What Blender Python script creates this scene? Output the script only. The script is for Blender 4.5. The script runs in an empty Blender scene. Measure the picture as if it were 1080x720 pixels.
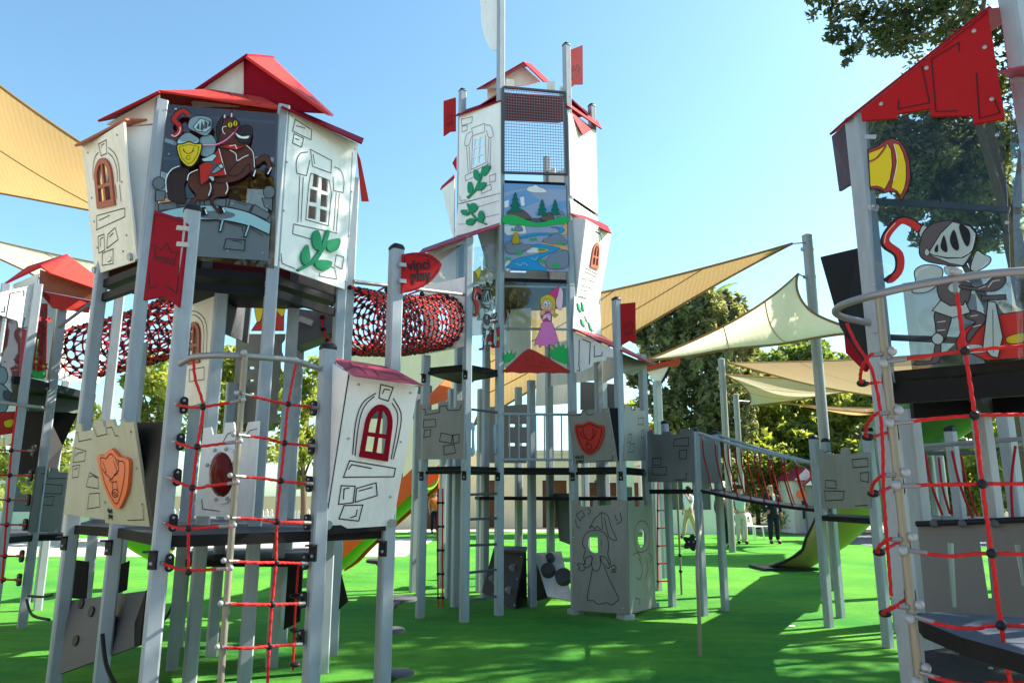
import bpy, math, random
from mathutils import Vector, Matrix
from mathutils.geometry import tessellate_polygon
R = math.radians
rnd = random.Random(11)
SC = bpy.context.scene
COL = SC.collection
V3 = Vector

# ---------------------------------------------------------------- camera geometry (1080 x 720 survey of the photograph)
FPX = 775.0
PITCH = R(11.7)
CZ = 1.5
CT, ST = math.cos(PITCH), math.sin(PITCH)

def ray(u, v):
    xc = (u - 540.0) / FPX; yc = (360.0 - v) / FPX
    return V3((xc, CT - yc * ST, ST + yc * CT))

def W(u, v, d):                      # surveyed point: sight line (u,v) at forward distance d
    r = ray(u, v)
    return V3((0, 0, CZ)) + r * (d / r.y)

def G(u, v, z=0.0):                  # surveyed point on level z
    r = ray(u, v)
    return V3((0, 0, CZ)) + r * ((z - CZ) / r.z)

def zat(v, d):
    r = ray(540, v)
    return CZ + r.z * d / r.y

class Pl:                            # a plane through three points, normal towards the viewer side
    def __init__(s, a, b, c):
        s.o = a.copy()
        n = (b - a).cross(c - a).normalized()
        if n.dot(V3((0, 0, CZ)) - a) < 0: n = -n
        s.n = n
        s.x = (b - a).normalized(); s.y = n.cross(s.x)
    def hit(s, u, v, off=0.0):
        r = ray(u, v); e = V3((0, 0, CZ))
        t = (s.o + s.n * 0 - e).dot(s.n) / r.dot(s.n)
        return e + r * t + s.n * off
    def to2(s, p):
        q = p - s.o
        return V3((q.dot(s.x), q.dot(s.y)))

def vplane(a, b, out=0.0):           # vertical plane over two plan points
    A = V3((a[0], a[1], 0)); B = V3((b[0], b[1], 0))
    p = Pl(A, B, A + V3((0, 0, 1)))
    p.o = p.o + p.n * out
    return p

# ---------------------------------------------------------------- materials
def new_mat(name):
    m = bpy.data.materials.new(name); m.use_nodes = True
    nt = m.node_tree
    return m, nt, nt.nodes['Principled BSDF']

def mat(name, col, rough=0.5, metal=0.0, var=0.12, scale=6.0, bump=0.0, bscale=60.0, dirt=0.0, spec=0.14):
    m, nt, b = new_mat(name)
    N = nt.nodes.new; L = nt.links.new
    tc = N('ShaderNodeTexCoord')
    b.inputs['Roughness'].default_value = rough
    b.inputs['Metallic'].default_value = metal
    b.inputs['Specular IOR Level'].default_value = spec
    n = N('ShaderNodeTexNoise'); n.inputs['Scale'].default_value = scale; n.inputs['Detail'].default_value = 5
    L(tc.outputs['Object'], n.inputs['Vector'])
    mx = N('ShaderNodeMix'); mx.data_type = 'RGBA'
    mx.inputs[6].default_value = (*[c * (1 - var) for c in col], 1)
    mx.inputs[7].default_value = (*[min(1, c * (1 + var)) for c in col], 1)
    L(n.outputs['Fac'], mx.inputs[0])
    out = mx.outputs[2]
    if dirt > 0:
        n2 = N('ShaderNodeTexNoise'); n2.inputs['Scale'].default_value = 2.3; n2.inputs['Detail'].default_value = 8
        n2.inputs['Roughness'].default_value = 0.7
        mp = N('ShaderNodeMapping'); mp.inputs['Scale'].default_value = (2.2, 2.2, .55); L(tc.outputs['Object'], mp.inputs['Vector'])
        L(mp.outputs[0], n2.inputs['Vector'])
        rp = N('ShaderNodeValToRGB'); rp.color_ramp.elements[0].position = 0.46; rp.color_ramp.elements[1].position = 0.72
        L(n2.outputs['Fac'], rp.inputs[0])
        ml = N('ShaderNodeMath'); ml.operation = 'MULTIPLY'; ml.inputs[1].default_value = dirt
        L(rp.outputs[0], ml.inputs[0])
        m2 = N('ShaderNodeMix'); m2.data_type = 'RGBA'; L(ml.outputs[0], m2.inputs[0]); L(out, m2.inputs[6])
        m2.inputs[7].default_value = (0.10, 0.085, 0.065, 1)
        out = m2.outputs[2]
    L(out, b.inputs['Base Color'])
    # roughness breakup
    mr = N('ShaderNodeMapRange'); mr.inputs['To Min'].default_value = max(0.03, rough - 0.08); mr.inputs['To Max'].default_value = min(1, rough + 0.12)
    L(n.outputs['Fac'], mr.inputs['Value']); L(mr.outputs[0], b.inputs['Roughness'])
    if bump > 0:
        n3 = N('ShaderNodeTexNoise'); n3.inputs['Scale'].default_value = bscale; n3.inputs['Detail'].default_value = 3
        L(tc.outputs['Object'], n3.inputs['Vector'])
        bp = N('ShaderNodeBump'); bp.inputs['Strength'].default_value = bump; bp.inputs['Distance'].default_value = 0.01
        L(n3.outputs['Fac'], bp.inputs['Height']); L(bp.outputs[0], b.inputs['Normal'])
    return m

def glass_mat(name, tint=(0.93, 0.96, 0.97), refl=1.0):
    m, nt, b = new_mat(name)
    N = nt.nodes.new; L = nt.links.new
    nt.nodes.remove(b)
    out = nt.nodes['Material Output']
    tr = N('ShaderNodeBsdfTransparent'); tr.inputs[0].default_value = (*tint, 1)
    gl = N('ShaderNodeBsdfGlossy'); gl.inputs['Roughness'].default_value = 0.03; gl.inputs[0].default_value = (1, 1, 1, 1)
    tc = N('ShaderNodeTexCoord'); nz = N('ShaderNodeTexNoise'); nz.inputs['Scale'].default_value = 2.5
    L(tc.outputs['Object'], nz.inputs['Vector'])
    bp = N('ShaderNodeBump'); bp.inputs['Strength'].default_value = 0.12; bp.inputs['Distance'].default_value = 0.05
    L(nz.outputs['Fac'], bp.inputs['Height']); L(bp.outputs[0], gl.inputs['Normal'])
    lw = N('ShaderNodeLayerWeight'); lw.inputs['Blend'].default_value = 0.5
    pw = N('ShaderNodeMath'); pw.operation = 'POWER'; pw.inputs[1].default_value = 4.0; L(lw.outputs['Facing'], pw.inputs[0])
    mm = N('ShaderNodeMath'); mm.operation = 'MULTIPLY_ADD'; mm.inputs[1].default_value = 0.8; mm.inputs[2].default_value = 0.045 * refl; mm.use_clamp = True
    L(pw.outputs[0], mm.inputs[0])
    mx = N('ShaderNodeMixShader'); L(mm.outputs[0], mx.inputs[0]); L(tr.outputs[0], mx.inputs[1]); L(gl.outputs[0], mx.inputs[2])
    L(mx.outputs[0], out.inputs['Surface'])
    return m

def leaf_mat(name, c1, c2, trans=0.35):
    m, nt, b = new_mat(name)
    N = nt.nodes.new; L = nt.links.new
    out = nt.nodes['Material Output']
    tc = N('ShaderNodeTexCoord')
    n = N('ShaderNodeTexNoise'); n.inputs['Scale'].default_value = 1.3; n.inputs['Detail'].default_value = 6; n.inputs['Roughness'].default_value = 0.75
    L(tc.outputs['Object'], n.inputs['Vector'])
    rp = N('ShaderNodeValToRGB'); rp.color_ramp.elements[0].color = (*c1, 1); rp.color_ramp.elements[1].color = (*c2, 1)
    rp.color_ramp.elements[0].position = 0.35; rp.color_ramp.elements[1].position = 0.68
    L(n.outputs['Fac'], rp.inputs[0])
    L(rp.outputs[0], b.inputs['Base Color']); b.inputs['Roughness'].default_value = 0.55
    t = N('ShaderNodeBsdfTranslucent'); hs = N('ShaderNodeMixRGB'); hs.blend_type = 'MULTIPLY'; hs.inputs[0].default_value = 1
    hs.inputs[2].default_value = (1.5, 1.6, 0.7, 1); L(rp.outputs[0], hs.inputs[1]); L(hs.outputs[0], t.inputs[0])
    mx = N('ShaderNodeMixShader'); mx.inputs[0].default_value = trans
    L(b.outputs[0], mx.inputs[1]); L(t.outputs[0], mx.inputs[2]); L(mx.outputs[0], out.inputs['Surface'])
    return m

def cloth_mat(name, col, trans=0.45, wscale=4.0):
    m, nt, b = new_mat(name)
    N = nt.nodes.new; L = nt.links.new
    out = nt.nodes['Material Output']
    tc = N('ShaderNodeTexCoord')
    n = N('ShaderNodeTexNoise'); n.inputs['Scale'].default_value = 1.2; n.inputs['Detail'].default_value = 6
    L(tc.outputs['Object'], n.inputs['Vector'])
    mx = N('ShaderNodeMix'); mx.data_type = 'RGBA'; mx.inputs[6].default_value = (*[c * .88 for c in col], 1); mx.inputs[7].default_value = (*[min(1, c * 1.1) for c in col], 1)
    L(n.outputs['Fac'], mx.inputs[0])
    L(mx.outputs[2], b.inputs['Base Color']); b.inputs['Roughness'].default_value = 0.85
    t = N('ShaderNodeBsdfTranslucent'); L(mx.outputs[2], t.inputs[0])
    wv = N('ShaderNodeTexWave'); wv.inputs['Scale'].default_value = wscale; wv.inputs['Distortion'].default_value = 3
    L(tc.outputs['Object'], wv.inputs['Vector'])
    bp = N('ShaderNodeBump'); bp.inputs['Strength'].default_value = 0.06; bp.inputs['Distance'].default_value = 0.03
    L(wv.outputs['Fac'], bp.inputs['Height']); L(bp.outputs[0], b.inputs['Normal']); L(bp.outputs[0], t.inputs['Normal'])
    ms = N('ShaderNodeMixShader'); ms.inputs[0].default_value = trans
    L(b.outputs[0], ms.inputs[1]); L(t.outputs[0], ms.inputs[2]); L(ms.outputs[0], out.inputs['Surface'])
    return m

M = {}
M['post'] = mat('powder_coated_post', (0.32, 0.375, 0.42), 0.42, 0.1, 0.09, 3.0, 0.08, 200, 0.30)
M['steel'] = mat('stainless_tube', (0.26, 0.26, 0.265), 0.42, 0.5, 0.08, 8.0)
M['steel_warm'] = mat('worn_steel_pole', (0.26, 0.24, 0.19), 0.45, 0.4, 0.12, 9.0)
M['galv'] = mat('galvanised_ball', (0.34, 0.37, 0.39), 0.45, 0.3, 0.1, 20)
M['cap'] = mat('black_plastic', (0.018, 0.018, 0.022), 0.4, 0, 0.1)
M['deck'] = mat('dark_deck_board', (0.014, 0.013, 0.014), 0.75, 0, 0.2, 12, 0.2, 120, 0.1, .15)
M['deck_top'] = mat('deck_surface', (0.045, 0.045, 0.055), 0.6, 0, 0.2, 12, 0.3, 160, 0.25)
M['white'] = mat('white_panel', (0.84, 0.85, 0.84), 0.5, 0, 0.05, 2.0, 0.06, 300, 0.20)
M['cream'] = mat('warm_white_panel', (0.78, 0.76, 0.68), 0.5, 0, 0.05, 2.0, 0.06, 300, 0.22)
M['grey'] = mat('grey_panel', (0.26, 0.265, 0.255), 0.48, 0, 0.06, 3.0, 0.05, 300, 0.25)
M['stone'] = mat('greige_panel', (0.40, 0.395, 0.30), 0.48, 0, 0.05, 3.0, 0.05, 300, 0.22)
M['grey_mid'] = mat('mid_grey_panel', (0.165, 0.175, 0.18), 0.5, 0, 0.06, 3.0, 0.05, 300, 0.25)
M['slate'] = mat('slate_panel', (0.095, 0.10, 0.11), 0.5, 0, 0.08, 3.0, 0.05, 300, 0.06)
M['black'] = mat('black_panel', (0.007, 0.007, 0.009), 0.55, 0, 0.15, 4.0, 0.05, 300, 0, .15)
M['line'] = mat('engraved_line', (0.018, 0.017, 0.022), 0.7)
M['line_violet'] = mat('engraved_line_violet', (0.20, 0.13, 0.22), 0.7)
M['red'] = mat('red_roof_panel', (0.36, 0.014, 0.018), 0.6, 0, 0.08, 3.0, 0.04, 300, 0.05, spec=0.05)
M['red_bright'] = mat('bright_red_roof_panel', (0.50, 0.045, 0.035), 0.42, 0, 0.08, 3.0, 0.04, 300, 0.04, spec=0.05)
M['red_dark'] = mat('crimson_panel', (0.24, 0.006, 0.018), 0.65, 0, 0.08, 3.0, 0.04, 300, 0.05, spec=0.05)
M['maroon'] = mat('faded_maroon_panel', (0.30, 0.045, 0.075), 0.5, 0, 0.12, 4.0, 0.06, 300, 0.12, spec=0.05)
M['brick'] = mat('terracotta_frame', (0.36, 0.105, 0.06), 0.45, 0, 0.08, 6)
M['orange'] = mat('orange_shield', (0.72, 0.14, 0.045), 0.42, 0, 0.06, 5)
M['leafgreen'] = mat('green_leaf_panel', (0.015, 0.27, 0.12), 0.4, 0, 0.06, 5)
M['rope'] = mat('red_rope', (0.52, 0.022, 0.024), 0.65, 0, 0.25, 60, 0.4, 180)
M['rope_dark'] = mat('dark_red_rope', (0.30, 0.012, 0.022), 0.65, 0, 0.25, 60, 0.3, 180)
M['rope_black'] = mat('black_rope', (0.02, 0.02, 0.02), 0.6, 0, 0.25, 60)
M['knot'] = mat('black_knot', (0.02, 0.02, 0.025), 0.35)
M['glass'] = glass_mat('clear_polycarbonate', (0.90, 0.94, 0.96), 1.3)
M['glass_big'] = glass_mat('tinted_polycarbonate', (0.70, 0.76, 0.80), 0.3)
M['glass_dark'] = glass_mat('reflection_brown_polycarbonate', (0.60, 0.54, 0.48), 1.7)  # brown tint stands in for trees reflected in the clear panels
M['slide_green'] = mat('green_slide_shell', (0.21, 0.19, 0.075), 0.4, 0, 0.08, 2)
M['tube_green'] = mat('dark_green_tube', (0.06, 0.17, 0.04), 0.28, 0, 0.08, 2)
M['slide_lime'] = mat('lime_slide', (0.16, 0.33, 0.02), 0.32, 0, 0.08, 2)
M['slide_orange'] = mat('orange_slide_side', (0.78, 0.11, 0.02), 0.4, 0, 0.06, 2)
M['sail_tan'] = cloth_mat('tan_sailcloth', (0.38, 0.255, 0.115), 0.6)
M['sail_cream'] = cloth_mat('cream_sailcloth', (0.74, 0.68, 0.53), 0.5)
M['sail_pale'] = cloth_mat('pale_sailcloth', (0.55, 0.52, 0.41), 0.5)
M['bark'] = mat('bark', (0.13, 0.095, 0.065), 0.9, 0, 0.3, 14, 0.8, 30)
M['leaf_dark'] = leaf_mat('dark_foliage', (0.020, 0.036, 0.012), (0.075, 0.095, 0.030), 0.22)
M['leaf_cypress'] = leaf_mat('cypress_foliage', (0.055, 0.062, 0.036), (0.36, 0.34, 0.19), 0.4)
M['leaf_lime'] = leaf_mat('lime_foliage', (0.09, 0.13, 0.03), (0.36, 0.37, 0.09), 0.55)
M['leaf_mid'] = leaf_mat('mid_foliage', (0.06, 0.10, 0.03), (0.22, 0.27, 0.07), 0.5)
M['wall_beige'] = mat('beige_render', (0.86, 0.70, 0.50), 0.85, 0, 0.08, 1.0, 0.2, 80, 0.12)
M['wall_white'] = mat('white_render', (0.75, 0.72, 0.66), 0.85, 0, 0.06, 1.0, 0.2, 80, 0.10)
M['wall_side'] = mat('dull_white_render', (0.38, 0.365, 0.34), 0.85, 0, 0.06, 1.0, 0.2, 80, 0.10)  # render of the added unseen buildings, dulled to limit their bounce
M['wood'] = mat('brown_door', (0.12, 0.05, 0.025), 0.5, 0, 0.2, 10)
# print inks
def ink(n, c, r=0.4): M[n] = mat('print_' + n, c, r, 0, 0.04, 10)
ink('p_black', (0.012, 0.012, 0.016)); ink('p_brown', (0.095, 0.036, 0.026)); ink('p_dkbrown', (0.036, 0.026, 0.024))
ink('p_muzzle', (0.03, 0.026, 0.03)); ink('p_white', (0.75, 0.78, 0.78)); ink('p_yellow', (0.62, 0.50, 0.02)); ink('p_red', (0.42, 0.028, 0.022))
ink('p_steel', (0.20, 0.29, 0.33)); ink('p_dksteel', (0.075, 0.085, 0.105)); ink('p_pale', (0.36, 0.56, 0.60)); ink('p_grey', (0.125, 0.16, 0.18))
ink('p_path', (0.27, 0.50, 0.55)); ink('p_pink', (0.75, 0.20, 0.50)); ink('p_rose', (0.62, 0.05, 0.22)); ink('p_ltpink', (0.80, 0.55, 0.66))
ink('p_wine', (0.27, 0.045, 0.045)); ink('p_skin', (0.72, 0.42, 0.27)); ink('p_green', (0.02, 0.42, 0.10)); ink('p_dkgreen', (0.008, 0.15, 0.11)); ink('p_sky', (0.16, 0.33, 0.60))
ink('p_lilac', (0.30, 0.38, 0.55)); ink('p_water', (0.02, 0.30, 0.62)); ink('p_rock', (0.19, 0.24, 0.33)); ink('p_earth', (0.13, 0.10, 0.085))
ink('p_sand', (0.72, 0.40, 0.14)); ink('p_gold', (0.48, 0.36, 0.02)); ink('p_armour', (0.33, 0.42, 0.42)); ink('p_gun', (0.085, 0.075, 0.08))

# ---------------------------------------------------------------- object plumbing
WLOC = {}
def thing(name, label, cat, loc, group=None, kind=None):
    o = bpy.data.objects.new(name, None); COL.objects.link(o)
    o.empty_display_size = 0.2
    o.location = loc; WLOC[o] = V3(loc)
    o['label'] = label; o['category'] = cat
    if group: o['group'] = group
    if kind: o['kind'] = kind
    return o

def tag(o, label=None, cat=None, group=None, kind=None):
    if label: o['label'] = label
    if cat: o['category'] = cat
    if group: o['group'] = group
    if kind: o['kind'] = kind
    return o

class MB:
    def __init__(s):
        s.v = []; s.f = []; s.m = []; s.cur = 0
    def add(s, vs, fs):
        b = len(s.v); s.v += [V3(p) for p in vs]
        for f in fs: s.f.append([b + i for i in f]); s.m.append(s.cur)
        return s
    def obox(s, c, ax, ay, az):       # centre and three half axis vectors
        c = V3(c); P = []
        for k in (-1, 1):
            for i, j in ((-1, -1), (1, -1), (1, 1), (-1, 1)):
                P.append(c + ax * i + ay * j + az * k)
        return s.add(P, [(3, 2, 1, 0), (4, 5, 6, 7), (0, 1, 5, 4), (1, 2, 6, 5), (2, 3, 7, 6), (3, 0, 4, 7)])
    def box(s, c, d, yaw=0.0):
        cs, sn = math.cos(yaw), math.sin(yaw)
        return s.obox(c, V3((cs, sn, 0)) * (d[0] / 2), V3((-sn, cs, 0)) * (d[1] / 2), V3((0, 0, d[2] / 2)))
    def bar(s, p, q, w, h=None, up=None):
        h = h or w; p = V3(p); q = V3(q); z = (q - p)
        zl = z.length; z = z / zl
        up = V3(up) if up is not None else (V3((0, 0, 1)) if abs(z.z) < 0.9 else V3((0, 1, 0)))
        x = up.cross(z).normalized(); y = z.cross(x)
        return s.obox((p + q) / 2, x * (w / 2), y * (h / 2), z * (zl / 2))
    def tube(s, pts, r, seg=8, closed=False, caps=True, rf=None):
        pts = [V3(p) for p in pts]; n = len(pts); rings = []
        prevx = None
        for i, p in enumerate(pts):
            if closed: t = pts[(i + 1) % n] - pts[i - 1]
            else: t = pts[min(i + 1, n - 1)] - pts[max(i - 1, 0)]
            t = t.normalized() if t.length > 1e-9 else V3((0, 0, 1))
            if prevx is None:
                a = V3((0, 0, 1)) if abs(t.z) < 0.9 else V3((1, 0, 0))
                x = a.cross(t).normalized()
            else:
                x = (prevx - t * prevx.dot(t)).normalized()
            prevx = x; y = t.cross(x)
            rr = r if not hasattr(r, '__len__') else r[i]
            ring = []
            for k in range(seg):
                a = 2 * math.pi * k / seg
                q = rr * (rf(i, a) if rf else 1)
                ring.append(p + x * (math.cos(a) * q) + y * (math.sin(a) * q))
            rings.append(ring)
        vs = [q for ring in rings for q in ring]; fs = []
        m = n if closed else n - 1
        for i in range(m):
            for k in range(seg):
                a = i * seg + k; b = i * seg + (k + 1) % seg; j = (i + 1) % n
                fs.append((a, b, j * seg + (k + 1) % seg, j * seg + k))
        if caps and not closed:
            fs.append(tuple(range(seg - 1, -1, -1))); fs.append(tuple((n - 1) * seg + k for k in range(seg)))
        return s.add(vs, fs)
    def ball(s, c, r, seg=12, rings=8, sc=(1, 1, 1)):
        c = V3(c); vs = [c + V3((0, 0, r * sc[2]))]; fs = []
        for i in range(1, rings):
            t = math.pi * i / rings
            for k in range(seg):
                a = 2 * math.pi * k / seg
                vs.append(c + V3((r * sc[0] * math.sin(t) * math.cos(a), r * sc[1] * math.sin(t) * math.sin(a), r * sc[2] * math.cos(t))))
        vs.append(c - V3((0, 0, r * sc[2])))
        for k in range(seg): fs.append((0, 1 + k, 1 + (k + 1) % seg))
        for i in range(rings - 2):
            for k in range(seg):
                a = 1 + i * seg + k; b = 1 + i * seg + (k + 1) % seg
                fs.append((a, a + seg, b + seg, b))
        l = len(vs) - 1; o = 1 + (rings - 2) * seg
        for k in range(seg): fs.append((l, o + (k + 1) % seg, o + k))
        return s.add(vs, fs)
    def prism(s, loops, to2, vec):    # front loops of 3D points (outer first, then holes); vec = extrusion
        flat = [p for lp in loops for p in lp]
        tris = tessellate_polygon([[V3((*to2(p), 0)) for p in lp] for lp in loops])
        n = len(flat)
        if n == 0: return s
        vs = flat + [p + vec for p in flat]
        fs = []
        for t in tris:
            a, b, c = t
            nn = (flat[b] - flat[a]).cross(flat[c] - flat[a])
            if nn.length < 1e-12: continue
            if nn.dot(vec) > 0: a, b, c = a, c, b
            fs.append((a, b, c)); fs.append((n + a, n + c, n + b))
        o = 0
        for lp in loops:
            m = len(lp)
            for i in range(m):
                a = o + i; b = o + (i + 1) % m
                fs.append((a, b, n + b, n + a))
            o += m
        return s.add(vs, fs)
    def sheet(s, loops, to2, nrm):
        flat = [p for lp in loops for p in lp]
        tris = tessellate_polygon([[V3((*to2(p), 0)) for p in lp] for lp in loops])
        fs = []
        for t in tris:
            a, b, c = t
            if (flat[b] - flat[a]).cross(flat[c] - flat[a]).dot(nrm) < 0: a, b, c = a, c, b
            fs.append((a, b, c))
        return s.add(flat, fs)
    def ribbon(s, pts, w, nrm, closed=False):
        P = []
        for p in pts:
            if not P or (p - P[-1]).length > 1e-6: P.append(p)
        if closed and (P[0] - P[-1]).length < 1e-6: P.pop()
        n = len(P)
        if n < 2: return s
        vs = []
        for i in range(n):
            if closed: a = P[i] - P[i - 1]; b = P[(i + 1) % n] - P[i]
            else:
                a = P[i] - P[max(i - 1, 0)]; b = P[min(i + 1, n - 1)] - P[i]
                if i == 0: a = b
                if i == n - 1: b = a
            a = a.normalized(); b = b.normalized()
            na = nrm.cross(a); nb = nrm.cross(b)
            m = na + nb
            if m.length < 0.2: m = na
            m = m.normalized(); k = min(2.0, 1.0 / max(0.35, m.dot(na)))
            vs += [P[i] + m * (w / 2 * k), P[i] - m * (w / 2 * k)]
        fs = []
        for i in range(n if closed else n - 1):
            j = (i + 1) % n
            fs.append((2 * i + 1, 2 * j + 1, 2 * j, 2 * i))
        return s.add(vs, fs)
    def build(s, name, mats, parent=None, smooth=False, weld=False):
        if not isinstance(mats, (list, tuple)): mats = [mats]
        me = bpy.data.meshes.new(name)
        if s.v:
            mn = V3((min(p.x for p in s.v), min(p.y for p in s.v), min(p.z for p in s.v)))
            mx = V3((max(p.x for p in s.v), max(p.y for p in s.v), max(p.z for p in s.v)))
            c = V3(((mn.x + mx.x) / 2, (mn.y + mx.y) / 2, mn.z))
        else: c = V3((0, 0, 0))
        me.from_pydata([tuple(p - c) for p in s.v], [], s.f)
        for m in mats: me.materials.append(m)
        me.polygons.foreach_set('material_index', s.m)
        if smooth: me.polygons.foreach_set('use_smooth', [True] * len(me.polygons))
        me.validate(); me.update()
        if smooth:
            try: me.set_sharp_from_angle(angle=R(40))
            except Exception: pass
        o = bpy.data.objects.new(name, me); COL.objects.link(o)
        WLOC[o] = c
        if parent is not None:
            o.parent = parent; o.location = c - WLOC[parent]
        else: o.location = c
        return o

def sm(pts, closed=True, k=4):       # Catmull-Rom smoothing of traced outlines
    n = len(pts); out = []
    rng = range(n) if closed else range(n - 1)
    for i in rng:
        if closed: p0, p1, p2, p3 = pts[i - 1], pts[i], pts[(i + 1) % n], pts[(i + 2) % n]
        else: p0, p1, p2, p3 = pts[max(i - 1, 0)], pts[i], pts[i + 1], pts[min(i + 2, n - 1)]
        for j in range(k):
            t = j / k
            out.append(tuple(0.5 * (2 * b + (c - a) * t + (2 * a - 5 * b + 4 * c - d) * t * t + (3 * b - a - 3 * c + d) * t ** 3)
                             for a, b, c, d in zip(p0, p1, p2, p3)))
    if not closed: out.append(tuple(pts[-1]))
    return out

def circ(cx, cy, rx, ry=None, n=20, a0=0.0):
    ry = ry or rx
    return [(cx + rx * math.cos(a0 + 2 * math.pi * i / n), cy + ry * math.sin(a0 + 2 * math.pi * i / n)) for i in range(n)]

class Crop:                          # coordinates read in an enlargement of the photograph
    def __init__(s, x, y, k): s.x, s.y, s.k = x, y, k
    def __call__(s, pts): return [(s.x + a / s.k, s.y + b / s.k) for a, b in pts]

def quadmap(q):                      # unit square -> quad (bl, br, tr, tl)
    bl, br, tr, tl = q
    def f(a, b):
        return ((bl[0] * (1 - a) + br[0] * a) * (1 - b) + (tl[0] * (1 - a) + tr[0] * a) * b,
                (bl[1] * (1 - a) + br[1] * a) * (1 - b) + (tl[1] * (1 - a) + tr[1] * a) * b)
    return f

def panel(name, parent, pl, loops, m, thick=0.018, off=0.0, smooth=False):
    mb = MB()
    mb.prism([[pl.hit(u, v, off) for u, v in lp] for lp in loops], pl.to2, -pl.n * thick)
    return mb.build(name, m, parent)

def lines(name, parent, pl, polys, w=0.008, m=None, off=0.004):
    mb = MB()
    for p in polys:
        closed = False
        if len(p) > 2 and abs(p[0][0] - p[-1][0]) + abs(p[0][1] - p[-1][1]) < 1e-6: closed = True
        mb.ribbon([pl.hit(u, v, off) for u, v in p], w, pl.n, closed)
    return mb.build(name, m or M['line'], parent)

def art(name, parent, pl, layers, off=0.003, step=0.0007, ow=0.006):
    """layers: ('f', ink, pts [, outline width]) filled shape, ('l', ink, pts, width) stroke"""
    mb = MB(); names = []; o = off
    def idx(n):
        if n not in names: names.append(n)
        return names.index(n)
    for L in layers:
        if L[0] == 'f':
            mb.cur = idx(L[1])
            P = [pl.hit(u, v, o) for u, v in L[2]]
            mb.sheet([P], pl.to2, pl.n); o += step
            w = L[3] if len(L) > 3 else ow
            if w > 0:
                mb.cur = idx('p_black')
                mb.ribbon([pl.hit(u, v, o) for u, v in L[2]], w, pl.n, True); o += step
        else:
            mb.cur = idx(L[1])
            mb.ribbon([pl.hit(u, v, o) for u, v in L[2]], L[3], pl.n, False); o += step
    return mb.build(name, [M[n] for n in names], parent)

BOLT = {}
def bolts(parent, pl, pts, r=0.010, off=0.0, m=None):
    """one small bolt head per point, each its own sub-part; copies share the mesh"""
    m = m or M['galv']
    key = (round(r, 4), m.name)
    if key not in BOLT:
        mb = MB(); mb.tube([V3((0, 0, -.002)), V3((0, 0, .005)), V3((0, 0, .008))], [r, r, r * .5], 8)
        o = mb.build('bolt', m, None, True); BOLT[key] = o.data; bpy.data.objects.remove(o)
    for u, v in pts:
        put_bolt(parent, BOLT[key], pl.hit(u, v, off), pl.n)

def put_bolt(parent, me, c, n):
    o = bpy.data.objects.new('bolt', me); COL.objects.link(o)
    WLOC[o] = c; o.parent = parent; o.location = c - WLOC[parent]
    o.rotation_mode = 'QUATERNION'; o.rotation_quaternion = n.to_track_quat('Z', 'Y')
    return o

def plate(name, parent, pts, m, thick=0.02, lines_px=None):   # board through surveyed points
    P = [p if isinstance(p, Vector) else W(*p) for p in pts]
    pl = Pl(P[0], P[1], P[2])
    mb = MB()
    mb.prism([P], pl.to2, -pl.n * thick)
    return mb.build(name, m, parent)

def post(parent, u, v, d, vtop=None, ztop=None, w=0.10, yaw=0.4, cap=True, z0=-0.03, name='post', m=None):
    p = W(u, v, d)
    if ztop is None: ztop = zat(vtop, d)
    c, sn = math.cos(yaw), math.sin(yaw); h = w / 2; ch = 0.012
    prof = [(-h + ch, -h), (h - ch, -h), (h, -h + ch), (h, h - ch), (h - ch, h), (-h + ch, h), (-h, h - ch), (-h, -h + ch)]
    mb = MB()
    lo = [V3((p.x + a * c - b * sn, p.y + a * sn + b * c, z0)) for a, b in prof]
    hi = [V3((q.x, q.y, ztop)) for q in lo]
    mb.add(lo + hi, [(i, (i + 1) % 8, 8 + (i + 1) % 8, 8 + i) for i in range(8)] + [tuple(range(7, -1, -1)), tuple(range(8, 16))])
    o = mb.build(name, m or M['post'], parent)
    if cap:
        cb = MB()
        k = 1.06
        rings = [(0.0, k), (0.02, k), (0.04, 0.85), (0.052, 0.45), (0.055, 0.05)]
        vs = []; fs = []
        for zz, kk in rings:
            vs += [V3((p.x + (a * c - b * sn) * kk, p.y + (a * sn + b * c) * kk, ztop + 0.001 + zz)) for a, b in prof]
        for i in range(len(rings) - 1):
            for j in range(8): fs.append((i * 8 + j, i * 8 + (j + 1) % 8, i * 8 + 8 + (j + 1) % 8, i * 8 + 8 + j))
        fs.append(tuple(range(7, -1, -1))); fs.append(tuple(range(32, 40)))
        cb.add(vs, fs); cb.build('cap', M['cap'], o, True)
    return o

def xy(u, v, d):
    p = W(u, v, d); return (p.x, p.y)

def deck(parent, pts_xy, ztop, thick=0.06, name='deck', m=None):
    P = [V3((x, y, ztop)) for x, y in pts_xy]
    mb = MB(); mb.prism([P], lambda p: V3((p.x, p.y)), V3((0, 0, -thick)))
    # top faces get their own surface
    for i, f in enumerate(mb.f):
        if all(abs(mb.v[k].z - ztop) < 1e-6 for k in f): mb.m[i] = 1
    return mb.build(name, [m or M['deck'], M['deck_top']], parent)

def rope_tube(mb, pts, r=0.008, twist=True):
    pts = [V3(p) for p in pts]
    # resample
    P = [tuple(p) for p in pts]
    if len(P) > 2: P = sm(P, False, 6)
    Q = [V3(P[0])]; step = 0.010 if twist else 0.06
    for a, b in zip(P[:-1], P[1:]):
        a = V3(a); b = V3(b); n = max(1, int((b - a).length / step))
        for i in range(1, n + 1): Q.append(a.lerp(b, i / n))
    if twist:
        mb.tube(Q, r, 9, rf=lambda i, a: 1 + 0.16 * math.cos(3 * (a - i * 0.40)))
    else:
        mb.tube(Q, r, 6)

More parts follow.
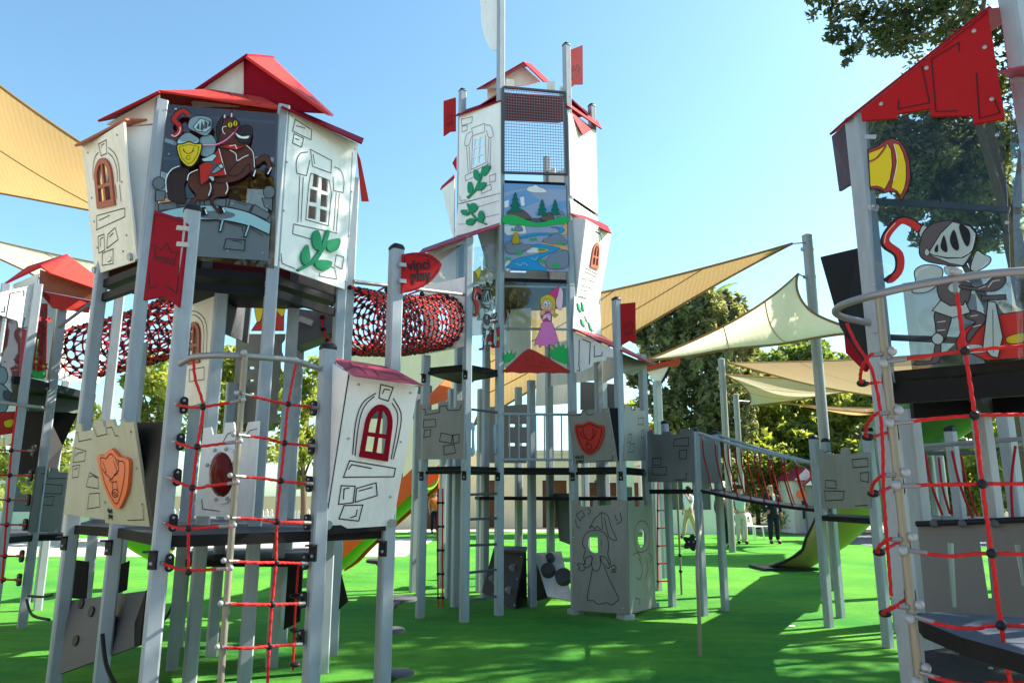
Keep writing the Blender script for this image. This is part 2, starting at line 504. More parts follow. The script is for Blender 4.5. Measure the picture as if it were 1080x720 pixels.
def text_mesh(name, parent, txt, centre, xdir, ydir, size, m, lift=0.004):
    cu = bpy.data.curves.new(name, 'FONT'); cu.body = txt; cu.size = size; cu.align_x = 'CENTER'; cu.align_y = 'CENTER'
    cu.extrude = 0.001; cu.offset = size * 0.02; cu.space_line = 0.72
    t = bpy.data.objects.new(name + '_tmp', cu); COL.objects.link(t)
    dg = bpy.context.evaluated_depsgraph_get()
    me = bpy.data.meshes.new_from_object(t.evaluated_get(dg))
    bpy.data.objects.remove(t)
    n = xdir.cross(ydir).normalized()
    c = centre + n * lift
    mtx = Matrix(((xdir.x, ydir.x, n.x, 0), (xdir.y, ydir.y, n.y, 0), (xdir.z, ydir.z, n.z, 0), (0, 0, 0, 1)))
    me.transform(mtx)
    me.name = name
    me.materials.clear(); me.materials.append(m)
    o = bpy.data.objects.new(name, me); COL.objects.link(o)
    WLOC[o] = c
    o.parent = parent; o.location = c - WLOC[parent]
    return o
# ================================================================ shared castle-tower details
def arch_window(parent, pl, quad, m, name='window', fw=0.10, depth=0.022, off=0.02, pane=None):
    """arched four-light frame standing proud of its panel; quad = bl, br, tr, tl on the photograph"""
    q = quadmap(quad)
    out = [q(0, 0), q(1, 0), q(1, .62)] + [q(.5 + .5 * math.cos(a), .62 + .38 * math.sin(a)) for a in [R(15 * i) for i in range(1, 12)]] + [q(0, .62)]
    f = fw
    def hole(x0, x1, y0, y1): return [q(x0, y0), q(x1, y0), q(x1, y1), q(x0, y1)]
    xa, xb = .5 - f * .35, .5 + f * .35
    h1 = hole(f, xa, f * .8, .40); h2 = hole(xb, 1 - f, f * .8, .40)
    def arc(a): return q(.5 + (.5 - f) * math.cos(a), .62 + (.38 - f * .7) * math.sin(a))
    h3 = [q(f, .47), q(xa, .47), arc(R(97)), arc(R(115)), arc(R(140)), arc(R(160)), q(f, .62)]
    h4 = [q(xb, .47), q(1 - f, .47), q(1 - f, .62), arc(R(20)), arc(R(40)), arc(R(65)), arc(R(83))]
    o = panel(name, parent, pl, [out, h1, h2, h3, h4], m, depth, off)
    hb = [out, ]
    return o, out

def gothic_lines(quad, k=1):
    """double arc, key stone, sill and loose stones drawn around an arched window, in the unit square of the panel"""
    q = quadmap(quad)
    def arc(r, x0=.5, y0=.66, a0=12, a1=70, b=1.0):
        return [q(x0 + r * math.cos(R(a)), y0 + r * b * .75 * math.sin(R(a))) for a in range(a0, a1 + 1, 6)]
    L = []
    for r in (.30, .345):
        L.append([q(.5 + r, .45)] + arc(r, a0=0, a1=72))
        L.append([q(.5 - r, .45)] + [q(.5 + r * math.cos(R(a)), .66 + r * .75 * math.sin(R(a))) for a in range(180, 107, -6)])
    return L

def closed(p): return list(p) + [p[0]]

# ================================================================ LEFT TOWER
LT = thing('play_tower', 'white castle play tower with knight riding a horse on its glass and a crimson pennant', 'play tower', (-2.7, 6.4, 0), 'castle play towers')
pA = xy(89, 445, 6.2); pB = xy(135, 445, 5.7); pC = xy(182, 445, 4.65); pD = xy(277, 435, 6.0); pE = xy(359, 307, 6.75)
pF = xy(338, 520, 5.2); pG = xy(407, 600, 5.6)
pB2 = xy(305, 400, 6.95); pD2 = xy(208, 400, 6.85)
cen = V3((sum(p[0] for p in (pA, pB, pD, pE, pB2, pD2)) / 6, sum(p[1] for p in (pA, pB, pD, pE, pB2, pD2)) / 6, 0))
post(LT, 89, 445, 6.2, ztop=4.40, cap=False, yaw=0.75)
post(LT, 135, 445, 5.7, ztop=4.76, cap=False, yaw=0.55)
post(LT, 182, 445, 4.65, vtop=224, yaw=0.55)
post(LT, 277, 435, 6.0, ztop=4.88, cap=False, yaw=0.45)
post(LT, 359, 307, 6.75, ztop=4.80, cap=False, yaw=0.5)
post(LT, 356, 560, 7.46, ztop=4.85, cap=False, yaw=0.5)
post(LT, 338, 520, 5.2, vtop=369, yaw=0.6)
post(LT, 407, 600, 5.6, vtop=264, yaw=0.6)
post(LT, 222, 450, 6.2, ztop=3.28, cap=False, yaw=0.55)
post(LT, 303, 580, 8.0, ztop=3.28, cap=False, yaw=0.4)
post(LT, 232, 570, 7.4, ztop=2.6, cap=False, yaw=0.5)
post(LT, 98, 565, 7.8, ztop=4.4, cap=False, yaw=0.5)
post(LT, 130, 565, 8.3, ztop=3.2, cap=False, yaw=0.5)
post(LT, 189, 660, 7.8, ztop=3.2, cap=False, yaw=0.5)

# lower decks
Z1 = 1.25
deck(LT, [pA, pB, pC, (pC[0] + .12, pC[1] + .02), (pF[0] - .02, pF[1]), pG, xy(395, 560, 6.6), xy(356, 560, 7.5), xy(298, 560, 7.9), xy(189, 560, 7.8), xy(98, 560, 7.6)], Z1, 0.07)
deck(LT, [xy(196, 590, 6.75), xy(322, 590, 6.75), xy(330, 590, 8.2), xy(200, 590, 8.2)], 0.93, 0.06)
# black angle brackets with a bolt where the posts carry the decks
def deck_bracket(parent, p, z, nrm=V3((-.3, -1, 0)), w=.1):
    n = nrm.normalized(); x = V3((-n.y, n.x, 0)); c = V3((p[0], p[1], z)) + n * (w * .58)
    mb = MB(); mb.obox(c, x * .028, n * .008, V3((0, 0, .055))); mb.obox(c + n * .03 + V3((0, 0, .05)), x * .028, n * .03, V3((0, 0, .006)))
    o = mb.build('bracket', M['cap'], parent)
    b = MB(); b.ball(c + n * .012 - V3((0, 0, .02)), .012, 8, 5); b.build('bolt', M['galv'], o, True)
for p in (pA, pB, pC, pF, pG): deck_bracket(LT, p, Z1 - .14)
# upper deck
ZU = 3.33
deck(LT, [pA, pB, pD, pE, pB2, pD2], ZU, 0.07, 'upper_deck', M['black'])
mb = MB()
for a, b in ((pA, pB), (pB, pD), (pD, pE)):
    mb.bar((a[0] * .97 + cen.x * .03, a[1] * .97 + cen.y * .03, ZU - .16), (b[0] * .97 + cen.x * .03, b[1] * .97 + cen.y * .03, ZU - .16), .05, .07)
for a, b in ():
    mb.bar((a[0] * .95 + cen.x * .05, a[1] * .95 + cen.y * .05, ZU - .15), (b[0] * .95 + cen.x * .05, b[1] * .95 + cen.y * .05, ZU - .15), .05, .06)
mb.build('deck_frame', M['black'], LT)

# --- window panel leaning outwards on the left
plw = Pl(W(101, 287, 6.2), W(141, 273, 5.75), W(85, 152, 5.98))
c = Crop(0, 180, 4)
c2 = Crop(75, 50, 5.143)
body = c2([(62, 545), (285, 405)]) + c([(535, 0), (578, 372)]) + c([(565, 385), (400, 438)])
wq = [(103.5, 220.5), (122.5, 216), (121.5, 170), (102, 176)]
wq = [(104.5, 220.5), (122.8, 216.5), (117.5, 164), (100, 170)]
q = quadmap(wq)
hole = [q(.10, .08), q(.90, .08), q(.90, .60), q(.78, .82), q(.5, .93), q(.22, .82), q(.10, .60)]
wp = panel('wall_panel', LT, plw, [body, hole], M['cream'], 0.018)
arch_window(wp, plw, wq, M['brick'], 'window_frame', .16)
L = [closed(c([(410, 190), (527, 158), (527, 195), (408, 250)])), c([(418, 210), (465, 188)]), closed(c([(415, 278), (440, 268), (443, 335), (418, 348)])), c([(425, 322), (424, 290), (436, 280)]),
     closed(c([(455, 270), (487, 240), (500, 290), (452, 328)])), c([(462, 280), (480, 262)]), closed(c([(433, 348), (478, 330), (478, 392), (432, 400)])), c([(455, 385), (470, 380), (470, 360)]),
     closed(c2([(150, 525), (192, 503), (195, 575), (165, 590)])), c2([(165, 545), (167, 530), (182, 523)])]
L += [c2(sm([(204, 545), (240, 580), (260, 640), (266, 730)], False)), c2(sm([(202, 572), (232, 605), (250, 665), (252, 730)], False)),
      c2(sm([(150, 570), (130, 600), (120, 660), (122, 720)], False)), c([(488, 60), (495, 120)]), c([(505, 60), (512, 130)])]
lines('stone_drawing', wp, plw, L, .007)
bolts(wp, plw, c([(388, 115), (515, 48), (535, 272), (520, 340), (410, 415), (412, 325), (398, 215)]) + c2([(92, 572), (250, 475)]), .009)
# cheek between the leaning panel and its post
plc = Pl(W(132, 134, 5.70), W(141, 272, 5.72), W(163, 134, 5.68))
panel('side_cheek', LT, plc, [[(133, 134), (163, 132), (157, 200), (147, 272), (142, 274)]], mat('cool_white_cheek', (0.62, 0.66, 0.68), .45, 0, .03), .016)
for (u, v) in ((101, 285), (138.5, 271)):
    b = MB(); p = plw.hit(u, v, .012); b.tube([p - plw.n * .02, p + plw.n * .012], .032, 12); b.build('hinge_disc', M['galv'], LT, True)

# --- knight on horse: clear panel between two posts
plk = vplane(pB, pD, 0.06)
gl = panel('glass_panel', LT, plk, [[(177, 110), (294, 120), (289, 283), (163, 270)]], M['glass_dark'], .010)
for (a, b) in (((172, 117), (294, 126)), ((166, 163), (292, 172)), ((160, 222), (290, 236))):
    mb = MB(); mb.tube([plk.hit(*a, -.07), plk.hit(*b, -.07)], .014, 8); mb.build('rail', M['post'], LT, True)
kc = Crop(165, 110, 7.2); kb = Crop(165, 190, 7.2)
S = lambda *p: kc(sm(list(p)))
P = lambda *p: kc(list(p))
Bc = lambda *p: kb(list(p))
LY = [
 ('f', 'p_grey', Bc((-8, 170), (15, 180), (150, 160), (240, 145), (340, 140), (530, 140), (740, 185), (868, 260), (850, 612), (-12, 560)), 0),
 ('f', 'p_grey', Bc((15, 180), (150, 160), (160, 215), (15, 235))), ('f', 'p_grey', Bc((170, 182), (240, 142), (330, 142), (330, 195), (172, 208))),
 ('f', 'p_grey', Bc((362, 155), (530, 142), (525, 205), (366, 198))), ('f', 'p_grey', Bc((562, 145), (730, 190), (702, 245), (547, 203))),
 ('f', 'p_grey', Bc((745, 188), (866, 260), (840, 305), (715, 250))),
 ('f', 'p_grey', Bc((800, 140), (882, 140), (878, 240), (820, 205))), ('f', 'p_grey', kb(circ(856, 95, 45, 48))),
 ('f', 'p_grey', Bc((-4, 80), (75, 90), (60, 160), (-6, 165))), ('f', 'p_grey', kb(circ(22, 30, 48, 48))),
 ('f', 'p_path', kb(sm([(-5, 262), (90, 232), (230, 208), (400, 197), (520, 210), (700, 252), (868, 335)], False, 5) + sm([(860, 418), (690, 348), (500, 308), (330, 305), (130, 285), (-8, 300)], False, 5))),
 ('f', 'p_grey', kb(circ(455, 270, 145, 32)), 0),
 ('l', 'p_black', Bc((340, 305), (490, 310), (475, 395), (490, 400), (515, 312), (690, 350), (663, 435), (680, 440), (710, 350), (860, 420)), .009),
 ('l', 'p_path', Bc((505, 310), (484, 392)), .012), ('l', 'p_path', Bc((703, 350), (675, 430)), .012),
 ('l', 'p_black', Bc((530, 450), (675, 460), (670, 540), (510, 525), (530, 450)), .007), ('l', 'p_black', Bc((575, 465), (625, 470), (645, 487)), .005),
 ('l', 'p_black', Bc((345, 318), (420, 318)), .005), ('l', 'p_black', Bc((540, 330), (655, 365), (655, 400)), .005), ('l', 'p_black', Bc((720, 375), (810, 432)), .005),
 ('l', 'p_black', Bc((45, 190), (110, 178)), .005), ('l', 'p_black', Bc((600, 172), (690, 200)), .005),
 # tail, hind legs
 ('f', 'p_dkbrown', S((250, 502), (180, 488), (115, 520), (82, 590), (82, 660), (98, 725), (150, 755), (215, 765), (225, 720), (215, 620), (245, 560))),
 ('f', 'p_brown', S((425, 605), (530, 605), (552, 655), (530, 705), (462, 712), (432, 742), (452, 790), (505, 825), (478, 838), (422, 775), (412, 725), (438, 680))),
 ('f', 'p_brown', S((345, 510), (270, 540), (238, 595), (260, 645), (302, 700), (258, 745), (262, 795), (300, 800), (305, 738), (372, 738), (420, 690), (415, 620), (400, 560))),
 ('f', 'p_black', Bc((345, 220), (372, 215), (388, 270), (345, 280))), ('f', 'p_black', Bc((470, 205), (500, 210), (522, 250), (490, 262))),
 ('l', 'p_white', Bc((372, 230), (385, 268)), .010), ('l', 'p_white', Bc((505, 222), (520, 255)), .010),
 # barrel, chest, forelegs
 ('f', 'p_brown', S((480, 310), (462, 400), (490, 520), (430, 560), (440, 600), (560, 606), (665, 565), (735, 490), (748, 410), (705, 330), (600, 310))),
 ('f', 'p_brown', S((752, 435), (790, 408), (832, 394), (866, 430), (872, 490), (850, 545), (828, 530), (840, 480), (818, 442), (765, 478))),
 ('f', 'p_brown', S((608, 465), (650, 425), (700, 405), (738, 435), (746, 490), (756, 535), (735, 560), (712, 528), (712, 482), (690, 470), (645, 530), (585, 560), (548, 535))),
 ('f', 'p_black', S((715, 520), (745, 525), (745, 560), (722, 555)), 0), ('f', 'p_black', S((822, 500), (850, 505), (858, 535), (835, 545)), 0),
 ('l', 'p_white', P((752, 515), (738, 562)), .010), ('l', 'p_white', P((872, 495), (845, 545)), .010),
 # neck, head
 ('f', 'p_brown', S((505, 128), (472, 180), (472, 300), (560, 335), (690, 322), (720, 285), (715, 215), (650, 195), (625, 150), (580, 112))),
 ('f', 'p_dkbrown', S((505, 105), (470, 160), (455, 200), (468, 300), (492, 215), (510, 140))),
 ('f', 'p_brown', P((512, 135), (512, 92), (544, 122))), ('f', 'p_brown', P((548, 118), (578, 66), (585, 130))),
 ('l', 'p_ltpink', P((520, 125), (520, 100)), .012), ('l', 'p_ltpink', P((572, 118), (573, 88)), .012),
 ('f', 'p_muzzle', S((602, 240), (640, 190), (690, 178), (730, 208), (716, 290), (660, 318), (612, 282))),
 ('f', 'p_white', S((600, 235), (650, 262), (708, 258), (690, 283), (625, 276))),
 ('f', 'p_yellow', kc(circ(562, 178, 20, 24))), ('f', 'p_yellow', kc(circ(601, 168, 18, 24))),
 ('l', 'p_black', P((562, 160), (562, 196)), .007), ('l', 'p_black', P((601, 152), (601, 186)), .007),
 ('l', 'p_white', kc(sm([(535, 190), (505, 200), (510, 235), (525, 250)], False)), .006),
 ('f', 'p_red', P((482, 345), (560, 322), (640, 340), (705, 315), (662, 345), (612, 368), (530, 355))),
 ('l', 'p_white', P((555, 340), (602, 332), (612, 362)), .006),
 ('l', 'p_white', kc(sm([(685, 335), (730, 380), (742, 440), (745, 500)], False)), .006), ('l', 'p_white', kc(sm([(560, 370), (605, 400), (615, 450), (660, 425), (700, 408)], False)), .006),
 ('l', 'p_white', kc(sm([(240, 600), (255, 550), (320, 518)], False)), .007), ('l', 'p_white', kc(sm([(85, 690), (80, 590), (120, 520), (180, 492)], False)), .007),
 ('l', 'p_white', kc(sm([(400, 715), (418, 660), (412, 620)], False)), .007), ('l', 'p_white', kc(sm([(528, 702), (545, 660), (535, 615)], False)), .007),
 # saddle cloth and rider
 ('f', 'p_red', P((330, 490), (370, 462), (478, 362), (535, 562), (430, 572), (340, 640))),
 ('l', 'p_white', P((478, 362), (530, 556)), .006),
 ('f', 'p_steel', S((335, 290), (380, 262), (425, 262), (458, 315), (440, 395), (380, 425), (335, 395))),
 ('f', 'p_dksteel', P((345, 455), (440, 460), (480, 490), (400, 570), (440, 480)), 0),
 ('f', 'p_pale', P((345, 440), (380, 430), (440, 402), (466, 415), (430, 458), (360, 460))),
 ('f', 'p_steel', P((415, 550), (470, 490), (505, 475), (515, 510), (450, 548))), ('f', 'p_pale', P((470, 490), (500, 475), (515, 508), (490, 515))),
 ('f', 'p_pale', P((396, 570), (440, 575), (446, 600), (430, 614))),
 ('f', 'p_steel', S((165, 310), (200, 265), (250, 245), (300, 270), (335, 300), (305, 330), (180, 335))),
 ('f', 'p_pale', P((168, 312), (178, 295), (200, 315), (250, 312), (300, 320), (330, 300), (305, 332), (180, 336)), 0),
 ('l', 'p_black', kc(sm([(252, 112), (212, 82), (165, 110), (142, 150), (182, 195), (180, 245), (128, 275)], False, 6)), .052),
 ('l', 'p_red', kc(sm([(252, 112), (212, 82), (165, 110), (142, 150), (182, 195), (180, 245), (132, 272)], False, 6)), .036),
 ('l', 'p_white', kc(sm([(120, 262), (150, 275), (185, 240), (188, 205)], False, 6)), .006),
 ('f', 'p_steel', S((248, 182), (270, 138), (330, 120), (410, 135), (434, 180), (420, 232), (378, 272), (300, 240), (252, 215))),
 ('f', 'p_pale', P((285, 205), (340, 140), (432, 172), (418, 215), (378, 245), (310, 235))),
 ('f', 'p_dksteel', P((310, 215), (330, 175), (332, 225)), .003), ('f', 'p_dksteel', P((342, 225), (350, 160), (366, 205), (356, 235)), .003),
 ('f', 'p_dksteel', P((372, 220), (372, 160), (392, 175), (388, 215)), .003), ('f', 'p_dksteel', P((400, 205), (405, 168), (422, 180), (416, 200)), .003),
 ('l', 'p_rose', kc(sm([(350, 345), (450, 345), (530, 310), (595, 250), (622, 205)], False)), .008),
 ('l', 'p_ltpink', kc(sm([(350, 340), (450, 340), (530, 304), (590, 250)], False)), .004),
 ('f', 'p_yellow', S((165, 345), (210, 335), (255, 320), (300, 335), (352, 340), (335, 420), (295, 490), (248, 506), (195, 460), (170, 400)), .010),
 ('l', 'p_black', P((185, 358), (255, 340), (330, 358), (318, 415), (285, 468), (250, 488), (205, 445), (188, 395), (185, 358)), .004),
 ('l', 'p_black', P((212, 370), (222, 395), (240, 408), (262, 408), (280, 395), (290, 365)), .005), ('l', 'p_black', kc(circ(250, 440, 16, 16, 10)), .004),
 ('l', 'p_black', P((225, 395), (212, 385)), .004), ('l', 'p_black', P((278, 395), (296, 388)), .004),
]
art('knight_and_horse_print', gl, plk, LY)
bolts(gl, plk, kb([(575, 180), (540, 540), (805, 555), (838, 200)]) + kc([(145, 40), (95, 380)]), .008, .002)

# --- window and leaf panel on the right side
plr = vplane(pD, pE, 0.06)
cr = Crop(280, 110, 3.6)
body = cr([(85, 22), (352, 150), (300, 702), (36, 612)])
hs = []
for x0, x1, y in ((180, 202, (265, 318)), (214, 238, (278, 333))): pass
panes = [[(183, 262), (203, 270), (200, 318), (178, 312)], [(214, 276), (238, 285), (236, 335), (212, 326)],
         [(170, 320), (198, 328), (195, 376), (167, 370)], [(211, 340), (236, 346), (234, 392), (208, 386)],
         [(165, 384), (195, 390), (192, 438), (161, 432)], [(208, 396), (234, 404), (232, 450), (206, 445)]]
wr = panel('wall_panel', LT, plr, [body] + [cr(p) for p in panes], M['white'], .018)
L = [closed(cr([(112, 58), (175, 98), (172, 136), (102, 102)])), cr([(115, 82), (150, 92)]), closed(cr([(108, 112), (144, 130), (136, 164), (102, 148)])), cr([(112, 130), (128, 136)]),
     closed(cr([(170, 172), (250, 214), (248, 262), (178, 236)])), cr([(180, 190), (186, 228)]),
     cr(sm([(160, 182), (130, 188), (116, 222), (118, 262)], False) + [(155, 272), (162, 240), (168, 212)]), cr(sm([(260, 238), (285, 252), (297, 290), (294, 336)], False) + [(258, 328), (256, 275)]),
     cr([(130, 270), (122, 448)]), cr([(143, 276), (134, 448)]), cr([(268, 336), (258, 480)]), cr([(280, 338), (268, 484)]),
     cr([(172, 262), (164, 300), (152, 438), (238, 462), (250, 340), (242, 290), (172, 262)]),
     cr([(272, 490), (106, 455), (102, 492), (200, 520)]), closed(cr([(268, 572), (296, 580), (290, 626), (262, 612)])), cr([(58, 566), (62, 604), (110, 624)]), cr([(205, 640), (203, 652), (270, 664), (262, 622), (240, 612)])]
lines('stone_drawing', wr, plr, L, .007)
sprig = MB()
for pts in ([(118, 628), (180, 600), (215, 540), (228, 480)],):
    sprig.prism([[plr.hit(u, v, .025) for u, v in cr([(114, 628), (165, 600), (205, 545), (226, 478), (238, 482), (222, 545), (186, 602), (120, 636)])]], plr.to2, -plr.n * .022)
for pts in ([(172, 498), (190, 478), (202, 500), (206, 540), (196, 556), (176, 540)], [(226, 530), (240, 516), (276, 512), (270, 548), (248, 562), (228, 552)],
            [(130, 570), (152, 534), (160, 560), (162, 590), (146, 610), (132, 600)], [(180, 606), (196, 592), (244, 598), (238, 622), (216, 632), (192, 624)]):
    sprig.prism([[plr.hit(u, v, .026) for u, v in cr(sm(pts))]], plr.to2, -plr.n * .022)
sprig.build('leaf_sprig', M['leafgreen'], wr)
bolts(wr, plr, cr([(98, 45), (80, 220), (68, 404), (52, 590), (340, 170), (326, 332), (316, 500), (304, 672)]), .009)

# --- back walls of the tower seen through the glass
for (a, b, m) in ((pE, pB2, 'white'), (pB2, pD2, 'maroon'), (pD2, pA, 'wood')):
    A = V3((*a, ZU)); B = V3((*b, ZU)); up = V3((0, 0, 1.48)); d = B - A
    pl = Pl(A, B, A + up)
    f = lambda s, t: A + d * s + up * t
    mb = MB()
    outer = [f(.05, .02), f(.95, .02), f(.95, .98), f(.05, .98)]
    holes = [[f(.36, .4), f(.62, .4), f(.62, .78), f(.36, .78)]] if m != 'white' else []
    mb.prism([outer] + holes, pl.to2, pl.n * .018)
    mb.build('back_panel', M[m], LT)
for p in (pB2, pD2):
    mb = MB(); mb.box((p[0], p[1], 2.4), (.1, .1, 4.85), .4); mb.build('post', M['post'], LT)

# --- roof
zE = 4.85
ev = [V3((*p, zE)) for p in (pA, pB, pD, pE, pB2, pD2)]
ev = [V3((cen.x + (p.x - cen.x) * 1.04, cen.y + (p.y - cen.y) * 1.04, zE)) for p in ev]
inn = [V3((cen.x + (p.x - cen.x) * .45, cen.y + (p.y - cen.y) * .45, 5.10)) for p in ev]
mb = MB()
for i in range(6):
    j = (i + 1) % 6
    pl = Pl(ev[i], ev[j], inn[j]); n = (ev[j] - ev[i]).cross(inn[j] - ev[i]).normalized()
    if n.z < 0: n = -n
    mb.prism([[ev[i], ev[j], inn[j], inn[i]]], pl.to2, -n * .018)
mb.prism([inn], lambda p: V3((p.x, p.y)), V3((0, 0, -.02)))
rf = mb.build('roof', M['red_bright'], LT)
pl = Pl(ev[1], ev[2], inn[2])
lines('slate_drawing', rf, pl, [[(205, 101), (232, 103)], [(240, 97), (246, 103), (270, 106)], [(275, 110), (262, 105), (256, 98)]], .006)
# gabled lantern on top
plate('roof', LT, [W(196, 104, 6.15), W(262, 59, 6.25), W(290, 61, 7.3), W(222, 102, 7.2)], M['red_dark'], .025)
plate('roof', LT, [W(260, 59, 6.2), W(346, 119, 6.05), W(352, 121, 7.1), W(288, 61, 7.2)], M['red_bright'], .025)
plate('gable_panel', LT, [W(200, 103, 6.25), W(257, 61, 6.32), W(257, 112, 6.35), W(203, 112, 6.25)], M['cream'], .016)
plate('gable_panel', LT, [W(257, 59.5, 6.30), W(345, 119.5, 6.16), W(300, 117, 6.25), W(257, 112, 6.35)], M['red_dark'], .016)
# roof boards over the leaning panel
plate('roof', LT, [W(79, 155, 5.85), W(133, 127, 5.55), W(165, 128, 5.75), W(112, 150, 6.35)], M['brick'], .018)
plate('roof', LT, [W(104, 129, 5.6), W(168, 98, 5.55), W(172, 100, 5.9), W(140, 122, 6.5)], M['red'], .018)
plate('gable_panel', LT, [W(112, 131, 5.72), W(168, 100, 5.68), W(166, 130, 5.68), W(130, 133, 5.70)], M['cream'], .016)
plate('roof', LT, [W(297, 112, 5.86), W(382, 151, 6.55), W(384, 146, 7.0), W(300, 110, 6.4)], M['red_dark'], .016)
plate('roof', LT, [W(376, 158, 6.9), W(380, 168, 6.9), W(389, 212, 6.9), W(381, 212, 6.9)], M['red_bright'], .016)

# --- crimson pennant with crown on the flag post
plf = Pl(W(194, 231, 4.60), W(162, 221, 4.74), W(187, 324, 4.58))
fl = panel('pennant_board', LT, plf, [c([(650, 166), (778, 206), (789, 224), (752, 575), (690, 530), (604, 546)])], M['red_dark'], .018)
lines('crown_drawing', fl, plf, [closed(c([(648, 312), (680, 335), (703, 306), (722, 346), (750, 340), (738, 378), (655, 360)])), closed(c([(655, 366), (735, 388), (733, 398), (654, 376)])),
      c([(643, 265), (655, 183), (772, 217)]), c([(630, 432), (626, 497), (665, 485)]), c([(757, 398), (745, 520), (694, 480)])], .006)
for v in (241, 258):
    mb = MB(); mb.bar(plf.hit(189, v, .012), plf.hit(200, v + 1, .012), .02, .03); mb.build('clamp', M['galv'], fl)

# --- stone coloured castle panels round the lower deck
c6 = Crop(60, 420, 4.8)
pls = Pl(W(111, 551, 5.52), W(158, 555, 4.93), W(97, 451, 5.30))
top = [(180, 150), (186, 108), (232, 112), (237, 143), (252, 143), (253, 108), (284, 106), (292, 138), (324, 138), (326, 102), (345, 122), (388, 122)]
sp = panel('castle_panel', LT, pls, [c6(top + [(470, 648), (245, 630)])], M['stone'], .018)
sh = c6(sm([(222, 285), (255, 285), (293, 250), (330, 290), (378, 305), (382, 370), (372, 460), (345, 530), (322, 556), (285, 510), (248, 420), (228, 340)], True, 3))
s1 = panel('shield', sp, pls, [sh], M['orange'], .022, .024)
DEER = [[(252, 312), (262, 345), (270, 365), (262, 372), (250, 350)], [(262, 372), (285, 395), (300, 408)], [(305, 308), (320, 350), (325, 375), (312, 385)], [(318, 310), (330, 335), (333, 310)],
        [(285, 408), (300, 400), (312, 380), (332, 360), (330, 330)], [(285, 410), (298, 418), (325, 415)], [(300, 420), (303, 470), (298, 485)], [(322, 420), (328, 470)]]
lines('deer_drawing', s1, pls, [c6(p) for p in DEER] + [closed(c6(circ(314, 474, 16, 20, 14))), closed(c6(circ(314, 477, 7, 8, 8))),
      closed(c6(sm([(240, 300), (268, 300), (293, 275), (325, 308), (362, 322), (360, 400), (340, 490), (320, 528), (292, 490), (258, 410)], True, 3)))], .007, off=.026)
lines('stone_drawing', sp, pls, [c6([(188, 142), (204, 192), (255, 180), (250, 148), (280, 145), (297, 188), (312, 188)]), c6([(438, 540), (442, 612), (360, 616)])], .006)
text_mesh('maker_lettering', sp, 'vinci\nplay', pls.hit(*c6([(272, 580)])[0]), (pls.hit(120, 540) - pls.hit(112, 538.5)).normalized(), (pls.hit(115, 520) - pls.hit(118, 545)).normalized(), .055, M['line'])
bolts(sp, pls, c6([(376, 168), (404, 352), (432, 532), (218, 355), (246, 524)]), .009)
plb = Pl(W(67, 542, 6.18), W(111, 548, 5.60), W(80, 447, 6.06))
s2 = panel('castle_panel', LT, plb, [c6([(95, 165), (96, 125), (124, 130), (126, 168), (182, 158), (200, 300), (248, 614), (34, 584), (62, 350)])], M['stone'], .018)
lines('stone_drawing', s2, plb, [c6([(96, 175), (108, 170), (112, 218), (178, 204)]), closed(c6([(93, 250), (148, 266), (142, 316), (83, 324)])), c6([(95, 290), (110, 275), (135, 272)]), closed(c6([(82, 342), (118, 336), (110, 395), (80, 402)])), c6([(90, 360), (108, 350)]),
      closed(c6([(168, 374), (210, 400), (212, 456), (150, 446)])), c6([(165, 398), (180, 390), (205, 402)]), closed(c6([(166, 482), (216, 478), (220, 548), (156, 558)]))], .006)
plate('side_cheek', LT, [W(141, 445.5, 4.97), W(173.5, 444.6, 4.70), W(163, 554.5, 4.74), W(158, 555, 4.93)], M['black'], .016)

# --- white castle panel with red bubble window behind the net
c5 = Crop(200, 420, 4)
plq = vplane(xy(215, 450, 6.05), xy(268, 450, 5.93), .0)
oc = circ(235.2, 500.2, 12.6, 23.4, 28)
wq2 = panel('castle_panel', LT, plq, [c5([(20, 495), (58, 125), (90, 120), (97, 152), (142, 148), (150, 102), (186, 100), (192, 148), (236, 140), (246, 100), (293, 95), (266, 502)]), oc], M['white'], .018)
panel('ring', wq2, plq, [circ(235.2, 500.2, 17, 31, 28), circ(235.2, 500.2, 12.8, 23.8, 28)], M['white'], .018, .02)
bb = MB()
cc = plq.hit(235.2, 500.2)
ax = plq.hit(247.6, 500.2) - cc; ay = plq.hit(235.2, 477) - cc
for i in range(7):
    pass
vs = []; fs = []
for i in range(6):
    t = R(90) * i / 5
    for k in range(20):
        a = 2 * math.pi * k / 20
        vs.append(cc + ax * (math.cos(t) * math.cos(a)) + ay * (math.cos(t) * math.sin(a)) + plq.n * (.09 * math.sin(t)))
for i in range(5):
    for k in range(20): fs.append((i * 20 + k, i * 20 + (k + 1) % 20, (i + 1) * 20 + (k + 1) % 20, (i + 1) * 20 + k))
bb.add(vs, fs); bb.build('bubble_window', mat('red_bubble', (0.16, 0.018, 0.014), .1, 0, .25, 14), wq2, True)
bolts(wq2, plq, [(235 + 15.3 * math.cos(R(45 * i + 20)), 500 + 28 * math.sin(R(45 * i + 20))) for i in range(8)], .016, .022)
lines('stone_drawing', wq2, plq, [c5([(52, 425), (55, 465), (128, 475)]), c5([(142, 185), (160, 150), (185, 140)]), c5([(240, 155), (255, 135), (285, 128)])], .006)

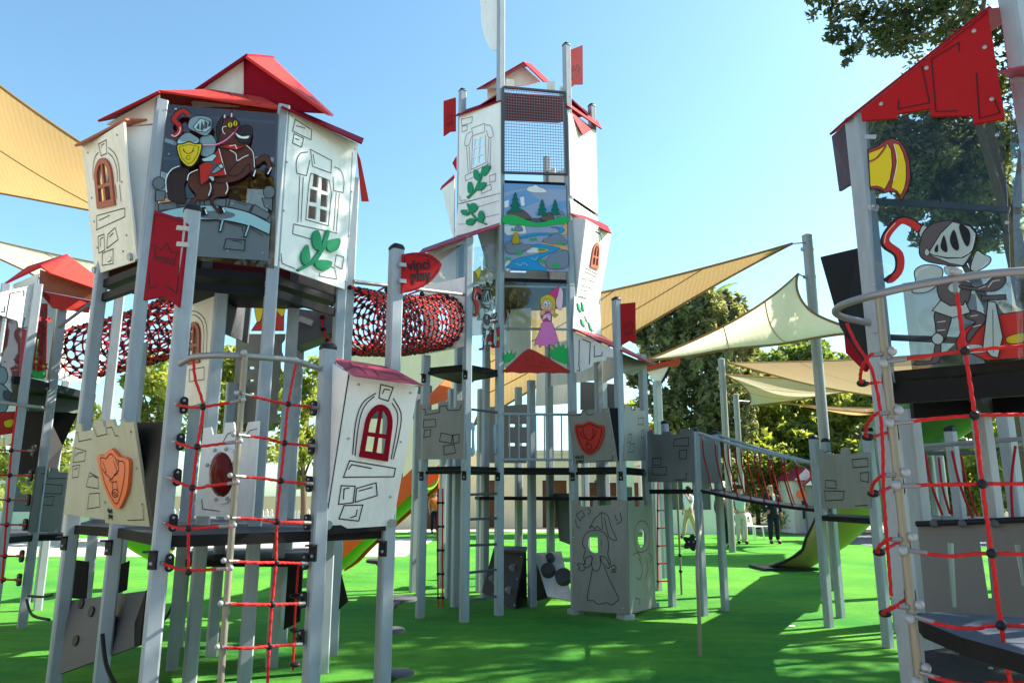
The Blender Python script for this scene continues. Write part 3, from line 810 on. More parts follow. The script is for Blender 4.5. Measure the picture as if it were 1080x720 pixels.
# --- cream panel with terracotta window deeper in
pli = vplane(xy(180, 400, 7.0), xy(228, 400, 6.35))
c4 = Crop(200, 280, 4)
ci = panel('wall_panel', LT, pli, [c4([(-60, 150), (122, 100), (104, 560), (-80, 620)]), c4([(2, 245), (40, 262), (38, 410), (-6, 415)])], M['cream'], .018)
arch_window(ci, pli, c4([(-10, 420), (46, 410), (50, 235), (-4, 240)]), M['brick'], 'window_frame', .16)
lines('stone_drawing', ci, pli, [c4(sm([(-20, 200), (30, 195), (72, 250), (70, 400)], False)), c4(sm([(-20, 215), (25, 210), (60, 260), (56, 400)], False)), closed(c4([(0, 440), (62, 428), (62, 480), (0, 490)]))], .007)
plate('inner_panel', LT, [W(240, 305, 6.7), W(268, 300, 7.2), W(262, 362, 7.2), W(238, 352, 6.7)], M['slate'], .02)
# wavy grey climbing panel, dragon print, grey trough
plv = vplane(xy(236, 400, 7.6), xy(302, 400, 7.2))
wav = [(300, 352)]
for i in range(5): wav += [(299 - i * 1.3, 358 + 17 * i), (296 - i * 1.3, 362 + 17 * i), (296 - i * 1.3, 370 + 17 * i)]
sl = [[(262 + 10 * j, 386 + 14 * i), (268 + 10 * j, 386 + 14 * i), (268 + 10 * j, 389 + 14 * i), (262 + 10 * j, 389 + 14 * i)] for i in range(3) for j in range(2)]
panel('climbing_panel', LT, plv, [wav + [(292, 446), (246, 446), (249, 352)]] + sl, M['grey_mid'], .02)
pld = vplane(xy(258, 330, 7.9), xy(305, 330, 7.7))
dg = panel('glass_panel', LT, pld, [[(262, 308), (303, 308), (303, 352), (262, 352)]], M['glass'], .01)
art('dragon_print', dg, pld, [('f', 'p_red', c4([(262, 140), (320, 140), (318, 190), (400, 180), (398, 275), (260, 275), (290, 230)])), ('f', 'p_yellow', c4(sm([(275, 160), (310, 150), (305, 220), (285, 235)]))),
     ('f', 'p_yellow', c4(sm([(360, 170), (405, 165), (395, 215), (375, 200)]))), ('f', 'p_yellow', c4(sm([(330, 240), (350, 225), (365, 268), (320, 270)]))), ('l', 'p_black', c4([(320, 200), (350, 180), (365, 230)]), .012)])
plate('trough', LT, [W(312, 325, 7.6), W(354, 331, 7.6), W(352, 350, 7.6), W(310, 366, 7.6)], M['slate'], .3)
mb = MB(); mb.bar(W(316, 336, 7.55), W(330, 341, 7.55), .05, .06); mb.build('bracket', M['galv'], LT)
# dark boards low under the deck
c7 = Crop(0, 540, 4)
ply = Pl(W(62, 710, 6.05), W(150, 695, 5.45), W(72, 632, 6.25))
db = panel('ramp_board', LT, ply, [c7([(290, 372), (615, 330), (585, 560), (250, 682)])], M['slate'], .02)
for (x, y) in ((388, 418), (480, 458), (322, 540), (345, 385)):
    u, v = c7([(x, y)])[0]; p = ply.hit(u, v); pg = MB(); pg.tube([p - ply.n * .005, p + ply.n * .012], .04, 10)
    pg.build('foot_hold', M['cap'], db, True)
plate('side_board', LT, [W(154, 622, 5.5), W(147, 680, 5.45), W(133, 682, 5.7), W(143, 712, 5.4), W(148, 700, 5.3)][:3], M['black'], .02)
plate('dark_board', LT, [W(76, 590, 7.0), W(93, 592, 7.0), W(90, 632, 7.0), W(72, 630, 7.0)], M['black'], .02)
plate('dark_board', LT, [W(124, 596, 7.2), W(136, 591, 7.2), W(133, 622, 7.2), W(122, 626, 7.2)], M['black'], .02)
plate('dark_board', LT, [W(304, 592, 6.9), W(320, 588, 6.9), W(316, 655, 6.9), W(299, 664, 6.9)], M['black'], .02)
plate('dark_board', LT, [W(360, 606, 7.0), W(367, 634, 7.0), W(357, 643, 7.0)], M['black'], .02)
# black hanging ropes under the deck
for pts in ([(108, 668, 5.45), (112, 700, 5.4), (122, 722, 5.35)], [(187, 628, 7.5), (178, 646, 7.2), (172, 655, 7.0)], [(28, 632, 8.5), (34, 648, 8.2), (52, 653, 7.8)], [(30, 628, 8.4), (45, 629, 8.0), (55, 627, 7.6)]):
    mb = MB(); rope_tube(mb, [W(*p) for p in pts], .014, False); mb.build('rope', M['rope_black'], LT, True)

# --- leaning white house front between two posts on the right
ch = Crop(330, 360, 3.43)
plh = Pl(W(342, 556, 5.22), W(413, 552, 5.50), W(368, 392, 4.98))
body = ch([(128, 108), (382, 165), (288, 665), (60, 680), (44, 668), (42, 640)])
wq3 = ch([(166, 415), (268, 432), (298, 290), (192, 268)])
wq3 = ch([(166, 415), (268, 432), (294, 232), (200, 222)])
q = quadmap(wq3)
hole = [q(.08, .06), q(.92, .06), q(.92, .60), q(.80, .82), q(.5, .94), q(.2, .82), q(.08, .60)]
hp = panel('house_front', LT, plh, [body, hole], M['white'], .018)
arch_window(hp, plh, wq3, M['red_dark'], 'window_frame', .15)
L = [closed(ch([(245, 155), (290, 166), (272, 215), (238, 204)])), ch([(250, 190), (258, 172), (278, 175)]),
     ch(sm([(222, 198), (185, 235), (165, 300), (152, 412)], False)), ch(sm([(228, 186), (180, 222), (155, 290), (143, 408)], False)), ch(sm([(290, 205), (318, 260), (312, 330), (290, 425)], False)), ch(sm([(285, 222), (306, 262), (300, 330), (282, 425)], False)), ch(sm([(298, 200), (326, 250), (320, 330), (300, 410)], False))[:1] * 2,
     closed(ch([(132, 430), (298, 458), (292, 488), (110, 490)])), ch([(128, 462), (140, 444), (212, 458)]), closed(ch([(102, 520), (152, 522), (145, 582), (92, 588)])), ch([(110, 570), (112, 532), (132, 528)]),
     closed(ch([(158, 530), (228, 510), (232, 556), (152, 580)])), ch([(165, 540), (215, 526)]), closed(ch([(112, 592), (180, 590), (165, 648), (94, 640)])), ch([(135, 636), (155, 630), (160, 606)]), ch([(62, 640), (52, 650), (44, 668), (130, 118)])[2:]]
L = [p for p in L if len(p) > 1 and p[0] != p[1]]
lines('stone_drawing', hp, plh, L, .008)
bolts(hp, plh, ch([(165, 155), (128, 350), (318, 362), (352, 185), (280, 560)]), .009)
for x, y in ((50, 660), (284, 655)):
    u, v = ch([(x, y)])[0]; b = MB(); p = plh.hit(u, v, .003); b.tube([p, p + plh.n * .02], .034, 12); b.build('hinge_disc', M['galv'], LT, True)
plate('side_cheek', LT, [W(346, 381, 5.22), W(368, 393, 5.0), W(343, 553, 5.22), W(341, 553, 5.27)], M['white'], .016)
hr = plate('house_roof', LT, [W(345, 376, 5.35), W(349, 378, 5.28), W(372, 396, 4.88), W(446, 406, 5.20), W(412, 387, 5.62)], M['maroon'], .02)
plr2 = Pl(W(372, 396, 4.88), W(446, 406, 5.20), W(349, 378, 5.28))
lines('slate_drawing', hr, plr2, [ch(p) for p in ([(80, 62), (130, 72), (140, 88), (215, 100)], [(120, 100), (160, 90), (195, 118)], [(160, 80), (190, 85), (200, 95)], [(215, 100), (240, 125), (290, 132)], [(240, 110), (300, 118), (330, 138)])], .008)
mb = MB(); mb.bar(W(341, 559, 5.22), W(405, 554.5, 5.55), .05, .06); mb.build('beam', M['black'], LT)

# --- red arrow board with the maker's lettering
ca = Crop(360, 230, 4)
plg = Pl(W(425, 270, 5.55), W(466, 283, 5.75), W(424, 308, 5.55))
ab = panel('sign_board', LT, plg, [ca(sm([(258, 150), (335, 142), (390, 160), (425, 195), (405, 240), (345, 295), (262, 314)], True, 3)[:0] + [(260, 152), (300, 145), (340, 144), (375, 152), (402, 170), (425, 195), (412, 228), (385, 262), (345, 292), (300, 308), (256, 316)])], M['red'], .02)
lines('border_drawing', ab, plg, [ca(sm([(275, 152), (340, 155), (385, 170), (410, 192)], False)), ca(sm([(272, 304), (330, 290), (385, 250), (410, 215)], False)), ca([(268, 160), (264, 225)])], .006)
xd = (plg.hit(453, 286) - plg.hit(434, 282)).normalized(); xd = (plg.hit(450, 284.5) - plg.hit(434, 286)).normalized(); yd = plg.n.cross(xd)
text_mesh('maker_lettering', ab, 'vinci\nplay', plg.hit(443, 285), xd, yd, .118, M['line'])
for v in (279, 296):
    mb = MB(); mb.bar(plg.hit(421, v, .0), plg.hit(428, v + .8, .0), .02, .03); mb.build('clamp', M['galv'], ab)

# --- stepping plates beside the right-hand post
for (u, v, d, r) in ((399, 590, 6.3, .10), (423, 630, 6.2, .13), (412, 663, 6.05, .11), (420, 708, 5.85, .12)):
    p = W(u, v, d); mb = MB()
    mb.tube([p - V3((0, 0, .03)), p - V3((0, 0, .02)), p, p + V3((0, 0, .006))], [r * .5, r, r, r * .9], 16)
    o = mb.build('step_plate', M['slate'], LT, True)
    b2 = MB(); b2.bar(p - V3((0, 0, .02)), V3((pG[0], pG[1], p.z - .03)), .04, .03); b2.build('arm', M['cap'], o)

# ================================================================ climbing net in front of the left tower
def clamp(parent, p, nrm=V3((-.2, -1, 0)), s=1.0):
    n = nrm.normalized(); mb = MB()
    up = V3((0, 0, 1)); x = up.cross(n).normalized()
    prof = [(math.cos(a) * .030 * s, math.sin(a) * .030 * s + (.034 * s if math.sin(a) > 0 else -.034 * s)) for a in [2 * math.pi * i / 16 for i in range(16)]]
    lp = [p + x * a + up * b + n * .02 for a, b in prof]
    mb.prism([lp], lambda q: V3((q.dot(x), q.dot(up))), -n * .022)
    mb.tube([p + n * .018, p + n * .05], .012 * s, 8)
    o = mb.build('clamp', M['cap'], parent)
    for k in (-.036, .036):
        b = MB(); b.ball(p + up * (k * s) + n * .022, .010 * s, 8, 5); b.build('bolt', M['galv'], o, True)
    return o

N1 = thing('climbing_net', 'red rope climbing net on curved steel frame beside the white leaning house front', 'climbing net', (W(232, 718, 4.45).x, 4.45, 0), 'rope climbing nets')
def d1(u):
    for (a, da), (b, db) in zip([(170, 4.62), (205, 4.45), (235, 4.38), (262, 4.42), (300, 4.72), (340, 5.2)][:-1], [(205, 4.45), (235, 4.38), (262, 4.42), (300, 4.72), (340, 5.2)]):
        if u <= b: return da + (db - da) * (u - a) / (b - a)
    return 5.2
pole_x = W(249, 500, 4.38)
mb = MB()
pk = [(190, 383.5), (199, 378.5), (206, 376), (230, 374.5), (257, 375.5), (285, 377.5), (308, 379.5), (318, 382), (337, 389)]
mb.tube([V3(p) for p in sm([tuple(W(u, v, d1(u) - .02)) for u, v in pk], False, 4)], .020, 10)
mb.build('top_rail', M['steel'], N1, True)
mb = MB(); zt = zat(376, 4.38)
mb.tube([V3((pole_x.x, 4.38, -.03)), V3((pole_x.x, 4.38, zt))], .019, 10); mb.build('pole', M['steel_warm'], N1, True)
def fer(parent, a, b, r=.011):
    mb = MB(); mb.tube([a, b], r, 8); return mb.build('ferrule', M['steel'], parent, True)
def balls(parent, pts, r=.016):
    for p in pts:
        mb = MB(); mb.ball(p, r, 12, 8); mb.build('joint_ball', M['galv'], parent, True)
LROPE = [[(184, 426), (200, 429), (214, 429), (252, 423)], [(182, 465), (200, 471), (208, 471), (248, 466)], [(177, 503), (203, 514), (222, 512), (246, 509)], [(173, 551), (186, 556), (199, 557), (243, 554)], [(170, 593), (186, 599), (199, 601), (238, 599)]]
RROPE = [[(255, 416), (280, 421), (304, 426), (335, 430)], [(252, 459), (280, 462), (300, 467), (332, 470)], [(249, 502), (275, 504), (296, 507), (329, 510)], [(245, 546), (270, 547), (292, 550), (327, 551)], [(242, 591), (270, 593), (291, 593), (324, 594)], [(239, 636), (265, 637), (287, 637), (321, 636)], [(235, 682), (262, 683), (284, 681), (318, 679)]]
for rp in LROPE + RROPE:
    pts = [W(u, v, d1(u) - .01) for u, v in rp]
    if rp in LROPE: pts[-1] = V3((pole_x.x, 4.36, pts[-1].z)); e = -1
    else: pts[0] = V3((pole_x.x, 4.36, pts[0].z)); e = 0
    mb = MB(); rope_tube(mb, pts, .0085, True); mb.build('rope', M['rope'], N1, True)
    if e == -1: fer(N1, pts[-1], pts[-1].lerp(pts[-2], .26)); balls(N1, [pts[-1] + V3((0.022, -.012, .004))])
    else: fer(N1, pts[0], pts[0].lerp(pts[1], .4)); balls(N1, [pts[0] + V3((-.022, -.012, .004))])
    q = pts[0] if e == -1 else pts[-1]
    fer(N1, q, q.lerp(pts[1] if e == -1 else pts[-2], .22), .012)
    clamp(N1, V3((pC[0] + .075, pC[1] - .03, q.z)) if e == -1 else V3((pF[0] - .06, pF[1] - .05, q.z)), V3((.5, -1, 0)) if e == -1 else V3((-.6, -1, 0)), .85)
for vr in ([(204, 380), (206, 400), (214, 429), (208, 471), (203, 514), (199, 557), (199, 603)], [(312, 384), (304, 426), (300, 467), (296, 507), (292, 550), (291, 593), (287, 637), (284, 681), (282, 730)]):
    mb = MB(); rope_tube(mb, [W(u, v, d1(u) - .015) for u, v in vr], .0085, True); mb.build('rope', M['rope'], N1, True)
    for u, v in vr[1:]:
        if (u, v) in ((206, 400), (282, 730)): continue
        mb = MB(); mb.ball(W(u, v, d1(u) - .015), .021, 10, 7); mb.build('knot', M['knot'], N1, True)
balls(N1, [V3((pole_x.x, 4.36, zt + .02)), W(312, 379.5, d1(312) - .03)], .02)

RL = thing('rope_ladder', 'thin hanging red rope with black rungs behind the left climbing net', 'rope ladder', (W(312, 640, 5.9).x, 5.9, 0))
mb = MB(); rope_tube(mb, [W(315, 592, 5.9), W(311, 650, 5.9), W(309, 706, 5.9)], .009, False); mb.build('rope', M['rope'], RL, True)
for v in (628, 664, 700):
    mb = MB(); mb.ball(W(311.5, v, 5.9), .026, 8, 6, (1.8, 1.8, .7)); mb.build('knot', M['knot'], RL, True)
# ================================================================ CENTRE TOWER
CTW = thing('play_tower', 'tallest castle play tower with mesh cage on top, landscape picture and grey princess box below', 'play tower', (0.2, 10.5, 0), 'castle play towers')
def PX(u, v, d): return xy(u, v, d)
c1 = PX(445, 560, 9.6); c2 = PX(491, 520, 9.3); c3 = PX(526.5, 520, 9.8); c5 = PX(481.5, 520, 10.5)
r1 = PX(604, 450, 9.9); r2 = PX(656, 520, 9.5); r3 = PX(683, 540, 10.5)
tc = V3((c5[0] + r1[0] - c3[0], c5[1] + r1[1] - c3[1], 0))
r4 = PX(631, 400, 10.75)
k3 = (2 * tc.x - c3[0], 2 * tc.y - c3[1]); k1 = (2 * tc.x - r1[0], 2 * tc.y - r1[1])
def postxy(parent, p, ztop, yaw=.5, cap=True, w=.1, m=None):
    mb = MB(); h = w / 2; ch = .012; c_, s_ = math.cos(yaw), math.sin(yaw)
    prof = [(-h + ch, -h), (h - ch, -h), (h, -h + ch), (h, h - ch), (h - ch, h), (-h + ch, h), (-h, h - ch), (-h, -h + ch)]
    lo = [V3((p[0] + a * c_ - b * s_, p[1] + a * s_ + b * c_, -.03)) for a, b in prof]; hi = [V3((q.x, q.y, ztop)) for q in lo]
    mb.add(lo + hi, [(i, (i + 1) % 8, 8 + (i + 1) % 8, 8 + i) for i in range(8)] + [tuple(range(7, -1, -1)), tuple(range(8, 16))])
    o = mb.build('post', m or M['post'], parent)
    if cap:
        cb = MB(); vs = []
        for zz, kk in ((0, 1.06), (.02, 1.06), (.04, .85), (.052, .45), (.055, .05)):
            vs += [V3((p[0] + (a * c_ - b * s_) * kk, p[1] + (a * s_ + b * c_) * kk, ztop + .001 + zz)) for a, b in prof]
        fs = [(i * 8 + j, i * 8 + (j + 1) % 8, i * 8 + 8 + (j + 1) % 8, i * 8 + 8 + j) for i in range(4) for j in range(8)]
        cb.add(vs, fs + [tuple(range(7, -1, -1)), tuple(range(32, 40))]); cb.build('cap', M['cap'], o, True)
    return o
postxy(CTW, c1, zat(375, 9.6), cap=False); postxy(CTW, c2, zat(250, 9.3), cap=False)
postxy(CTW, c5, zat(97, 10.5)); postxy(CTW, r1, zat(49, 9.9)); postxy(CTW, r2, zat(317, 9.5)); postxy(CTW, r3, zat(374, 10.5), cap=False)
postxy(CTW, r4, zat(113, 10.75))
postxy(CTW, c3, 9.9, yaw=.5, cap=True, w=.1)
for p in (k3, k1): postxy(CTW, p, 7.0, cap=False)
for (u, v, d, zt) in ((561, 560, 10.5, 3.1), (474, 560, 11.4, 3.1), (506, 560, 12.1, 3.2), (547, 540, 11.9, 3.2), (437, 560, 12.0, 3.1), (580, 520, 12.4, 3.6), (617, 500, 12.2, 2.6), (640, 560, 11.6, 3.4), (692, 560, 12.2, 2.4), (466, 560, 12.6, 2.6)):
    post(CTW, u, v, d, ztop=zt, cap=False, yaw=.5)
ZL, ZP, ZM, ZT = 1.84, 3.13, 4.43, 5.88
deck(CTW, [c1, c2, c3, PX(561, 560, 9.9), r1, r2, r3, PX(640, 560, 11.6), k3, PX(506, 560, 12.0), PX(474, 560, 11.4)], ZL, .045)
deck(CTW, [c1, c2, c3, c5], ZP, .08, 'deck', M['black'])
deck(CTW, [c5, c3, r1, r4, k3, k1], ZM, .07, 'deck', M['black'])
deck(CTW, [c5, c3, r1, r4, k3, k1], ZT, .09, 'deck', M['black'])
deck(CTW, [PX(560, 600, 10.8), PX(604, 600, 10.0), PX(690, 600, 10.6), PX(690, 600, 12.0), PX(500, 600, 12.2), PX(505, 600, 11.2)], 1.46, .05)
# beams under the decks
for a, b, z in ((c1, c2, ZL - .1), (c2, c3, ZL - .1), (c3, r1, ZL - .1), (r1, r2, ZL - .1), (r2, r3, ZL - .1), (c3, r1, ZM - .09), (c5, c3, ZM - .09), (c3, r1, ZT - .11), (c5, c3, ZT - .11), (r1, r4, ZT - .11), (c1, c2, ZP - .1), (c2, c3, ZP - .1)):
    mb = MB(); mb.bar((a[0], a[1], z + .025), (b[0], b[1], z + .025), .035, .04); mb.build('beam', M['black'], CTW)

plF = vplane(c3, r1, .06); plL = vplane(c5, c3, .06); plR = vplane(r1, r4, .06)
for p in (c1, c2, c3, r1, r2): deck_bracket(CTW, p, ZL - .12)
for p in (c1, c2): deck_bracket(CTW, p, ZP - .15)
# --- landscape picture
CL = Crop(520, 180, 6)
g1 = panel('glass_panel', CTW, plF, [[(531, 193), (597, 196), (599, 287), (531, 285)]], M['glass'], .010)
l = lambda *p: CL(list(p)); ls = lambda *p: CL(sm(list(p)))
pine = lambda x, y, s: CL([(x + a * s, y + b * s) for a, b in [(0, -60), (12, -38), (5, -40), (22, -8), (10, -12), (34, 28), (16, 24), (44, 62), (-40, 62), (-16, 26), (-32, 28), (-10, -10), (-22, -6), (-6, -38), (-12, -36)]])
LAND = [
 ('f', 'p_lilac', l((70, 80), (462, 95), (466, 300), (70, 300)), 0), ('f', 'p_sky', l((70, 165), (200, 120), (300, 190), (180, 240), (72, 270)), 0), ('f', 'p_sky', l((250, 270), (400, 200), (464, 190), (464, 240), (300, 290)), 0),
 ('f', 'p_sky', l((70, 80), (462, 95), (462, 118), (200, 110), (72, 140)), 0),
 ('f', 'p_white', l((72, 195), (100, 185), (98, 230), (72, 235)), 0), ('f', 'p_white', l((170, 170), (195, 165), (200, 220), (178, 225)), 0),  # white fills in this and the next row paint gleams on the panel
 ('f', 'p_lilac', l((70, 345), (466, 330), (478, 640), (72, 635)), 0), ('f', 'p_sky', l((70, 400), (140, 380), (120, 480), (72, 500)), 0), ('f', 'p_white', l((72, 350), (200, 350), (210, 395), (90, 410), (72, 390)), 0), ('f', 'p_white', l((210, 480), (300, 470), (290, 520), (215, 520)), 0), ('f', 'p_white', l((72, 600), (95, 560), (130, 600), (90, 640)), 0),
 ('f', 'p_white', ls((212, 125), (225, 105), (250, 100), (270, 92), (295, 108), (325, 118), (338, 140), (300, 142), (250, 140)), .003),
 ('f', 'p_earth', ls((88, 265), (110, 250), (180, 245), (235, 290), (240, 310), (150, 300), (90, 285)), .003), ('f', 'p_earth', ls((300, 310), (330, 275), (365, 265), (385, 300), (340, 320)), .003), ('f', 'p_rock', ls((400, 290), (430, 255), (455, 290), (420, 298)), .003),
 ('f', 'p_dkgreen', pine(140, 200, 1.05), .003), ('f', 'p_dkgreen', pine(310, 232, .85), .003), ('f', 'p_dkgreen', pine(392, 232, .82), .003),
 ('f', 'p_green', ls((68, 290), (130, 285), (200, 310), (280, 335), (380, 310), (468, 292), (468, 335), (380, 345), (300, 358), (180, 348), (68, 338)), 0),
 ('f', 'p_sand', ls((330, 400), (420, 380), (462, 335), (466, 400), (440, 408)), 0),
 ('f', 'p_water', ls((170, 420), (260, 398), (400, 395), (410, 370), (360, 360), (430, 362), (452, 385), (400, 408), (280, 412), (180, 432)), .003),
 ('f', 'p_sand', ls((300, 462), (400, 465), (468, 490), (466, 508), (400, 490), (350, 510), (290, 520)), 0),
 ('f', 'p_water', ls((215, 480), (300, 468), (400, 485), (415, 500), (330, 540), (280, 570), (300, 600), (330, 636), (100, 620), (95, 600), (150, 560), (260, 535), (340, 515), (350, 500), (280, 488)), .004),
 ('l', 'p_white', CL(sm([(140, 590), (175, 600), (190, 585), (220, 605)], False)), .004), ('l', 'p_white', CL(sm([(240, 555), (265, 565), (280, 550)], False)), .004),
 ('f', 'p_rock', ls((75, 500), (90, 455), (150, 450), (200, 470), (235, 470), (235, 495), (180, 515), (110, 530)), .004), ('f', 'p_rock', ls((130, 375), (150, 352), (180, 360), (185, 385), (140, 385)), .003),
 ('f', 'p_rock', ls((312, 445), (350, 425), (400, 402), (450, 430), (466, 465), (400, 470), (340, 462)), .004), ('f', 'p_rock', ls((332, 580), (370, 535), (440, 510), (470, 515), (474, 600), (430, 625), (350, 618)), .004),
 ('f', 'p_gold', ls((120, 460), (125, 415), (140, 395), (160, 410), (168, 455), (150, 470)), .004), ('l', 'p_black', l((122, 470), (172, 466)), .006),
 ('f', 'p_green', l((140, 530), (150, 505), (160, 520), (170, 500), (180, 525), (190, 520), (180, 535)), 0), ('f', 'p_green', l((75, 570), (85, 545), (95, 560), (110, 548), (112, 570)), 0), ('f', 'p_green', l((405, 475), (412, 452), (422, 468), (432, 452), (440, 475)), 0),
 ('f', 'p_green', l((370, 612), (380, 580), (395, 600), (405, 575), (420, 615)), 0), ('f', 'p_green', l((290, 580), (300, 558), (312, 572), (322, 560), (328, 585)), 0), ('f', 'p_green', l((230, 445), (240, 425), (255, 440), (270, 425), (280, 445)), 0), ('f', 'p_green', l((110, 385), (118, 362), (128, 378), (135, 388)), 0), ('f', 'p_green', l((285, 508), (295, 488), (310, 502), (325, 490), (330, 510)), 0),
]
art('landscape_print', g1, plF, LAND, off=.003, step=.0006)
# --- princess on clear panel
CP = Crop(490, 280, 6)
g2 = panel('glass_panel', CTW, plF, [[(531, 297), (599, 299), (601, 391), (531, 391)]], M['glass'], .010)
l = lambda *p: CP(list(p)); ls = lambda *p: CP(sm(list(p)))
art('princess_print', g2, plF, [
 ('f', 'p_green', l((248, 620), (246, 545), (262, 570), (268, 535), (282, 565), (300, 530), (300, 565), (330, 545), (315, 580), (280, 610)), .004),
 ('f', 'p_green', l((560, 590), (528, 545), (560, 552), (530, 525), (572, 535), (556, 505), (590, 525), (588, 488), (610, 518), (625, 490), (635, 530), (652, 515), (652, 630)), .004),
 ('f', 'p_red', l((400, 528), (418, 529), (440, 538), (510, 575), (590, 622), (668, 668), (655, 680), (610, 676), (560, 682), (510, 675), (460, 682), (400, 676), (350, 682), (300, 672), (265, 678), (244, 668), (310, 605), (370, 548)), .004),
 ('l', 'p_black', l((400, 560), (375, 595), (440, 602), (428, 565)), .004), ('l', 'p_black', l((392, 630), (430, 640), (470, 640)), .004), ('l', 'p_black', l((480, 605), (520, 625), (535, 650), (470, 640), (490, 612)), .004),
 ('f', 'p_ltpink', ls((595, 135), (620, 160), (622, 215), (612, 280), (580, 260), (578, 200)), .004),
 ('f', 'p_rose', l((525, 185), (560, 155), (602, 130), (588, 190), (575, 225), (545, 205)), .004),
 ('f', 'p_yellow', ls((478, 225), (490, 200), (530, 185), (565, 205), (575, 250), (572, 300), (590, 310), (572, 330), (545, 310), (520, 290), (485, 260)), .005),
 ('f', 'p_skin', ls((488, 240), (505, 212), (540, 220), (558, 250), (540, 290), (505, 290), (482, 268)), .004),
 ('f', 'p_white', CP(circ(512, 245, 14, 18, 12)), .003), ('f', 'p_white', CP(circ(535, 248, 10, 15, 12)), .003), ('f', 'p_black', CP(circ(510, 248, 5, 8, 8)), 0), ('f', 'p_black', CP(circ(533, 250, 4, 7, 8)), 0), ('l', 'p_black', CP(sm([(500, 275), (515, 282), (530, 275)], False)), .004),
 ('f', 'p_rose', ls((480, 320), (500, 295), (540, 292), (552, 330), (545, 365), (515, 375), (492, 350)), .004), ('f', 'p_ltpink', l((486, 350), (500, 315), (545, 300), (520, 330)), .003),
 ('f', 'p_skin', ls((476, 300), (490, 285), (508, 295), (500, 312), (480, 315)), .003), ('f', 'p_skin', ls((540, 290), (560, 280), (572, 300), (555, 318)), .003),
 ('f', 'p_pink', ls((490, 362), (545, 358), (570, 410), (590, 470), (596, 495), (575, 488), (565, 510), (535, 500), (520, 522), (495, 505), (475, 520), (462, 500), (442, 508), (450, 470), (475, 410)), .005),
 ('f', 'p_ltpink', l((520, 320), (545, 310), (543, 355), (525, 340)), .003),
], off=.003, step=.0006)
for v in (300, 345, 390):
    mb = MB(); mb.tube([plF.hit(530, v, -.08), plF.hit(600, v + 1, -.08)], .018, 8); mb.build('rail', M['post'], CTW, True)
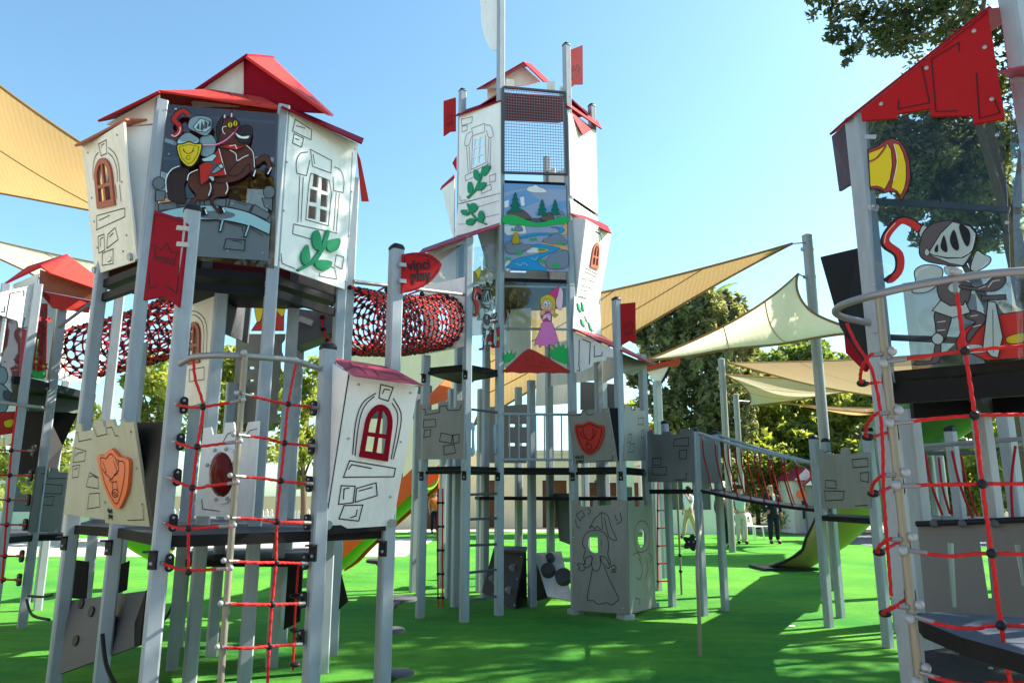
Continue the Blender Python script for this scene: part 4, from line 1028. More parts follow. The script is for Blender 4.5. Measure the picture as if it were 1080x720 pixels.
# --- armoured knight art used on two glass panels (units of an enlargement of the right-hand tower)
def knight_layers(T, k=1.0):
    f = lambda n, pts, w=.012: ('f', n, T(sm(pts)), w * k)
    fp = lambda n, pts, w=.012: ('f', n, T(pts), w * k)
    ln = lambda n, pts, w: ('l', n, T(sm(pts, False)), w * k)
    return [
     fp('p_red', sm([(600, 430), (500, 445), (380, 480), (318, 540), (320, 595), (370, 610), (440, 625), (480, 640)]) [:0] + [(600, 432), (500, 446), (400, 478), (335, 520), (312, 565), (322, 600), (380, 612), (440, 640), (600, 630)]),
     f('p_gold', [(525, 545), (560, 530), (600, 525), (600, 560), (560, 570), (530, 565)], .008),
     f('p_armour', [(335, 590), (380, 572), (430, 580), (440, 605), (360, 610)], .006),
     f('p_gun', [(360, 430), (420, 440), (440, 470), (400, 520), (365, 565), (360, 530), (395, 480), (355, 460)]),
     ln('p_white', [(375, 455), (405, 450)], .006), ln('p_white', [(385, 500), (420, 490)], .006),
     f('p_gun', [(225, 440), (290, 450), (285, 500), (262, 560), (235, 560), (228, 500)]), ln('p_white', [(235, 480), (270, 475)], .006), ln('p_white', [(235, 515), (268, 512)], .006),
     f('p_gun', [(228, 570), (250, 570), (245, 640), (215, 655), (140, 660), (150, 645), (210, 640)]),
     f('p_armour', [(212, 545), (235, 525), (262, 545), (250, 572), (222, 570)]),
     f('p_gun', [(235, 330), (270, 300), (350, 310), (380, 330), (355, 410), (290, 425), (250, 390)]),
     f('p_armour', [(280, 335), (300, 315), (335, 320), (330, 350), (295, 355)], .006),
     fp('p_armour', [(250, 388), (290, 412), (345, 408), (352, 392), (375, 440), (300, 462), (214, 432)]),
     f('p_armour', [(140, 265), (180, 240), (240, 245), (260, 270), (240, 320), (190, 355), (130, 355), (145, 320)]), ln('p_white', [(145, 290), (160, 262), (200, 248)], .006),
     f('p_armour', [(265, 250), (300, 245), (330, 262), (320, 285), (275, 280)], .006),
     f('p_armour', [(375, 250), (400, 182), (430, 195), (460, 210), (455, 235), (420, 260), (390, 268)]), ln('p_white', [(420, 255), (450, 225)], .006),
     f('p_gun', [(330, 325), (400, 335), (440, 320), (470, 295), (520, 290), (520, 320), (480, 350), (420, 350), (340, 340)]),
     ln('p_white', [(450, 335), (470, 310), (500, 305)], .006), ln('p_white', [(410, 340), (440, 330)], .005),
     ln('p_black', [(165, 92), (120, 60), (75, 55), (25, 110), (18, 155), (70, 195), (75, 260), (40, 300), (22, 290)], .105),
     ln('p_red', [(162, 92), (120, 62), (78, 60), (30, 112), (25, 150), (78, 195), (80, 260), (48, 300), (35, 300)], .080),
     ln('p_white', [(60, 65), (22, 110), (15, 150)], .006), ln('p_white', [(10, 255), (25, 290)], .006),
     f('p_armour', [(160, 105), (175, 75), (195, 85), (185, 120), (165, 125)]),
     f('p_gun', [(160, 190), (175, 110), (220, 68), (300, 55), (380, 80), (402, 120), (385, 190), (345, 245), (260, 240), (190, 225)]),
     fp('p_armour', [(200, 190), (250, 110), (300, 60), (375, 80), (400, 110), (385, 180), (340, 212), (280, 212), (215, 200)]),
     fp('p_armour', [(208, 200), (280, 215), (345, 212), (382, 188), (360, 225), (345, 245), (290, 235), (215, 205)], .008),
     f('p_armour', [(182, 190), (192, 172), (205, 190), (192, 205)], .008),
     f('p_black', [(225, 175), (238, 155), (240, 185), (228, 188)], 0), f('p_black', [(250, 165), (265, 118), (280, 178), (268, 188)], 0), f('p_black', [(290, 130), (308, 95), (328, 165), (318, 182), (298, 165)], 0), f('p_black', [(328, 85), (340, 72), (372, 100), (374, 145), (362, 165), (345, 140)], 0),
     ln('p_white', [(345, 205), (380, 180), (395, 120)], .006),
     fp('p_armour', [(450, 395), (482, 398), (512, 545), (492, 632), (462, 625), (428, 585)]), ln('p_black', [(470, 430), (472, 610)], .006),
     fp('p_gun', [(422, 372), (524, 368), (526, 388), (422, 392)]),
    ]
plK = vplane(c2, c3, .05)
g3 = panel('glass_panel', CTW, plK, [[(496, 262), (524, 256), (524, 375), (496, 366)]], M['glass'], .010)
art('knight_print', g3, plK, knight_layers(lambda pts: [(490 + (50 + (x - 5) * .285) / 6, 280 + (140 + (y - 35) * .63) / 6) for x, y in pts], .75), off=.003, step=.0005)
art('dragon_wing_print', g3, plK, [('f', 'p_yellow', CP([(60, 40), (100, 5), (104, 40), (85, 95), (78, 60)]), .008)], off=.003)
plG = vplane(k1, (k3[0] + .1, k3[1]), 0)
g2b = panel('glass_panel', CTW, plG, [[(535, 302), (566, 302), (566, 388), (535, 388)]], M['glass'], .010)
art('knight_print', g2b, plG, knight_layers(lambda pts: [(528 + x * .052, 303 + y * .128) for x, y in pts], .7), off=.003, step=.0005)
# --- mesh cage
fr = MB()
q4 = [plF.hit(*p) for p in ((531, 92), (596, 98), (598, 184), (531, 182))]
for i in range(4):
    fr.bar(q4[i], q4[(i + 1) % 4], .035, .03)
cg = fr.build('cage_frame', M['slate'], CTW)
wm = MB()
for i in range(1, 24):
    t = i / 24; wm.bar(q4[0].lerp(q4[1], t), q4[3].lerp(q4[2], t), .006, .006)
for i in range(1, 30):
    t = i / 30; wm.bar(q4[0].lerp(q4[3], t) + plF.n * .005, q4[1].lerp(q4[2], t) + plF.n * .005, .006, .006)
wm.build('wire_mesh', M['steel'], cg)
# --- left face: window and leaf panels
C4 = Crop(470, 90, 4.5)
pv = [[(138, 260), (154, 254), (152, 290), (136, 294)], [(162, 250), (178, 244), (176, 280), (160, 286)], [(134, 302), (152, 297), (151, 332), (132, 337)], [(160, 292), (178, 286), (177, 320), (160, 325)], [(131, 346), (150, 340), (150, 376), (130, 382)], [(158, 336), (180, 328), (180, 364), (158, 370)]]
lp = panel('wall_panel', CTW, plL, [C4([(65, 140), (258, 75), (258, 510), (60, 560)])] + [C4(p) for p in pv], M['white'], .018)
lines('stone_drawing', lp, plL, [closed(C4([(75, 162), (128, 150), (125, 178), (78, 192)])), closed(C4([(78, 195), (104, 190), (102, 215), (78, 222)])), closed(C4([(124, 205), (186, 182), (186, 222), (130, 240)])),
   C4(sm([(122, 220), (98, 240), (92, 285), (112, 282), (122, 250), (132, 242)], False)), C4(sm([(190, 190), (215, 195), (226, 240), (205, 248), (195, 215)], False)), C4([(100, 290), (108, 420)]), C4([(112, 288), (118, 420)]), C4([(206, 252), (200, 380)]), C4([(216, 250), (212, 375)]),
   closed(C4([(92, 430), (212, 370), (216, 395), (96, 455)])), C4([(128, 250), (124, 400), (192, 368), (190, 238)]), closed(C4([(210, 430), (238, 420), (236, 455), (210, 462)])), closed(C4([(170, 490), (215, 470), (218, 495), (172, 515)])), C4([(68, 525), (70, 548), (100, 545)])], .010, M['line_violet'])
def sprig(parent, pl, crop, stem, leaves, m=None):
    mb = MB()
    mb.prism([[pl.hit(u, v, .025) for u, v in crop(stem)]], pl.to2, -pl.n * .02)
    for s in leaves: mb.prism([[pl.hit(u, v, .026) for u, v in crop(sm(s))]], pl.to2, -pl.n * .02)
    return mb.build('leaf_sprig', m or M['leafgreen'], parent)
sprig(lp, plL, C4, [(104, 532), (140, 500), (165, 445), (180, 385), (186, 388), (172, 448), (148, 502), (110, 540)],
      [[(110, 470), (124, 460), (134, 490), (128, 512), (112, 510)], [(138, 410), (150, 402), (166, 432), (160, 458), (140, 440)], [(176, 420), (190, 390), (214, 382), (208, 410), (188, 432)], [(150, 490), (164, 466), (196, 464), (184, 492), (160, 502)]])
lp2 = panel('wall_panel', CTW, plL, [C4([(60, 566), (258, 514), (258, 660), (42, 716)])], M['white'], .018)
sprig(lp2, plL, C4, [(104, 562), (112, 562), (125, 600), (160, 640), (200, 658), (196, 664), (155, 648), (118, 606)],
      [[(78, 596), (96, 592), (116, 610), (104, 620), (84, 614)], [(120, 570), (140, 560), (156, 580), (142, 602), (126, 602)], [(102, 645), (125, 632), (146, 640), (132, 664), (108, 664)], [(160, 610), (176, 596), (188, 620), (180, 648), (162, 640)]])
lines('board_drawing', lp2, plL, [C4(sm([(65, 600), (110, 590), (180, 570), (255, 548)], False)), C4(sm([(62, 660), (120, 655), (180, 630), (255, 610)], False))], .008, M['line_violet'])
plate('roof', CTW, [W(480.5, 122, 10.40), W(528, 106, 9.68), W(528, 103, 9.95), W(484, 118, 10.8)], M['red_dark'], .018)
# flags of the centre tower
Cf = Crop(450, 50, 4.235)
def crown(q):
    m_ = quadmap(q)
    return [closed([m_(.2, .52), m_(.32, .42), m_(.42, .56), m_(.55, .42), m_(.66, .56), m_(.82, .46), m_(.74, .34), m_(.26, .30)]), closed([m_(.26, .26), m_(.76, .30), m_(.74, .27), m_(.27, .22)])]
def pennant(parent, pl, poly, m, q):
    f = panel('pennant_board', parent, pl, [poly], m, .018)
    lines('crown_drawing', f, pl, crown(q), .008); return f
plp = Pl(W(468, 107, 10.72), W(480, 103, 10.5), W(480, 138, 10.5))
pennant(CTW, plp, Cf([(75, 240), (127, 224), (127, 375), (102, 377), (75, 396)]), M['red'], [(468, 143), (480, 139), (480, 103), (468, 107)])
plp = Pl(W(600, 53, 9.9), W(615, 48, 10.05), W(600, 93, 9.9))
pennant(CTW, plp, Cf([(635, 14), (697, -10), (698, 165), (664, 165), (635, 190)]), M['red_dark'], [(600, 95), (615, 89), (615, 48), (600, 53)])
plp = Pl(W(653, 320, 9.46), W(671, 318, 9.5), W(653, 362, 9.46))
Cg = Crop(590, 210, 3.79)
pennant(CTW, plp, Cg([(244, 418), (304, 412), (306, 578), (282, 566), (245, 587)]), M['red'], [(654.5, 365), (671, 362.5), (670, 318.5), (654.5, 320)])
# white wind pennant on the mast
plp = Pl(W(508, -10, 9.85), W(526, -10, 9.8), W(508, 30, 9.85))
panel('white_pennant', CTW, plp, [sm([(508, -20), (507, 12), (510, 36), (518, 52), (525, 50), (526, 25), (525, -20)])], M['white'], .012)
# --- right face
C5 = Crop(590, 210, 3.79)
panel('wall_panel', CTW, plR, [[(600, 119), (628, 138), (630, 225), (602, 206)]], M['white'], .018)
panel('wall_panel', CTW, plR, [[(602, 210), (630, 229), (631, 250), (603, 232)]], M['white'], .018)
plate('roof', CTW, [W(598, 111, 9.75), W(635, 136, 10.7), W(630, 126, 11.3), W(600, 102, 10.2)], M['red_dark'], .018)
plate('gable_panel', CTW, [W(601, 117, 9.86), W(626, 136, 10.62), W(615, 143, 10.1)], M['red_dark'], .012)
ple = Pl(W(608, 312, 9.95), W(632, 320, 10.75), W(618, 231, 9.72))
wq5 = C5([(120, 270), (152, 283), (160, 175), (136, 170)])
q = quadmap(wq5)
rp2 = panel('wall_panel', CTW, ple, [C5([(105, 80), (207, 138), (158, 418), (68, 385)]), [q(.1, .06), q(.9, .06), q(.9, .6), q(.5, .92), q(.1, .6)]], M['white'], .018)
arch_window(rp2, ple, wq5, M['brick'], 'window_frame', .17)
lines('stone_drawing', rp2, ple, [C5(sm([(128, 165), (140, 130), (165, 145), (170, 200)], False)), closed(C5([(104, 275), (150, 300), (146, 312), (102, 290)])), closed(C5([(90, 315), (106, 322), (102, 350), (86, 342)])), closed(C5([(112, 322), (138, 330), (132, 358), (106, 350)])), closed(C5([(84, 362), (112, 368), (106, 395), (80, 386)])), C5([(104, 84), (66, 385)]), closed(C5([(150, 120), (166, 128), (160, 140), (146, 132)]))], .009)
plate('side_cheek', CTW, [W(604, 228, 9.86), W(618, 231, 9.72), W(608, 312, 9.94), W(606, 312, 9.96)], mat('cheek_white', (.66, .68, .70), .45, 0, .03), .014)
plate('roof', CTW, [W(602, 225, 9.75), W(645, 246, 10.35), W(641, 238, 11.0), W(605, 220, 10.2)], M['red_dark'], .018)
plz = vplane(r1, r4, .07)
rp3 = panel('wall_panel', CTW, plz, [C5([(62, 388), (160, 421), (166, 550), (55, 520)])], M['white'], .018)
lf = MB()
for s in ([(68, 415), (76, 425), (84, 455), (72, 440)], [(85, 410), (92, 425), (96, 450), (88, 440)], [(82, 478), (92, 490), (100, 512), (86, 500)], [(98, 465), (106, 485), (110, 498)], [(114, 492), (124, 510), (132, 530), (118, 518)]):
    lf.prism([[plz.hit(u, v, .02) for u, v in C5(s)]], plz.to2, -plz.n * .018)
lf.build('leaf_sprig', M['leafgreen'], rp3)
# --- hipped roof on top
ev = [V3((tc.x + (p[0] - tc.x) * 1.06, tc.y + (p[1] - tc.y) * 1.06, 7.22)) for p in (c5, c3, r1, (r4[0] * .7 + r1[0] * .3, r4[1] * .6 + r1[1] * .4), (k3[0] * .5 + r1[0] * .5, k3[1] * .5 + r1[1] * .5), (k1[0] * .5 + c3[0] * .5, k1[1] * .5 + c3[1] * .5))]
inn = [V3((tc.x + (p.x - tc.x) * .42, tc.y + (p.y - tc.y) * .42, 7.50)) for p in ev]
mb = MB()
for i in range(6):
    j = (i + 1) % 6; n = (ev[j] - ev[i]).cross(inn[j] - ev[i]).normalized(); n = n if n.z > 0 else -n
    mb.prism([[ev[i], ev[j], inn[j], inn[i]]], Pl(ev[i], ev[j], inn[j]).to2, -n * .016)
mb.prism([inn], lambda p: V3((p.x, p.y)), V3((0, 0, -.02)))
mb.build('roof', M['maroon'], CTW)
plate('roof', CTW, [W(503, 95, 10.1), W(553, 66, 10.2), W(560, 68, 11.0), W(512, 94, 10.9)], M['red'], .018)
plate('roof', CTW, [W(553, 66, 10.15), W(574, 86, 10.1), W(580, 86, 10.9), W(560, 67, 11.0)], M['red'], .018)
plate('gable_panel', CTW, [W(512, 94, 10.3), W(552, 70, 10.35), W(570, 86, 10.35), W(555, 90, 10.35)], M['cream'], .014)
plate('gable_panel', CTW, [W(514, 93, 10.55), W(524, 90, 10.5), W(524, 112, 10.5), W(514, 109, 10.55)], M['cream'], .014)
for (u, v) in ((538, 84), (581, 86), (594, 92)):
    p = W(u, v, 9.95); mb = MB(); mb.box((p.x, p.y, p.z - .08), (.12, .02, .16), .2); mb.build('battlement', M['cream'], CTW)
# left lower wing of the tower
plate('wall_panel', CTW, [W(466, 200, 10.9), W(479, 188, 10.6), W(479, 255, 10.6), W(471, 222, 10.8)], M['white'], .016)
plate('roof', CTW, [W(464, 200, 10.95), W(479, 187, 10.55), W(479, 184, 10.9), W(466, 196, 11.2)], M['red'], .016)
plate('roof', CTW, [W(477, 172, 10.7), W(481, 165, 10.6), W(481, 180, 10.6)], M['red'], .016)
# --- back of the upper rooms (grey castle boards seen through the cage)
for (a, b, z0, z1, m, hole) in ((k3, k1, ZT, 6.55, 'cream', 0), (r4, k3, ZT, 6.75, 'white', 0), (k1, c5, ZT, 6.3, 'white', 0), (k3, k1, ZM, 5.8, 'white', 1), (r4, k3, ZM, 5.8, 'white', 0), (r4, k3, ZP, 3.9, 'white', 1)):
    A = V3((*a, z0)); B = V3((*b, z0)); d = B - A; h = z1 - z0; pl = Pl(A, B, A + V3((0, 0, 1)))
    f = lambda s, t: A + d * s + V3((0, 0, h * t))
    outer = [f(.05, .02), f(.95, .02), f(.95, 1), f(.8, 1), f(.8, .9), f(.6, .9), f(.6, 1), f(.4, 1), f(.4, .9), f(.2, .9), f(.2, 1), f(.05, 1)]
    mb = MB(); mb.prism([outer] + ([[f(.36, .4), f(.62, .4), f(.62, .75), f(.36, .75)]] if hole else []), pl.to2, pl.n * .018)
    mb.build('back_panel', M[m], CTW)

# --- wing to the left: tunnel end, roof, posts
plT = vplane(c1, c2, .05)
tq = circ(477, 340, 11, 27, 24)
panel('tunnel_panel', CTW, plT, [[(447, 303), (450, 301), (490, 292), (490, 365), (445, 374)], circ(467, 338, 6.5, 18, 24)], M['white'], .018)
panel('glass_panel', CTW, plT, [[(452, 262), (490, 252), (490, 292), (452, 300)]], M['glass'], .010)
plate('back_panel', CTW, [W(450, 262, 10.5), W(492, 250, 10.5), W(492, 302, 10.5), W(450, 304, 10.5)], M['white'], .016)  # white board added in place of reflections in the wing glass
plate('back_panel', CTW, [W(497, 286, 10.7), W(520, 284, 10.75), W(520, 352, 10.75), W(497, 354, 10.7)], M['white'], .016)
wr_ = plate('wing_roof', CTW, [W(440, 268, 9.35), W(527, 237, 9.15), W(527, 233, 10.3), W(446, 262, 10.6)], M['maroon'], .02)
plate('skirt_board', CTW, [W(452, 270, 9.55), W(492, 255, 9.28), W(492, 252, 9.28), W(452, 264, 9.55)], M['white'], .014)
# blue-grey back board by the knight glass
plate('back_panel', CTW, [W(503, 245, 9.95), W(526, 240, 9.9), W(526, 290, 9.9), W(516, 285, 9.9), W(510, 268, 9.95)], mat('blue_grey_panel', (.42, .52, .62), .45, 0, .05), .016)
# --- castle panels on the main deck
Cm = Crop(430, 360, 4.235)
plm = vplane(c1, c2, .06)
m1 = panel('castle_panel', CTW, plm, [Cm([(50, 282), (88, 278), (90, 308), (135, 300), (137, 268), (178, 265), (180, 298), (218, 294), (220, 264), (256, 260), (260, 525), (46, 526)])], M['grey'], .018)
lines('stone_drawing', m1, plm, [Cm([(66, 302), (78, 302), (82, 328), (142, 316), (145, 290), (170, 285), (180, 308), (232, 306), (242, 280)]), closed(Cm([(72, 350), (125, 347), (126, 380), (70, 384)])), closed(Cm([(76, 396), (104, 392), (100, 424), (72, 428)])), closed(Cm([(150, 408), (200, 418), (196, 454), (142, 445)])), closed(Cm([(202, 418), (230, 414), (230, 450), (204, 456)])), closed(Cm([(160, 466), (206, 460), (216, 496), (164, 506)]))], .009)
Cs = Crop(580, 350, 4)
plh2 = Pl(W(606, 489, 9.84), W(651, 486, 9.46), W(599, 434, 9.70))
m2 = panel('castle_panel', CTW, plh2, [Cs([(74, 336), (108, 332), (110, 344), (132, 342), (134, 330), (190, 326), (192, 338), (214, 336), (216, 322), (246, 320), (286, 546), (106, 555)])], M['grey'], .018)
s2_ = panel('shield', m2, plh2, [Cs(sm([(108, 392), (140, 388), (168, 376), (200, 390), (230, 398), (228, 440), (208, 490), (170, 516), (138, 495), (116, 445)], True, 3))], M['red_bright'], .022, .024)
lines('deer_drawing', s2_, plh2, [Cs([(132, 418), (140, 440), (160, 450), (170, 455), (185, 448), (195, 435), (200, 412)]), Cs([(142, 405), (148, 432), (160, 448)]), Cs([(185, 405), (188, 430), (180, 448)]), Cs([(162, 455), (158, 480)]), closed(Cs(circ(168, 482, 12, 14, 12))), closed(Cs(sm([(118, 400), (145, 398), (168, 386), (198, 398), (220, 406), (218, 440), (200, 484), (170, 506), (142, 486), (124, 440)], True, 3)))], .010, off=.026)
lines('stone_drawing', m2, plh2, [Cs([(82, 348), (88, 352), (130, 350), (136, 335), (150, 332), (160, 350), (185, 346)]), Cs([(265, 520), (266, 540), (195, 545)])], .009)
text_mesh('maker_lettering', m2, 'vinci\nplay', plh2.hit(*Cs([(126, 535)])[0]), (plh2.hit(640, 487) - plh2.hit(610, 488.6)).normalized(), plh2.n.cross((plh2.hit(640, 487) - plh2.hit(610, 488.6)).normalized()), .075, M['line'])
bolts(m2, plh2, Cs([(240, 335), (255, 425), (270, 510), (90, 440)]), .012)
plate('side_cheek', CTW, [W(641, 430, 9.42), W(652, 430, 9.45), W(653, 486, 9.45), W(651, 486, 9.46)], M['black'], .014)
plr23 = vplane(r2, r3, .06)
m3 = panel('castle_panel', CTW, plr23, [Cs([(315, 335), (318, 308), (340, 312), (342, 330), (360, 332), (362, 316), (378, 320), (380, 334), (404, 330), (404, 542), (315, 544)])], M['grey'], .018)
lines('stone_drawing', m3, plr23, [closed(Cs([(372, 364), (396, 362), (394, 390), (370, 390)])), closed(Cs([(330, 432), (345, 430), (340, 465), (328, 465)])), closed(Cs([(338, 472), (356, 470), (352, 505), (330, 508)])), closed(Cs([(385, 415), (394, 413), (394, 445), (384, 448)]))], .009)
# railing
plFr = vplane(c3, r1, .03)
for v0, v1 in ((436.5, 437), (484.5, 484.5)):
    mb = MB(); mb.tube([plFr.hit(527, v0), plFr.hit(604, v1)], .018, 8); mb.build('rail', M['post'], CTW, True)
for u in (537, 547, 556, 565, 574, 583, 592):
    mb = MB(); mb.tube([plFr.hit(u, 436.7), plFr.hit(u + .4, 484.5)], .010, 8); mb.build('baluster', M['post'], CTW, True)
# window boards beside the ladder, ladder rungs
for (u0, u1, d, f) in ((494, 501, 9.34, 1), (521, 527, 9.74, -1)):
    pl = vplane(c2, c3, .0)
    o = [(u0, 444), (u1 - 1, 446), (u1, 451), (u1 - 1, 458), (u1, 478), (u1 - 2, 481), (u0, 480)] if f > 0 else [(u1, 446), (u1, 484), (u0 + 1, 477), (u0, 452), (u0 + 1, 447)]
    panel('window_board', CTW, pl, [o, [((u0 + u1) / 2 - 1, 453), ((u0 + u1) / 2 + 1.4, 453), ((u0 + u1) / 2 + 1.2, 472), ((u0 + u1) / 2 - 1, 472)]], mat('pale_blue_panel', (.34, .46, .58), .45, 0, .04), .018)
pl = vplane(c2, c3, 0)
for v0, v1 in ((431, 435), (521.5, 520), (547.5, 546), (575, 573.5), (604, 600), (634, 628)):
    mb = MB(); mb.tube([pl.hit(493 - (v0 - 430) * .012, v0), pl.hit(526, v1)], .016, 8); mb.build('rung', M['slate'], CTW, True)
# wavy climbing panel at the back of the main deck
plw2 = vplane(PX(512, 450, 11.6), PX(565, 450, 11.4))
wv2 = [(512, 432), (517, 429), (555, 426), (558, 432)]
for i in range(5): wv2 += [(558, 436 + i * 11), (555.5, 440 + i * 11), (555.5, 444 + i * 11), (558, 446 + i * 11)]
wv2 += [(556, 488), (513, 488)]
panel('climbing_panel', CTW, plw2, [wv2] + [[(u, v), (u + 7, v), (u + 7, v + 3), (u, v + 3)] for v in (447, 467) for u in (522, 536, 548)], M['grey'], .02)
# inner white boards and stairs
plate('inner_panel', CTW, [W(566, 392, 11.8), W(606, 388, 11.8), W(605, 425, 11.8), W(565, 428, 11.8)], M['white'], .018)
plate('inner_panel', CTW, [W(612, 402, 11.6), W(650, 405, 11.6), W(650, 432, 11.6), W(612, 432, 11.6)], M['slate'], .018)
plate('inner_panel', CTW, [W(530, 300, 11.35), W(560, 302, 11.2), W(560, 385, 11.2), W(530, 388, 11.35)], M['white'], .018)
plate('chute', CTW, [W(452, 418, 11.6), W(474, 396, 12.2), W(478, 420, 12.2), W(452, 428, 11.6)], M['slide_orange'], .03)
plate('chute', CTW, [W(497, 400, 11.4), W(510, 388, 11.4), W(512, 392, 11.4), W(497, 404, 11.4)], M['red_dark'], .03)
# right roof over the small bay, skirt boards
plate('bay_roof', CTW, [W(604, 346, 9.72), W(685, 382, 9.30), W(692, 384, 10.7), W(628, 350, 10.9)], M['maroon'], .02)
plsk = vplane(r1, r2, .03)
sk = panel('skirt_board', CTW, plsk, [C5([(55, 528), (222, 602), (218, 632), (188, 630), (186, 645), (135, 652), (132, 668), (90, 690), (60, 694)])], M['white'], .016)
lines('slate_drawing', sk, plsk, [C5([(80, 670), (82, 685), (70, 685)]), C5([(92, 560), (124, 572), (120, 660)]), C5([(140, 585), (140, 630), (170, 625), (172, 610)]), C5([(80, 560), (78, 670)])], .012)
plate('skirt_board', CTW, [W(655, 372, 9.6), W(684, 384, 10.4), W(676, 391, 10.3), W(668, 396, 10.1), W(657, 393, 9.6)], M['grey'], .016)
plate('inner_panel', CTW, [W(632, 378, 11.2), W(652, 374, 11.2), W(652, 396, 11.2), W(634, 405, 11.2)], M['grey'], .016)
# --- grey princess box under the deck
Cb = Crop(590, 480, 4)
plb1 = vplane(r1, r2, .075)
bt = [(52, 188), (88, 192), (90, 215), (140, 216), (142, 190), (160, 189), (162, 212), (215, 210), (217, 188), (282, 190), (290, 668), (55, 652)]
fb = panel('play_box_front', CTW, plb1, [Cb(bt), Cb(circ(150, 370, 32, 42, 24))], M['grey'], .018)
GL = [Cb(sm([(112, 460), (102, 430), (110, 400), (98, 370), (108, 335), (130, 318), (175, 318), (200, 340), (208, 380), (205, 420), (218, 455), (205, 455)], False)), Cb([(128, 305), (150, 265), (178, 240), (182, 310)]), Cb(sm([(125, 308), (140, 298), (150, 310), (160, 298), (172, 310), (182, 310)], False)),
      Cb(sm([(178, 240), (205, 255), (218, 300), (242, 355), (215, 350), (205, 330), (198, 300), (190, 260)], False)), Cb(sm([(112, 430), (106, 455), (104, 468), (120, 472), (135, 455), (138, 425), (112, 430)], False)), Cb(sm([(172, 425), (180, 450), (205, 475), (212, 465), (195, 430), (172, 425)], False)),
      Cb(sm([(138, 430), (138, 470), (155, 488), (172, 470), (172, 425)], False)), Cb(sm([(104, 460), (85, 455), (76, 460), (88, 470), (80, 480), (100, 486), (110, 472)], False)), Cb(sm([(215, 470), (232, 462), (240, 478), (222, 482), (238, 490), (215, 492)], False)),
      Cb(sm([(140, 478), (130, 530), (118, 600), (128, 612), (145, 612), (158, 625), (180, 625), (200, 620), (222, 630), (240, 615), (250, 602), (215, 530), (190, 470)], False)),
      Cb(sm([(85, 240), (92, 232), (100, 240), (106, 255), (95, 262), (88, 275), (80, 262), (72, 250), (85, 240)], False)), Cb(sm([(120, 222), (132, 235), (120, 250)], False)), Cb(sm([(235, 250), (240, 270), (248, 275)], False)), Cb(sm([(255, 240), (262, 275), (240, 290)], False)), Cb(sm([(68, 270), (75, 300), (88, 305)], False))]
lines('princess_drawing', fb, plb1, GL, .009)
bolts(fb, plb1, Cb([(70, 200), (265, 222), (60, 345), (270, 352), (62, 640), (270, 645)]), .012)
plb2 = vplane(r2, r3, .075)
sb_ = panel('play_box_side', CTW, plb2, [Cb([(288, 196), (292, 192), (318, 190), (320, 215), (338, 216), (340, 190), (356, 190), (358, 212), (372, 212), (374, 188), (392, 188), (400, 640), (370, 650), (296, 668)]), Cb(circ(348, 348, 17, 40, 20))], M['grey'], .018)
lines('knight_drawing', sb_, plb2, [Cb(sm([(315, 330), (325, 290), (350, 275), (375, 300), (380, 360), (365, 400), (330, 405), (318, 370), (315, 330)], False)), Cb(sm([(330, 430), (350, 470), (340, 520), (325, 515)], False)), Cb(sm([(365, 430), (372, 480), (360, 520)], False)), Cb(sm([(310, 420), (330, 410), (345, 440)], False)), Cb(sm([(320, 600), (340, 610), (330, 630)], False)), Cb(sm([(375, 410), (390, 430), (380, 450)], False))], .009)
for p in (r1, r2, r3):
    mb = MB(); mb.box((p[0], p[1], .03), (.16, .16, .06), .5); mb.build('foot', M['galv'], CTW)
# flank boards of the lower deck, far side
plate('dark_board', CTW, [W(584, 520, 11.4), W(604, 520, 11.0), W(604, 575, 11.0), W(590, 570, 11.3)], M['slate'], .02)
# ================================================================ climbing wall and drum panel at the foot of the tower
CWL = thing('climbing_wall', 'small dark brown climbing wall with grey hand holds and a drum panel at its side', 'climbing wall', (G(540, 640).x, 10.4, 0))
plc1 = Pl(W(508, 624, 11.0), W(542, 643, 10.25), W(520, 580, 11.35))
tp = [W(520, 580, 11.35), W(554, 582, 10.6)]
wf = panel('wall_face', CWL, plc1, [[(520, 580), (554, 582), (542, 643), (508, 624)]], mat('brown_board', (.045, .038, .036), .5, 0, .1, 6), .02)
for (x, y) in ((500, 400), (480, 507), (404, 452)):
    u, v = Crop(430, 510, 4.5)([(x, y)])[0]; p = plc1.hit(u, v); b = MB()
    ax = plc1.x; ay = plc1.y
    vs = [p + ax * (.075 * math.cos(R(a))) + ay * (.075 * math.sin(R(a))) for a in (90, 210, 330)] + [p + plc1.n * .06 + ax * (.03 * math.cos(R(a))) + ay * (.03 * math.sin(R(a))) for a in (90, 210, 330)]
    b.add(vs, [(0, 1, 4, 3), (1, 2, 5, 4), (2, 0, 3, 5), (3, 4, 5)]); b.build('hand_hold', M['grey'], wf)
bolts(wf, plc1, Crop(430, 510, 4.5)([(420, 335), (540, 345), (520, 450), (430, 505), (508, 575), (410, 470)]), .012)
plate('wall_top', CWL, [W(520, 579, 11.35), W(554, 581, 10.6), W(556, 576, 11.4), W(522, 575, 12.0)], M['deck_top'], .03)
plate('wall_side', CWL, [W(555, 582, 10.62), W(556, 638, 10.62), W(543, 643, 10.27)], M['black'], .02)
pld2 = Pl(W(563, 583, 11.0), W(592, 581, 10.9), W(577, 628, 10.5))
dp = panel('drum_panel', CWL, pld2, [[(563, 583), (592, 581), (604, 634), (577, 628)]], M['white'], .02)  # grey panel; the white stands in for sunlight on it
for (u, v, r) in ((595, 610, .115), (579, 603, .10), (581, 590, .06)):
    p = pld2.hit(u, v); b = MB(); b.tube([p, p + pld2.n * .09, p + pld2.n * .1], [r, r, r * .9], 20); b.build('drum', M['slate'], dp, True)
plate('wall_side', CWL, [W(562, 585, 11.02), W(577, 630, 10.52), W(563, 634, 10.9)], M['black'], .02)

